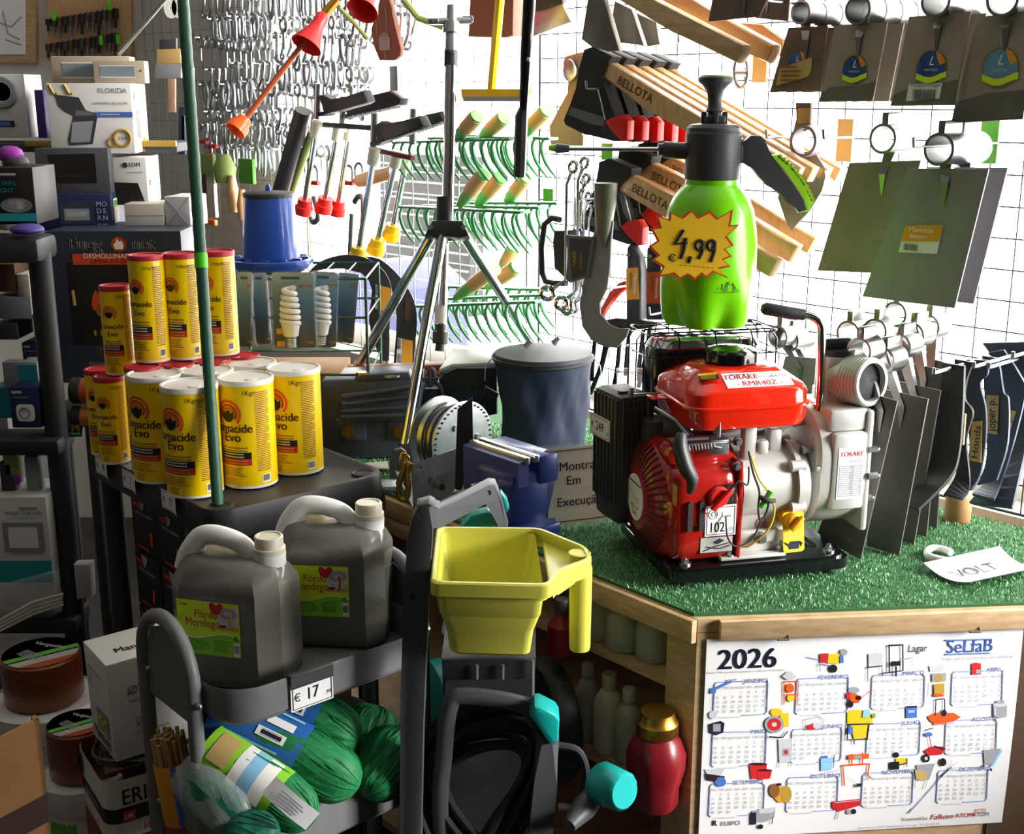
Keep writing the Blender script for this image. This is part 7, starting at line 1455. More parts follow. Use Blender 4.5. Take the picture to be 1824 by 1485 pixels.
P = Z(1166, 1432, .502); jr = thing('red_jar', 'dark red ribbed jar with gold lid on the lower counter shelf', 'jar', P); b = MB(TR(*P)); b.lathe([(0, 0), (.030, 0), (.034, .006), (.034, .03), (.042, .06), (.043, .085), (.034, .108), (.026, .116), (.026, .12)], 'red_deep', 36, rfun=lambda a, z: 1 + .02 * math.cos(6 * a)); b.build('body', jr)
b = MB(TR(*P)); b.lathe([(.030, .116), (.031, .118), (.031, .134), (.026, .14), (.024, .15), (0, .15)], 'brass', 28); b.build('lid', jr)
for i, (x, y) in enumerate(((1000, 1120), (1020, 1100))): 
    P = Z(x, y + 40, .687); bottle('dark_bottle', ('dark red bottle behind the trough leg, left of two', 'dark brown bottle behind the trough leg, right of two')[i], P, [(0, 0), (.022, 0), (.022, .045), (.012, .058), (.010, .066)], ('red_deep', 'wood_dark')[i], 'black_plastic', .066, 'dark bottles on the upper counter shelf')
# ================================================================== left side: boxes, rack, buckets
kA = crop(0, 0, 3.535); kB = crop(0, 380, 3.535); kD = crop(0, 760, 3.535); kE = crop(0, 1080, 3.667); kF = crop(0, 800, 4.369)
def fbox(name, label, x0, x1, y0, y1, y, depth, m, deco=None, rot=0., cat='box', group=None, sm=None, bev=.002, lid=None):
    """a carton whose front face fills the pixel rectangle on the plane Y=y, turned by rot about its front left edge"""
    P0 = YP(x0, y1, y); w = (YP(x1, y1, y) - P0).length; h = YP((x0 + x1) / 2, y0, y).z - YP((x0 + x1) / 2, y1, y).z
    M = TR(*P0) @ RZ(rot); t = thing(name, label, cat, mtx=M, group=group)
    b = MB(M); b.box((w / 2, depth / 2, h / 2), (w, depth, h), m, bev); bd = b.build('carton', t)
    if deco:
        F_ = M @ face(V((w / 2, -.0004, h / 2)), (1, 0, 0), (0, 0, 1)); R_f = M @ face(V((w + .0004, depth / 2, h / 2)), (0, 1, 0), (0, 0, 1)); T_f = M @ face(V((w / 2, depth / 2, h + .0004)), (1, 0, 0), (0, 1, 0))
        b = MB(); deco(b, F_, R_f, T_f, w, h, depth); b.build('print', bd)
    return t
# ---- black storage rack at the left, in front of the back wall
RY_ = 2.18; rx0, rx1 = YP(-160, 420, RY_).x, YP(66, 420, RY_).x; rzt = YP(60, 425, RY_).z
rkL = thing('storage_rack', 'black plastic storage rack at the left edge crowded with small goods', 'rack', (rx1, RY_, 0))
b = MB(); b.box(((rx0 + rx1) / 2, RY_ + .05, rzt - .022), (rx1 - rx0, .10, .045), 'black_shelf', .012); b.build('top_board', rkL)
zs = [YP(60, 785, RY_).z, YP(60, 1105, RY_).z, .12]
for z in zs: b = MB(); b.box(((rx0 + rx1) / 2, RY_ + .05, z - .016), (rx1 - rx0, .09, .03), 'black_shelf', .006); b.build('shelf_board', rkL)
for x in (rx0 + .03, rx1 - .018):
    for y in (RY_ + .05,): b = MB(); b.cyl((x, y, 0), (x, y, rzt - .03), .0205, 'black_shelf', 18); b.build('post', rkL)
# ---- carton with a stove picture
def dk_fuego(b, F, R, T, w, h, d):
    rect(b, F, -w / 2, w / 2, h * .36, h / 2, 'box_slate'); 
    tx(b, F, 'Fueg', -w * .21, h * .385, w * .13, 'ink_white', .001, bold=.03); tx(b, F, 'Fueg', -w * .21, h * .385, w * .13, 'ink_black', .0014); tx(b, F, 'net', w * .22, h * .385, w * .13, 'ink_white', .001, bold=.03); tx(b, F, 'net', w * .22, h * .385, w * .13, 'ink_black', .0014)
    b.lathe([(0, .0010), (w * .058, .0010)], 'ink_orange', 24, F @ TR(w * .04, h * .415, 0)); b.add([F @ V((w * (.04 + x), h * .415 + w * y, .0014)) for x, y in ((-.03, -.035), (-.04, 0), (-.02, .02), (-.012, .045), (.004, .02), (.02, .03), (.035, 0), (.028, -.035))], [tuple(range(8))], 'ink_white')
    rect(b, F, -w * .31, w * .45, h * .285, h * .355, 'orange_blood', .0006); tx(b, F, 'DESHOLLINADOR', -w * .02, h * .327, w * .052, 'ink_white', .001); tx(b, F, 'LIMPIA FULIGEM', -w * .02, h * .295, w * .045, 'ink_maroon', .001)
    rect(b, F, -w * .36, w * .40, -h * .24, h * .30, 'box_black', .0004); rect(b, F, -w * .28, w * .34, -h * .11, h * .27, 'ink_black', .0006); b.tube([F @ V((-w * .33, h * .12, .002)), F @ V((-w * .325, h * .02, .002))], .003, 'ink_gold', 6)
    for cx, cz, sx, sz, m in ((-.16, .05, .035, .10, 'orange_blood'), (-.12, .0, .045, .08, 'amber'), (-.02, .03, .04, .09, 'orange_blood'), (.08, 0, .05, .07, 'amber'), (-.1, -.07, .04, .03, 'ink_red'), (.16, .04, .03, .08, 'orange_blood')):
        b.add([F @ V((w * (cx + sx * math.cos(a) * (1 - .5 * math.sin(a))), h * (cz + sz * .7 * math.sin(a)), .001)) for a in [i * pi / 7 for i in range(14)]], [tuple(range(14))], m)
    for k in range(8): rect(b, F, w * (-.2 + .05 * k), w * (-.18 + .05 * k), -h * .18, -h * .145, 'ink_gold', .0008)
    tx(b, F, 'Chimeneas · Estufas', .0, -h * .28, w * .05, 'ink_brown', .001); tx(b, F, 'Chaminés · Fogões', .0, -h * .315, w * .05, 'ink_brown', .001); tx(b, F, 'Elimina el hollín', -w * .1, -h * .385, w * .05, 'ink_grey', .001); tx(b, F, 'de chimeneas', -w * .06, -h * .42, w * .05, 'ink_grey', .001)
fbox('product_box', 'tall slate blue carton with a burning stove picture behind the yellow cans', 105, 338, 412, 682, 2.46, .20, 'box_slate', dk_fuego, rot=.02)
b = MB(); P = YP(220, 700, 2.5); b.box((P.x, 2.58, P.z - .05), (.30, .20, .035), 'black_shelf', .004)
for sx in (-.13, .13):
    for yy_ in (2.50, 2.66): b.cyl((P.x + sx, yy_, 0), (P.x + sx, yy_, P.z - .06), .014, 'black_shelf', 12)
b.build('low_stand', label='dark low stand under the tall stove carton', cat='stand')
for i, (y0, y1, m, l) in enumerate(((672, 718, 'copper_tube', 'reddish copper coloured roll with a black end, upper of two left of the cans'), (722, 760, 'amber', 'amber coloured roll with a black end, lower of two left of the cans'))):
    A, B2 = YP(128, (y0 + y1) / 2, 2.30), YP(200, (y0 + y1) / 2 + 2, 2.30); r = (y1 - y0) / 2 * 2.3 / 2200; t = thing('foil_roll', l, 'roll', A)
    b = MB(); b.cyl(A + (B2 - A) * .25, B2, r, m, 24); b.build('roll', t); b = MB(); b.cyl(A, A + (B2 - A) * .3, r * 1.05, 'black_matte', 24, bev=.003); b.build('end_cap', t)
b = MB(); t = thing('brand_tag', 'small dark tag with yellow M on the black rack end', 'tag', YP(134, 770, 2.25)); yslab(b, kB([(430, 1335), (520, 1335), (515, 1405), (432, 1408)]), 2.25, .002, 'ink_navy'); b.build('card', t); b = MB(); T = fface((134, 763), 2.249); b.text('M', .021, 'ink_yellow', T=T @ TR(0, -.006, .0006), bold=.04); rect(b, T, -.009, .009, -.012, -.008, 'ink_green', .0006); b.build('print', t)
# ---- stack of lamp boxes
def dk_florida(b, F, R, T, w, h, d):
    tx(b, F, 'FLORIDA', w * .28, h * .36, w * .085, 'ink_grey', .001, bold=.01); tx(b, F, 'LUMINÁRIA LED SOLAR', w * .24, h * .20, w * .04, 'ink_black', .001); rect(b, F, w * .05, w / 2, h * .02, h * .095, 'ink_blue', .0008); bars(b, F, w * .12, w * .42, h * .045, h * .075, 1, 'ink_lightgrey', z=.0012)
    for q, m in (([(-.40, .34), (-.12, .30), (-.05, .12), (.06, .08), (.08, .02), (-.0, -.36), (-.28, -.38), (-.29, -.30), (-.2, .04), (-.3, .10), (-.37, .18)], 'dark_grey'), ([(-.22, -.05), (.03, -.03), (-.03, -.33), (-.26, -.34)], 'grey_photo'), ([(-.17, .12), (.0, .1), (.06, .05), (-.18, .04)], 'mid_grey')):
        b.add([F @ V((w * x, h * y, .0009 + (.0003 if m != 'dark_grey' else 0))) for x, y in q], [tuple(range(len(q)))], m)
    for dx in (-.46, -.28): b.tube([F @ V((w * dx, h * .48, .001)), F @ V((w * (dx + .05), h * .35, .001)), F @ V((w * (dx + .09), h * .36, .001))], .003, 'ink_gold', 5)
    b.ring(tuple(F @ V((w * .36, -h * .28, .001))), F.to_3x3() @ V((0, 0, 1)), h * .115, .003, 'ink_gold', 28, 5); b.ring(tuple(F @ V((w * .235, -h * .34, .001))), F.to_3x3() @ V((0, 0, 1)), h * .06, .0022, 'ink_gold', 22, 5); tx(b, F, '3.2W', w * .36, -h * .30, w * .05, 'ink_black', .001)
    barcode(b, R, -d * .30, -d * .02, -h * .28, h * .12, z=.001); b.text('GTV', h * .16, 'ink_lightgrey', T=R @ TR(d * .36, -h * .08, .001) @ RZ(pi / 2)); bars(b, R, d * .02, d * .26, -h * .2, h * .2, 9, 'ink_lightgrey', z=.001); rect(b, R, -d * .36, -d * .12, h * .27, h * .40, 'ink_grey', .001)
    pts = [(d * .2 + h * .18 * math.cos(a), -h * .5 + h * .18 * math.sin(a)) for a in [i * pi / 12 for i in range(13)]]; b.tube([R @ V((x, y, .001)) for x, y in pts], .005, 'label_orange', 5)
def dk_dark(b, F, R, T, w, h, d): b.add([F @ V((w * x, h * y, .0008)) for x, y in ((-.33, .36), (.32, .38), (.32, -.26), (-.22, -.26))], [(0, 1, 2, 3)], 'box_black'); rect(b, F, -w * .2, w * .2, -h * .12, -h * .1, 'dark_grey', .001)
def dk_edm(b, F, R, T, w, h, d):
    tx(b, F, 'EDM', w * .15, h * .30, w * .17, 'ink_black', .001, bold=.02); b.ring(tuple(F @ V((-w * .12, h * .335, .001))), F.to_3x3() @ V((0, 0, 1)), w * .05, .002, 'ink_black', 16, 5); bars(b, F, -w * .1, w * .4, h * .16, h * .2, 1, 'ink_grey'); b.add([F @ V((w * x, h * y, .0008)) for x, y in ((-.5, -.02), (.22, -.04), (.42, -.5), (-.5, -.5))], [(0, 1, 2, 3)], 'box_black')
    rect(b, R, -d * .35, d * .4, h * .1, h * .14, 'label_tan', .001); bars(b, R, -d * .35, d * .4, -h * .2, h * .04, 4, 'ink_lightgrey', z=.001); rect(b, R, -d * .36, -d * .2, -h * .12, h * .02, 'ink_black', .001)
def dk_modern(b, F, R, T, w, h, d):
    rect(b, F, -w * .20, w * .25, -h * .32, h * .32, 'box_slate', .0006); rect(b, F, -w * .14, w * .20, -h * .22, h * .10, 'grey_photo', .0009); b.prism([F @ V((x * w, y * h, .001)) for x, y in ((-.12, .0), (.17, .02), (.15, -.12), (-.10, -.12))], F.to_3x3() @ V((0, 0, .0004)), 'paper_grey')
    for k, (a, c) in enumerate((('M', 'O'), ('D', 'E'), ('R', 'N'))): tx(b, F, a, w * .33, h * (.16 - .19 * k), h * .19, 'ink_lightgrey', .001, bold=.02); tx(b, F, c, w * .41, h * (.16 - .19 * k), h * .19, 'ink_lightgrey', .001, bold=.02)
    tx(b, F, 'AC 230V', w * .37, -h * .36, h * .07, 'ink_lightgrey', .001); rect(b, F, -w * .41, -w * .28, h * .24, h * .29, 'ink_lightgrey', .001); b.lathe([(0, .001), (h * .03, .001)], 'orange_blood', 10, F @ TR(-w * .38, 0, 0))
    rect(b, R, -d * .38, -d * .08, -h * .34, h * .34, 'ink_white', .001); rect(b, R, -d * .36, -d * .12, -h * .05, h * .1, 'orange_blood', .0014); rect(b, R, -d * .36, -d * .14, h * .1, h * .3, 'ink_green', .0014)
Yb = 2.62
fbox('lamp_box', 'large white carton with a dark solar lamp picture, top of the lamp box stack', 92, 238, 148, 274, Yb, .16, 'box_white', dk_florida, rot=.10)
fbox('lamp_box', 'dark grey carton under the white solar lamp carton, at its left', 68, 196, 264, 345, Yb - .02, .16, 'box_grey', dk_dark, rot=.05)
fbox('lamp_box', 'white carton with black wedge picture under the solar lamp carton, at its right', 205, 264, 280, 365, Yb + .02, .15, 'box_white', dk_edm, rot=.10)
fbox('lamp_box', 'navy blue carton with three rows of white letters, bottom of the lamp box stack', 70, 198, 346, 411, Yb - .05, .15, 'box_navy', dk_modern, rot=.10)
fbox('white_carton', 'small plain white carton with a slit, left one of the pair by the green pole', 224, 292, 363, 408, Yb - .04, .10, 'paper_warm', lambda b, F, R, T, w, h, d: rect(b, F, -w / 2, w / 2, h * .02, h * .05, 'ink_grey', .001), rot=.08)
fbox('white_carton', 'small white carton with folded end flaps, right one of the pair by the green pole', 296, 342, 350, 405, Yb - .03, .10, 'paper', lambda b, F, R, T, w, h, d: [b.tube([F @ V((sx * w / 2, sy * h / 2, .0006)), F @ V((0, 0, .0006))], .0008, 'ink_grey', 4) for sx in (-1, 1) for sy in (-1, 1)], rot=-.12)
def dk_win(b, F, R, T, w, h, d): rect(b, F, -w * .36, w * .30, -h * .22, h * .26, 'window_grey', .0008); rect(b, F, -w * .37, w * .31, h * .26, h * .29, 'ink_white', .0009); rect(b, F, -w * .37, w * .31, -h * .25, -h * .22, 'ink_white', .0009); b.lathe([(0, .001), (h * .05, .001)], 'ink_brown', 10, F @ TR(w * .42, h * .05, 0))
fbox('window_carton', 'beige carton with grey window, left one atop the solar lamp carton', 94, 232, 100, 152, Yb + .10, .05, 'box_beige', dk_win, rot=.06)
fbox('window_carton', 'beige carton with grey window, right one atop the solar lamp carton', 168, 258, 108, 148, Yb + .06, .04, 'box_beige', dk_win, rot=.06)
def dk_down(b, F, R, T, w, h, d):
    rect(b, F, -w * .3, w * .1, h * .36, h * .40, 'ink_grey', .001); tx(b, F, 'DOWN', -w * .2, h * .18, w * .16, 'ink_teal', .001, bold=.02); tx(b, F, 'LIGHT', -w * .2, h * .06, w * .16, 'ink_teal', .001, bold=.02)
    b.lathe([(0, .001), (1, .001)], 'grey_photo', 26, F @ TR(w * .05, -h * .16, 0) @ MX.Diagonal((w * .38, h * .13, 1, 1))); b.lathe([(0, .0014), (1, .0014)], 'paper_grey', 26, F @ TR(w * .05, -h * .15, 0) @ MX.Diagonal((w * .25, h * .085, 1, 1))); rect(b, F, -w * .5, w * .5, -h * .44, -h * .30, 'ink_teal', .0008)
fbox('downlight_box', 'black carton reading DOWN LIGHT with an oval lamp, at the left edge on the rack', -8, 66, 298, 400, RY_ + .04, .12, 'box_black', dk_down, rot=.03)
def dk_spot(b, F, R, T, w, h, d):
    b.ring(tuple(F @ V((-w * .05, h * .22, .001))), F.to_3x3() @ V((0, 0, 1)), w * .32, .006, 'grey_photo', 32, 6); b.lathe([(0, .001), (w * .26, .001)], 'ink_white', 28, F @ TR(-w * .05, h * .22, 0)); b.ring(tuple(F @ V((-w * .05, h * .22, .002))), F.to_3x3() @ V((0, 0, 1)), w * .25, .004, 'ink_grey', 32, 6)
    rect(b, F, -w * .42, w * .18, -h * .33, -h * .23, 'ink_navy', .001); rect(b, F, -w * .32, w * .08, -h * .315, -h * .245, 'ink_blue', .0014)
fbox('spotlight_box', 'white carton with a round spotlight picture at the left edge below the framed picture', -22, 53, 132, 245, 2.75, .10, 'box_white', dk_spot)
b = MB(); b.box(tuple((YP(40, 256, 2.72) + YP(320, 256, 2.72)) / 2), ((YP(320, 256, 2.72) - YP(40, 256, 2.72)).length * .96, .012, .013), 'ink_gold', .002); b.build('yellow_ruler', label='yellow rail running behind the solar lamp carton', cat='rail')
b = MB(); P = YP(-30, 268, 2.76); b.box((P.x + .16, 2.80, P.z + .008), (.55, .16, .02), 'box_grey', .003); b.build('wall_shelf', label='thin grey shelf behind the lamp cartons at the left', cat='shelf')
fbox('purple_box', 'thin dark violet carton standing between the spotlight carton and the solar lamp carton', 68, 84, 160, 246, 2.74, .06, 'violet')
b = MB(); b.ball(tuple(YP(48, 408, RY_ + .02)), (.03, .03, .010), 'violet', 14); b.build('blue_pouch', label='small violet blue pouch lying on the rack top', cat='pouch')
for (x, y, m, l) in ((18, 275, 'purple', 'purple packet on the left shelf above the DOWN LIGHT carton'), (28, 290, 'dark_grey', 'dark packet on the left shelf above the DOWN LIGHT carton'), (10, 395, 'paper_grey', 'crumpled pale wrapper on the rack beside the DOWN LIGHT carton')):
    b = MB(); P = YP(x, y, RY_ + .1); b.ball(tuple(P), (.025, .02, .016), m, 12); b.build('small_packet', label=l, cat='packet')
# ---- back wall: framed picture and tool panel
fr1 = thing('framed_picture', 'wood framed picture with pale paper on the back wall at the top left', 'picture', YP(20, 110, 4.3)); b = MB(); yslab(b, [(-140, -140), (64, -140), (64, 112), (-140, 112)], 4.29, .03, 'wood_light', .004); b.build('frame', fr1); b = MB(); yslab(b, [(-125, -125), (45, -125), (45, 97), (-125, 97)], 4.284, .004, 'paper'); b.build('paper', fr1)
b = MB(); 
for q in ([(5, 20), (15, 60), (35, 70)], [(0, 40), (20, 48), (38, 30)], [(10, 70), (38, 80)]): b.tube([YP(x, y, 4.282) for x, y in q], .002, 'ink_grey', 4)
b.build('drawing', fr1)
pnl = thing('tool_board', 'light wood panel on the back wall holding rows of chisels and saws', 'tool panel', YP(160, 100, 4.3)); b = MB(); yslab(b, [(84, -60), (234, -60), (234, 108), (84, 108)], 4.29, .03, 'wood_handle', .003); b.build('board', pnl)
for rr, y0 in enumerate((22, 66)):
    for k in range(13):
        x = 86 + 10 * k; hgt = 22 + (k * 7 + rr * 3) % 16; m = ('black_matte', 'dark_grey', 'wood_dark')[(k + rr) % 3]; t = thing('hanging_tool', 'small dark handled tool on the wood panel, in its ' + ('upper' if rr == 0 else 'lower') + ' row', 'tool', YP(x, y0 + hgt, 4.25), 0, ('upper', 'lower')[rr] + ' row of tools on the wood panel')
        b = MB(); A, B2 = YP(x, y0 + 12 - k * 1.6, 4.26), YP(x, y0 + 12 + hgt - k * .8, 4.26); b.tube([A, A.lerp(B2, .5)], .010, m, 8); b.build('handle', t); b = MB(); b.tube([A.lerp(B2, .5), B2], .005, 'zinc' if k % 3 else 'black_matte', 6); b.build('shank', t)
for i, (x, y) in enumerate(((96, 28), (195, 10), (180, 72), (210, 70))): b = MB(); b.box(tuple(YP(x, y, 4.24)), (.012, .004, .03), 'green_tag', .001); b.build('green_label', label=('green price label on the upper left of the wood panel', 'green price label at the top right of the wood panel', 'green price label in the lower row of the wood panel, left of two', 'green price label in the lower row of the wood panel, right of two')[i], cat='price label')
b = MB(); b.tube([YP(210, 97, 2.9), YP(318, -30, 2.9)], .006, 'steel', 12); b.build('metal_rod', label='slanting bright metal rod left of the green pole at the top', cat='rod')
t = thing('paint_brush', 'wide bristle brush hanging left of the green pole', 'brush', YP(302, 140, 3.0)); b = MB(); yslab(b, kA([(985, 310), (1135, 305), (1140, 400), (985, 405)]), 3.0, .02, 'bristle', .003); b.build('bristles', t); b = MB(); yslab(b, kA([(975, 400), (1145, 398), (1140, 490), (970, 495)]), 3.0, .018, 'grey_photo', .004); b.build('tips', t); b = MB(); yslab(b, kA([(1000, 250), (1110, 240), (1110, 310), (1000, 312)]), 3.0, .015, 'dark_grey', .004); b.build('handle', t)
for i, (x, y, m) in enumerate(((304, 14, 'can_white'), (318, 14, 'can_white'))): 
    t = thing('white_disc', ('left', 'right')[i] + ' one of two small white discs hanging at the top left of the green pole', 'disc', YP(x, y, 3.1)); b = MB(); b.lathe([(.004, -.004), (.024, -.004), (.024, .004), (.004, .004), (.004, -.004)], m, 24, axis_m(YP(x, y, 3.1), (0, -1, 0)) @ MX.Diagonal((1, .65, 1, 1))); b.build('disc', t)
for x0, x1, y0, y1, m, l in ((340, 345, 120, 250, 'mid_grey', 'dark hanging packet'), (318, 330, 190, 275, 'navy_cloth', 'navy hanging packet left of the green pole'), (322, 338, 205, 250, 'steel', 'bright steel plate left of the green pole'), (298, 312, 140, 200, 'pale_brown', 'pale wooden strip under the brush')):
    b = MB(); yslab(b, [(x0, y0), (x1, y0), (x1, y1), (x0, y1)], 3.05, .012, m, .002); b.build('hanging_strip', label=l + ' on the back corner grid', cat='packet')
# ---- metal hooks on the back corner grid
MG = 'metal hooks and snaps on the back corner grid'
def s_hook():
    t = thing('metal_s_hook', 'bright metal hook in the dense rows on the back corner grid', 's-hook', (0, 0, 0), 0, MG); b = MB(); pts = [(.012 * math.sin(a), 0, -.012 + .012 * math.cos(a)) for a in [-1.9 + i * .38 for i in range(9)]]; pts2 = [(-p[0], 0, -.075 + (-p[2])) for p in pts]
    b.tube(smooth([V(p) for p in pts + pts2[::-1]][:1] + [V(p) for p in pts] + [V((.004, 0, -.045))] + [V(p) for p in pts2[::-1]], 2), .0046, 'steel', 7); b.build('wire', t); return t
def snap():
    t = thing('snap_hook', 'bright oval snap hook in the dense rows on the back corner grid', 'snap hook', (0, 0, 0), 0, MG); b = MB(); pts = [(.011 * math.cos(a) * (1 + .3 * math.sin(a)), 0, -.032 + .034 * math.sin(a)) for a in [i * pi / 10 for i in range(20)]]; b.tube(pts, .005, 'zinc', 7, closed=True); b.build('loop', t); b = MB(); b.cyl((.012, 0, -.045), (.011, 0, -.02), .0026, 'steel', 8); b.build('gate', t); return t
def ring_():
    t = thing('metal_ring', 'bright metal ring with a shank in the rows on the back corner grid', 'ring', (0, 0, 0), 0, MG); b = MB(); b.ring((0, 0, -.018), (0, 1, 0), .015, .0048, 'steel', 20, 7); b.build('ring', t); b = MB(); b.cyl((0, 0, -.034), (0, 0, -.075), .0035, 'zinc', 8); b.build('shank', t); return t
protos = [s_hook(), snap(), ring_()]; used_ = [False] * 3
rnd = random.Random(11)
ic = 0
for r_, y in enumerate((-12, 28, 66, 118, 150, 196, 226, 262)):
    for c_ in range(9):
        x = 352 + c_ * 42 + rnd.uniform(-6, 6) + (r_ % 2) * 14
        if x > 700 or (x > 560 and 150 < y) or (x > 640 and y > 40): continue
        yy_ = y + rnd.uniform(-6, 6); ln_ = .11
        wrod('display_hook', 'bright display hook in the rows of the back corner grid', x, yy_, ln_, r=.0026, up=.012, group='hooks of the back corner grid', m='chrome'); P = W(x, yy_, ln_); kind = (r_ + c_ // 3) % 3
        for k in range(rnd.choice((3, 4, 5, 4))):
            if ic > 285: break
            ic += 1; M = TR(*(P - WN * (.018 + .021 * k) - V((0, 0, -.004)))) @ RZ(math.atan2(WT.y, WT.x) + rnd.uniform(-.35, .35)) @ RY(rnd.uniform(-.12, .12)) @ MX.Scale(rnd.uniform(.85, 1.15), 4)
            if not used_[kind]: used_[kind] = True; protos[kind].matrix_world = M
            else: dup(protos[kind], None, None, M)
for i, (x, y) in enumerate(((362, 240), (380, 248), (372, 262), (560, 312), (622, 312), (640, 308))):
    t = thing('shackle', 'metal shackle with red pin on the back corner grid', 'shackle', W(x, y, .10), 0, 'shackles with red pins'); P = W(x, y, .10); b = MB(); b.tube([P + V((0, 0, -.02)) - WT * .014] + [P + WT * (.016 * math.sin(a)) + V((0, 0, .016 * math.cos(a) + .008)) for a in [-1.6 + .4 * k for k in range(9)]] + [P + V((0, 0, -.02)) + WT * .014], .0042, 'zinc', 8); b.build('bow', t); b = MB(); b.cyl(P - WT * .02 - V((0, 0, .02)), P + WT * .02 - V((0, 0, .02)), .006, 'red_plastic', 10); b.build('pin', t)
for i, (x, y, w, h, m, l) in enumerate(((372, 300, 40, 50, 'moss', 'green topped packet on the corner grid right of the green pole'), (400, 300, 40, 46, 'moss', 'green topped packet on the corner grid above the wooden file handles'), (440, 305, 44, 40, 'ink_green', 'green topped packet on the corner grid left of the feeder'), (365, 340, 30, 60, 'red_deep', 'dark red packet right of the green pole'), (415, 345, 22, 60, 'wood_handle', 'wooden file handle in a clear pack left of the feeder'), (432, 365, 20, 50, 'wood_orange', 'second wooden handle in a clear pack touching the feeder'), (378, 350, 26, 70, 'paper_warm', 'white packet with green stem picture right of the green pole'), (372, 395, 50, 10, 'orange_plastic', 'orange strip at the foot of the packets right of the green pole'))):
    P = W(x, y, .14); s_ = 3.75 / 2200; b = MB()
    if 'wooden' in l: b.tube([P + V((0, 0, h / 2 * s_)), P, P - V((0, 0, h / 2 * s_))], [w * s_ * .25, w * s_ * .5, w * s_ * .4], m, 14)
    else: b.box((0, 0, 0), (w * s_, .012, h * s_), m, .003, T=frame(P, WT))
    b.build('grid_packet', label=l, cat='packet')
# ---- spray lances with coloured caps
GL = 'spray lances with coloured caps'
def lance(label, top, bot, capm, off, capl=.036):
    A, B2 = W(*top, off), W(*bot, off); k_ = (B2 - A).normalized(); t = thing('spray_lance', label, 'spray lance', B2, 0, GL)
    b = MB(); b.tube([A, B2], .0065, 'chrome', 12); b.build('tube', t); b = MB(); b.lathe([(.017, 0), (.0175, .016), (.0205, .018), (.0205, capl), (.015, capl), (.015, .02)], capm, 24, axis_m(B2, k_), rfun=lambda a, z: 1 + (.02 if math.sin(16 * a) > 0 and z > .017 else 0)); b.build('cap', t)
    b = MB(); b.cyl(A - k_ * .02, A + k_ * .016, .0125, 'cap_cream', 16); b.build('nut', t); return t
lance('silver spray lance with red cap, leftmost of the red capped three', (563, 232), (544, 355), 'red_plastic', .35); lance('silver spray lance with red cap, middle of the red capped three', (601, 238), (580, 352), 'red_plastic', .30); lance('silver spray lance with red cap, rightmost of the red capped three', (622, 238), (604, 357), 'red_plastic', .25)
lance('silver spray lance with yellow cap, leftmost of the yellow capped three', (665, 280), (640, 440), 'yellow_plastic', .35); lance('silver spray lance with yellow cap, middle of the yellow capped three', (705, 285), (674, 425), 'yellow_plastic', .30); lance('silver spray lance with yellow cap, rightmost and highest of the yellow capped three', (722, 292), (701, 400), 'yellow_plastic', .25)
def grip(label, out, off, group='black ribbed spray grips'):
    P = k2(out); t = thing('spray_grip', label, 'spray gun', W(*P[0], off), 0, group); b = MB(); slab(b, P, off, .026, 'black_plastic', .005); b.build('grip', t)
    A, B2 = P[-2], P[-1]; b = MB()
    for k in range(11): f = k / 10; q = W(A[0] * (1 - f) + B2[0] * f, A[1] * (1 - f) + B2[1] * f, off - .013); b.cyl(q + WN * .015, q - WN * .015, .0045, 'black_plastic', 8)
    b.build('ribs', t)['kind'] = 'stuff'
    b = MB(); q0, q1 = W(P[0][0] + 2, P[0][1] + 4, off - .01), W(P[0][0] - 1, P[0][1] + 42, off - .01); b.tube([q0 + V((0, 0, .03)), q1], .009, 'zinc', 10); b.build('valve', t)
grip('black ribbed spray gun grip above the red capped lances, nearest of two', [(800, 600), (830, 592), (885, 640), (1080, 568), (1108, 640), (1085, 655), (870, 712), (835, 720)], .35); grip('black ribbed spray gun grip above the red capped lances, behind the nearest', [(960, 680), (1090, 620), (1130, 600), (1245, 570), (1320, 620), (1310, 660), (1280, 668), (985, 735)], .29)
grip('black ribbed spray gun grip above the yellow capped lances, nearest of two', [(1155, 790), (1190, 760), (1240, 790), (1430, 728), (1462, 790), (1440, 815), (1230, 882), (1170, 905)], .35); grip('black ribbed spray gun grip right of the other, beside the tripod', [(1400, 760), (1470, 720), (1565, 700), (1580, 750), (1560, 770), (1340, 850)], .29)
b = MB(); b.tube([W(540, 197, .36), W(497, 350, .36)], .0195, 'black_plastic', 18); b.build('black_tube', label='thick black tube slanting left of the red capped lances', cat='tube'); b = MB(); b.tube([W(556, 235, .33), W(515, 350, .33)], .010, 'moss', 12); b.build('green_grey_tube', label='slim grey green tube slanting right behind the black tube', cat='tube')
for i, q in enumerate(([(575, 222), (665, 228)], [(672, 268), (735, 282)])): b = MB(); b.tube([W(*p, .33) for p in q], .006, ('dark_grey', 'red_deep')[i], 8); b.build('trigger_lever', label=('dark trigger lever under the upper spray grips', 'red trigger lever under the lower spray grips')[i], cat='lever')
b = MB(); b.tube([W(640, 322, .2), W(660, 317, .2), W(690, 310, .2), W(705, 306, .2)], [.016, .0185, .0165, .019], 'wood_handle', 16); b.build('mallet_handle', label='short wooden handle between the red and yellow capped lances', cat='handle')
for i, q in enumerate(([(560, 350), (568, 385), (558, 395), (552, 375)], [(632, 360), (640, 350), (648, 365), (642, 470)], [(628, 380), (624, 460)])): b = MB(); b.tube(smooth([W(*p, .15) for p in q], 5), .008, 'zinc', 10); b.build('bent_bar', label=('bent zinc bar under the red caps', 'curved zinc bar beside the yellow caps', 'straight zinc bar left of the yellow caps')[i], cat='bar')
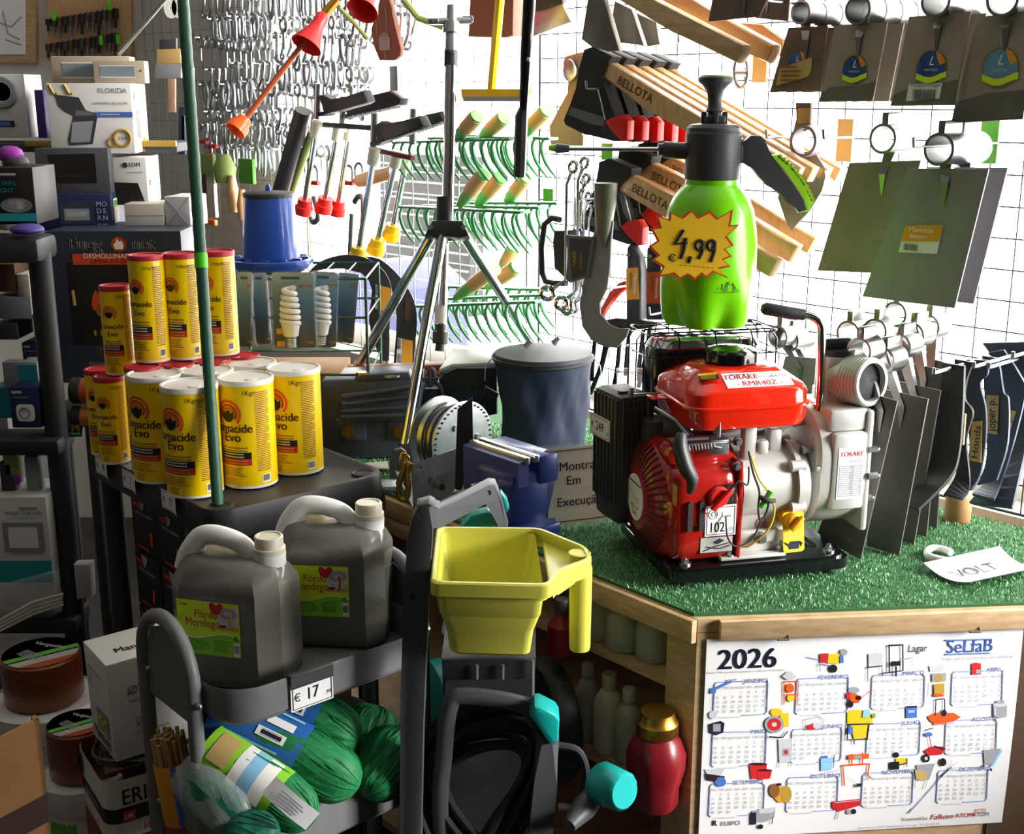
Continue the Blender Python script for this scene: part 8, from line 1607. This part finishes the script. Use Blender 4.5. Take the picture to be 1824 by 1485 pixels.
# flame lance with red bells
fl_ = thing('funnel_lance', 'long copper lance with a red bell funnel and orange nozzle, hanging by the back grid', 'spray lance', D(425, 225, 2.7))
A0_, B0_ = D(590, 15, 2.7), D(432, 218, 2.7); ka = (B0_ - A0_).normalized(); Fm = D(577, 30, 2.7)
b = MB(); b.tube([D(600, 0, 2.7), B0_], .0062, 'copper_tube', 12); b.build('copper_tube', fl_); b = MB(); b.cyl(D(600, 0, 2.7), D(578, 26, 2.7), .0105, 'brass', 14); b.build('brass_fitting', fl_)
b = MB(); ln_ = (D(549, 80, 2.7) - D(577, 26, 2.7)).length; b.lathe([(.0115, 0), (.0145, .004), (.0155, ln_ * .35), (.0165, ln_ * .5), (.024, ln_ * .75), (.0355, ln_ * 1.12), (.0335, ln_ * 1.11), (.020, ln_ * .7), (.010, ln_ * .5)], 'red_funnel', 36, axis_m(D(577, 26, 2.7), ((D(549, 80, 2.7) - D(577, 26, 2.7)).normalized() + V((0, -.25, 0))))); b.build('red_bell', fl_)
b = MB(); b.lathe([(.012, -.012), (.017, -.008), (.018, .004), (.022, .006), (.0245, .026), (.021, .026), (.017, .01), (0, .008)], 'orange_plastic', 32, axis_m(B0_, ka + V((0, -.35, 0))), rfun=lambda a, z: 1 + (.025 if math.sin(18 * a) > 0 and z > .005 else 0)); b.build('orange_nozzle', fl_)
f2 = thing('funnel_lance', 'lance with only its red bell in view, left of the leather sheath', 'spray lance', D(655, 25, 2.6)); dv = (D(645, 30, 2.6) - D(662, -12, 2.6)).normalized() + V((0, -.55, 0))
b = MB(); b.lathe([(.012, -.05), (.016, -.02), (.020, 0), (.026, .02), (.0345, .045), (.032, .044), (.018, .01), (0, .0)], 'red_funnel', 36, axis_m(D(659, -8, 2.6), dv)); b.build('red_bell', f2); b = MB(); b.cyl(D(668, -40, 2.6), D(660, -8, 2.6), .014, 'can_white', 14); b.build('white_sleeve', f2)
b = MB(); b.tube([D(605, 15, 2.75), D(630, 40, 2.75), D(655, 70, 2.75)], .005, 'moss', 8); b.build('olive_cable', label='olive cable slanting between the two red bells', cat='cable'); b = MB(); b.tube([D(720, 0, 2.75), D(745, 32, 2.75), D(790, 48, 2.75)], .008, 'moss', 8); b.build('olive_bracket', label='olive bent bracket at the top right of the leather sheath', cat='bracket')
# ---- goods on the rack shelves
def dk_smart(b, F, R, T, w, h, d): rect(b, F, -w * .4, -w * .05, h * .36, h * .42, 'ink_lightgrey', .001); bars(b, F, -w * .36, w * .3, h * .24, h * .28, 1, 'ink_grey'); b.prism([F @ V((x * w, y * h, .001)) for x, y in rrect(.62, .42, .12, 4, .02, -.12)], F.to_3x3() @ V((0, 0, .0006)), 'paper'); b.ring(tuple(F @ V((0, -h * .12, .002))), F.to_3x3() @ V((0, 0, 1)), w * .18, .002, 'grey_photo', 20, 5)
ys = RY_ + .03; zt1 = YP(60, 772, ys).z
fbox('plug_box', 'navy carton with a white smart plug picture on the rack shelf, front one', 22, 74, 690, 762, ys, .07, 'box_navy', dk_smart); fbox('plug_box', 'navy carton with a white plug picture on the rack, behind the front one', 44, 78, 610, 672, ys + .10, .07, 'box_navy', dk_smart)
fbox('teal_tag_box', 'pale carton with a teal hanging strip on the rack shelf', 8, 70, 645, 692, ys + .06, .03, 'grey_photo', lambda b, F, R, T, w, h, d: rect(b, F, -w * .05, w / 2, -h * .3, h * .4, 'ink_teal', .001))
for x0, x1, y0, y1, m, l in ((-10, 58, 528, 568, 'grey_photo', 'pale slanted panel carton in the upper part of the rack'), (32, 55, 488, 530, 'paper_warm', 'small pale cup like carton in the upper rack'), (-10, 32, 575, 605, 'dark_grey', 'dark flat carton in the upper rack'), (-8, 16, 745, 772, 'paper_grey', 'small torn white carton at the left edge of the rack'), (-10, 22, 690, 745, 'ink_teal', 'dark teal packet at the left edge of the rack'), (-10, 30, 470, 520, 'wood_dark', 'brown carton in the top of the rack'), (62, 70, 560, 610, 'ink_teal', 'thin teal packet behind the rack post')): fbox('rack_carton', l, x0, x1, y0, y1, ys + .08, .08, m)
for x, y, m, l in ((30, 830, 'purple', 'magenta packet in the middle of the rack'), (62, 840, 'grey_photo', 'grey figurine packet in the middle of the rack'), (18, 850, 'dark_grey', 'dark packet at the left of the middle rack shelf'), (22, 815, 'moss', 'pale green packet at the left of the middle rack shelf')): 
    b = MB(); P = YP(x, y, ys + .02); b.box(tuple(P), (.028 if m != 'purple' else .012, .03, .07), m, .006); b.build('rack_packet', label=l, cat='packet')
def dk_flood(b, F, R, T, w, h, d):
    rect(b, F, -w / 2, w / 2, -h * .28, -h * .08, 'ink_teal', .0008); rect(b, F, w * .06, w * .40, -h * .02, h * .26, 'paper_grey', .001); b.prism([F @ V((x * w, y * h, .0012)) for x, y in ((.0, .0), (.44, .0), (.44, .27), (.0, .27))], F.to_3x3() @ V((0, 0, .0005)), 'grey_photo'); rect(b, F, w * .06, w * .38, h * .04, h * .23, 'paper', .002); tx(b, F, 'PROJECTOR LED', w * .24, h * .34, w * .055, 'ink_teal', .001); bars(b, F, w * .06, w * .4, h * .30, h * .32, 1, 'ink_lightgrey'); rect(b, F, -w * .5, -w * .2, h * .39, h * .42, 'ink_teal', .001); b.lathe([(0, .001), (w * .05, .001)], 'orange_blood', 12, F @ TR(-w * .22, h * .33, 0)); rect(b, F, w * .2, w * .4, h * .39, h * .41, 'ink_grey', .001)
fbox('floodlight_box', 'white and teal carton with a floodlight picture on the low rack shelf', -60, 100, 885, 1078, RY_ + .0, .12, 'box_white', dk_flood)
b = MB(); P = [YP(x, y, RY_ - .02) for x, y in ((-20, 1050), (100, 1018), (104, 1075), (-20, 1120))]; b.prism(P, (0, .02, 0), 'polybag', .004); b.build('bagged_goods', label='clear bag of pale goods lying before the floodlight carton', cat='bag')
for i in range(4): b = MB(); b.tube([YP(-10, 1110 + 6 * i, RY_ - .04), YP(60, 1072 + 7 * i, RY_ - .04), YP(112, 1058 + 6 * i, RY_ - .03)], .003, 'paper_warm', 6); b.build('pale_strip', label='thin pale strip of the bundle sticking out under the floodlight carton', cat='strip', group='pale strips on the low rack shelf')
# ---- stack of dark red and black cartons under the tray
GBX = 'black and red cartons stacked under the tray'
def dk_blk(b, F, R, T, w, h, d):
    tx(b, F, 'tronco limpiador', 0, h * .18, w * .09, 'ink_lightgrey', .001); rect(b, F, -w * .4, -w * .1, h * .30, h * .38, 'ink_red', .001); rect(b, F, w * .18, w * .26, -h * .3, -h * .05, 'orange_blood', .001); b.add([F @ V((w * x, h * y, .001)) for x, y in ((-.2, .48), (.05, .46), (-.02, .3), (-.12, .25))], [(0, 1, 2, 3)], 'paper_grey'); rect(b, F, -w * .3, w * .1, -h * .42, -h * .38, 'ink_red', .001)
    tx(b, R, 'tronco limpia', 0, h * .18, d * .11, 'ink_lightgrey', .001, bold=.02); tx(b, R, 'tronco limpio', 0, h * .05, d * .11, 'ink_lightgrey', .001); rect(b, R, -d * .42, -d * .1, h * .32, h * .40, 'ink_red', .001); bars(b, R, -d * .42, d * .3, -h * .25, -h * .02, 4, 'ink_brown', z=.001)
xs0 = TM @ V((.05, .30, 0))
stk = TM @ RZ(pi / 2)   # front of the cartons faces the tray's left front edge
k = 0
for lv in range(4):
    for c_ in range(2):
        w, h, d = .105, .104, .20; M = TM @ TR(.035, .385 - .108 * c_, .40 + lv * .106) @ RZ(-pi / 2) @ RZ(random.Random(k).uniform(-.04, .04)); t = thing('black_carton', 'black and red carton under the tray, ' + ('left' if c_ == 0 else 'right') + ' column, ' + ('bottom', 'second from bottom', 'second from top', 'top')[lv] + ' layer', 'box', mtx=M, group=GBX); k += 1
        b = MB(M); b.box((w / 2, d / 2, h / 2), (w, d, h), 'box_black', .002); bd_ = b.build('carton', t); b = MB(); dk_blk(b, M @ face(V((w / 2, -.0004, h / 2)), (1, 0, 0), (0, 0, 1)), M @ face(V((w + .0004, d / 2, h / 2)), (0, 1, 0), (0, 0, 1)), None, w, h, d); b.build('print', bd_)
M = TM @ TR(.03, .07, .40) ; t = thing('brown_carton', 'brown cardboard carton under the tray left of the oil jugs', 'box', mtx=M); b = MB(M); b.box((.12, .0, .11), (.22, .07, .20), 'card_brown', .002); b.build('carton', t)
b = MB(); yslab(b, [(130, 1006), (160, 1005), (163, 1065), (136, 1068)], 2.2, .03, 'paper_grey', .004); b.build('pale_canister', label='pale canister seen between the rack and the black cartons', cat='canister')
# ---- bottom left: copper foil rolls, white buckets, white carton, wire roll, cardboard
def bucket(label, c, r, h, group='white buckets at the bottom left', rim=True):
    t = thing('white_bucket', label, 'bucket', c, 0, group); b = MB(TR(*c)); b.lathe([(0, 0), (r * .86, 0), (r * .97, h * .86), (r * .97, h)], 'bucket_white', 40); bd_ = b.build('body', t); b = MB(TR(*c)); b.lathe([(r * .98, h - .045), (r * 1.04, h - .04), (r * 1.06, h), (r * 1.0, h + .004), (r * .96, h - .004), (0, h - .006)], 'bucket_white', 40); b.build('lid', t); return t, bd_
def coil(label, c, r, h, group='copper coloured tape rolls at the bottom left'):
    t = thing('copper_roll', label, 'roll', c, 0, group); b = MB(TR(*c)); b.lathe([(r - .003, 0), (r, .004), (r, h - .003), (r - .003, h), (0, h)], 'copper', 48); bd_ = b.build('roll', t)
    b = MB(TR(*c)); T = TR(0, 0, h + .0006); R9 = r * .95
    b.lathe([(0, 0), (R9, 0)], 'ink_navy', 40, T); 
    def seg(x0, x1, m, z): 
        pts = [(x, y) for x, y in [(R9 * math.cos(a), R9 * math.sin(a)) for a in [i * pi / 40 for i in range(80)]] if x0 * R9 <= (x * .6 - y * .8) <= x1 * R9]
        mx_, my_ = sum(p[0] for p in pts) / len(pts), sum(p[1] for p in pts) / len(pts); pts.sort(key=lambda q: math.atan2(q[1] - my_, q[0] - mx_)); b.add([T @ V((x, y, z)) for x, y in pts], [tuple(range(len(pts)))], m)
    seg(-.05, .25, 'ink_green', .0006); seg(.25, .98, 'paper_grey', .0006); seg(.62, .98, 'copper_tube', .001)
    tx(b, T @ RZ(-.3), 'Vergeslot', .0, r * .35, r * .25, 'ink_lightgrey', .0012); bars(b, T @ RZ(-.6), -r * .4, r * .35, -r * .45, -r * .1, 5, 'ink_grey', z=.0012); b.build('label_disc', bd_); return t
c1 = D(80, 1240, 1.98); coil('large copper coloured tape roll with label disc, upper one at the left edge', c1, .061, .076); bucket('white bucket under the upper copper roll at the left edge', c1 - V((0, 0, .20)), .082, .197)
c2_ = D(146, 1372, 1.88); coil('copper coloured tape roll with label disc, lower one behind the white carton', c2_, .046, .080); t_, bd_ = bucket('white bucket with green label under the lower copper roll', c2_ - V((0, 0, .16)), .060, .157)
b = MB(TR(*(c2_ - V((0, 0, .16))))); b.grid(lambda u, v: (.0565 * math.sin(-.9 + 1.0 * u), -.0565 * math.cos(-.9 + 1.0 * u), .01 + .10 * v), 10, 2, 'ink_green'); b.build('green_label', bd_)
bucket('white bucket standing on the floor below the lower bucket', V((c2_.x - .01, c2_.y + .01, .0)), .066, c2_.z - .165); bucket('tall white bucket standing on the floor at the left edge', V((c1.x, c1.y, 0)), .080, c1.z - .205)
# wire roll
wr_c = D(226, 1374, 1.74); wr = thing('wire_roll', 'roll of barbed wire wrapped in a black, white and red paper', 'wire roll', V((wr_c.x, wr_c.y, 0))); R_, z0 = .062, wr_c.z - .25
QS = 1.27; zt_ = 0; WRT = TR(wr_c.x, wr_c.y + .065, wr_c.z) @ MX.Scale(QS, 4)
SQ = [(x, y) for x, y in rrect(.115, .115, .016, 6)]; sqm = RZ(math.radians(33))
b = MB(WRT @ sqm)
def lev(z, k_): return [(x * k_, y * k_, z) for x, y in SQ]
b.loft([lev(-(wr_c.z - .004) / QS, 1), lev(zt_ - .053, 1)], 'red_deep', caps=False); b.loft([lev(zt_ - .053, 1.001), lev(zt_, 1.001)], 'paper_warm', caps=False); wrap = b.build('paper_wrap', wr)
b = MB(WRT @ sqm); b.loft([lev(zt_ - .052, 1.004), lev(zt_ - .034, 1.004)], 'ink_black', caps=False); b.loft([lev(zt_ - .072, 1.004), lev(zt_ - .053, 1.004)], 'paper_warm', caps=False); b.build('black_band', wrap)
def onrect(face_i, T0):
    # flat faces of the wrapped roll: 0 faces front right, 1 faces front left
    a = math.radians(33) - (0 if face_i == 0 else pi / 2); return None
FR_ = WRT @ sqm @ face(V((.0, -.0582, zt_)), (1, 0, 0), (0, 0, 1)); FL_ = WRT @ sqm @ face(V((-.0582, 0, zt_)), (0, -1, 0), (0, 0, 1))
b = MB(); tx(b, FR_, 'ERIZO®', -.002, -.030, .027, 'ink_black', .0012, bold=.02, sx=.8); tx(b, FR_, 'HEAVY', .006, -.043, .010, 'ink_white', .0012, bold=.01); tx(b, FR_, 'GALVANIZED', .012, -.051, .009, 'ink_white', .0012, sx=.8); tx(b, FR_, 'HI-TENSILE', .008, -.066, .011, 'ink_red', .0012); rect(b, FR_, -.040, -.026, -.050, -.038, 'ink_red', .0010); tx(b, FR_, 'UK', -.033, -.047, .008, 'ink_white', .0014)
rect(b, FL_, -.050, -.030, -.030, -.004, 'ink_black', .001); tx(b, FL_, 'GALVANIZACION', .002, -.043, .008, 'ink_lightgrey', .0012, sx=.8); tx(b, FL_, 'RICHE', -.012, -.051, .009, 'ink_lightgrey', .0012); tx(b, FL_, 'HAUTE RESISTANCE', .0, -.066, .008, 'ink_red', .0012, sx=.8); rect(b, FL_, -.048, -.036, -.050, -.040, 'ink_red', .001)
b.prism([FR_ @ V((x, y, .001)) for x, y in ((-.045, -.09), (-.02, -.082), (.02, -.095), (.03, -.14), (-.045, -.14))], FR_.to_3x3() @ V((0, 0, .0005)), 'wire_steel'); b.build('lettering', wrap)
rnd = random.Random(9)
for i in range(16):
    r = .030 + .0016 * i + rnd.uniform(-.002, .002); zz = zt_ + .004 + .0016 * (i % 9); b = MB(WRT); b.tube([(r * (1 + .10 * math.cos(4 * a + 2.3)) * math.cos(a), r * (1 + .10 * math.cos(4 * a + 2.3)) * math.sin(a), zz + .003 * math.sin(3 * a + i)) for a in [j * pi / 20 for j in range(40)]], .0014, 'wire_steel', 5, closed=True); b.build('wire_turn', wr)
# white tool carton standing on the wire roll
mb_c = D(236, 1352, 1.37); Mc = TR(*mb_c) @ RZ(math.radians(34)) @ RX(.0); Wm, Dm, Hm = .125, .098, .148
mc = thing('tool_carton', 'white carton with black lettering standing on the barbed wire roll', 'box', mtx=TR(wr_c.x + .012, wr_c.y + .065, wr_c.z + .022) @ RZ(math.radians(36)) @ RY(-.02)); Mc = ROOTM[mc.name]
b = MB(Mc); b.box((0, 0, Hm / 2), (Wm, Dm, Hm), 'box_white', .0015, taper=(1.0, 1.0)); cbx = b.build('carton', mc)
Ff = Mc @ face(V((0, -Dm / 2 - .0006, Hm / 2)), (1, 0, 0), (0, 0, 1)); Fl = Mc @ face(V((-Wm / 2 - .0006, 0, Hm / 2)), (0, -1, 0), (0, 0, 1)); Ft = Mc @ face(V((0, 0, Hm + .0006)), (1, 0, 0), (0, 1, 0))
b = MB(); tx(b, Ff, 'Mantools', Wm * .16, Hm * .36, .022, 'ink_black', .0004, bold=.02, shear=-.05, sx=.85); tx(b, Fl, 'Mantools', 0, -Hm * .42, .022, 'ink_black', .0004, bold=.02, sx=.85); tx(b, Ft, 'Mantools', -.004, -.02, .022, 'ink_black', .0004, bold=.02, sx=.85)
bars(b, Fl, -.036, .034, .040, .046, 1, 'ink_grey'); bars(b, Fl, -.036, -.01, .015, .036, 4, 'ink_lightgrey'); rect(b, Fl, -.014, .036, -.046, -.012, 'grey_photo', .0004); rect(b, Fl, -.010, .032, -.042, -.018, 'moss', .0008)
for k in range(6): b.ball(tuple(Fl @ V((-.006 + .007 * k, -.03 + .004 * (k % 3), .0008))), .003, 'ink_gold', 6)
for (x, y) in ((-.030, .028), (-.022, -.022)): b.ring(tuple(Ff @ V((x, y, .0006))), Ff.to_3x3() @ V((0, 0, 1)), .006, .0005, 'ink_black', 14, 4); b.tube([Ff @ V((x - .008, y - .006, .0008)), Ff @ V((x + .014, y + .010, .0008))], .0005, 'ink_black', 4); bars(b, Ff, x - .006, x + .04, y - .020, y - .014, 1, 'ink_grey', z=.0006)
bars(b, Ff, -.02, .03, -.070, -.058, 2, 'ink_grey'); b.build('print', cbx)
# brush / skewer bundle
sk = D(314, 1400, 1.66); t = thing('stick_bundle', 'bundle of wooden sticks in a yellow, blue and white wrapper behind the trolley frame', 'stick bundle', sk); M = TR(*sk) @ RY(-.08) @ RX(.05) @ MX.Scale(1.12, 4)
for i in range(30): rnd = random.Random(i); a = i * 2.4; r = .0185 * math.sqrt((i + .5) / 30); b = MB(M); b.cyl((r * math.cos(a), r * math.sin(a), -.04), (r * math.cos(a), r * math.sin(a), .070 + rnd.uniform(-.004, .004)), .0026, 'bristle', 6); b.build('wooden_stick', t)
b = MB(M); b.lathe([(.0205, -.045), (.0215, -.04), (.0215, .036), (.0205, .038)], 'label_orange', 28, a0=pi, a1=pi * 1.55); b.lathe([(.0206, -.045), (.0217, -.04), (.0217, .036), (.0206, .038)], 'ink_blue', 12, a0=pi * 1.55, a1=pi * 1.65); b.lathe([(.0206, -.045), (.0217, -.04), (.0217, .036), (.0206, .038)], 'paper', 28, a0=pi * 1.65, a1=pi * 3)
def cyl_v(a0): return lambda x, y: (.0222 * math.cos(a0 + y / .022), .0222 * math.sin(a0 + y / .022), x)
b.text('stocfix', .017, 'ink_black', fn=lambda x, y: (.0223 * math.cos(5.75 + y / .022), .0223 * math.sin(5.75 + y / .022), -x), bold=.02); b.build('wrapper', t)
# big cardboard box at the bottom left corner
cbp = [D(-60, 1345, 1.22), D(70, 1280, 1.26), D(70, 1600, 1.20), D(-60, 1600, 1.16)]
t = thing('cardboard_box', 'open brown cardboard box with a dark tape band in the bottom left corner', 'box', V((cbp[1].x, cbp[1].y, 0)))
q0, q1 = cbp[0], cbp[1]; ndir = V((-(q1 - q0).y, (q1 - q0).x, 0)).normalized()
b = MB(); b.prism([q0, q1, V((q1.x, q1.y, .0)), V((q0.x, q0.y, .0))], ndir * .005, 'card_brown'); b.prism([q1, q1 + ndir * .012, V((q1.x, q1.y, 0)) + ndir * .012, V((q1.x, q1.y, 0))], -(q1 - q0).normalized() * .005, 'card_brown'); b.build('side_walls', t)
b = MB(); b.prism([q0 - V((0, 0, .085)) - ndir * .0006, q1 - V((0, 0, .085)) - ndir * .0006, q1 - V((0, 0, .117)) - ndir * .0006, q0 - V((0, 0, .117)) - ndir * .0006], ndir * .0005, 'card_dark'); b.build('tape_band', t)
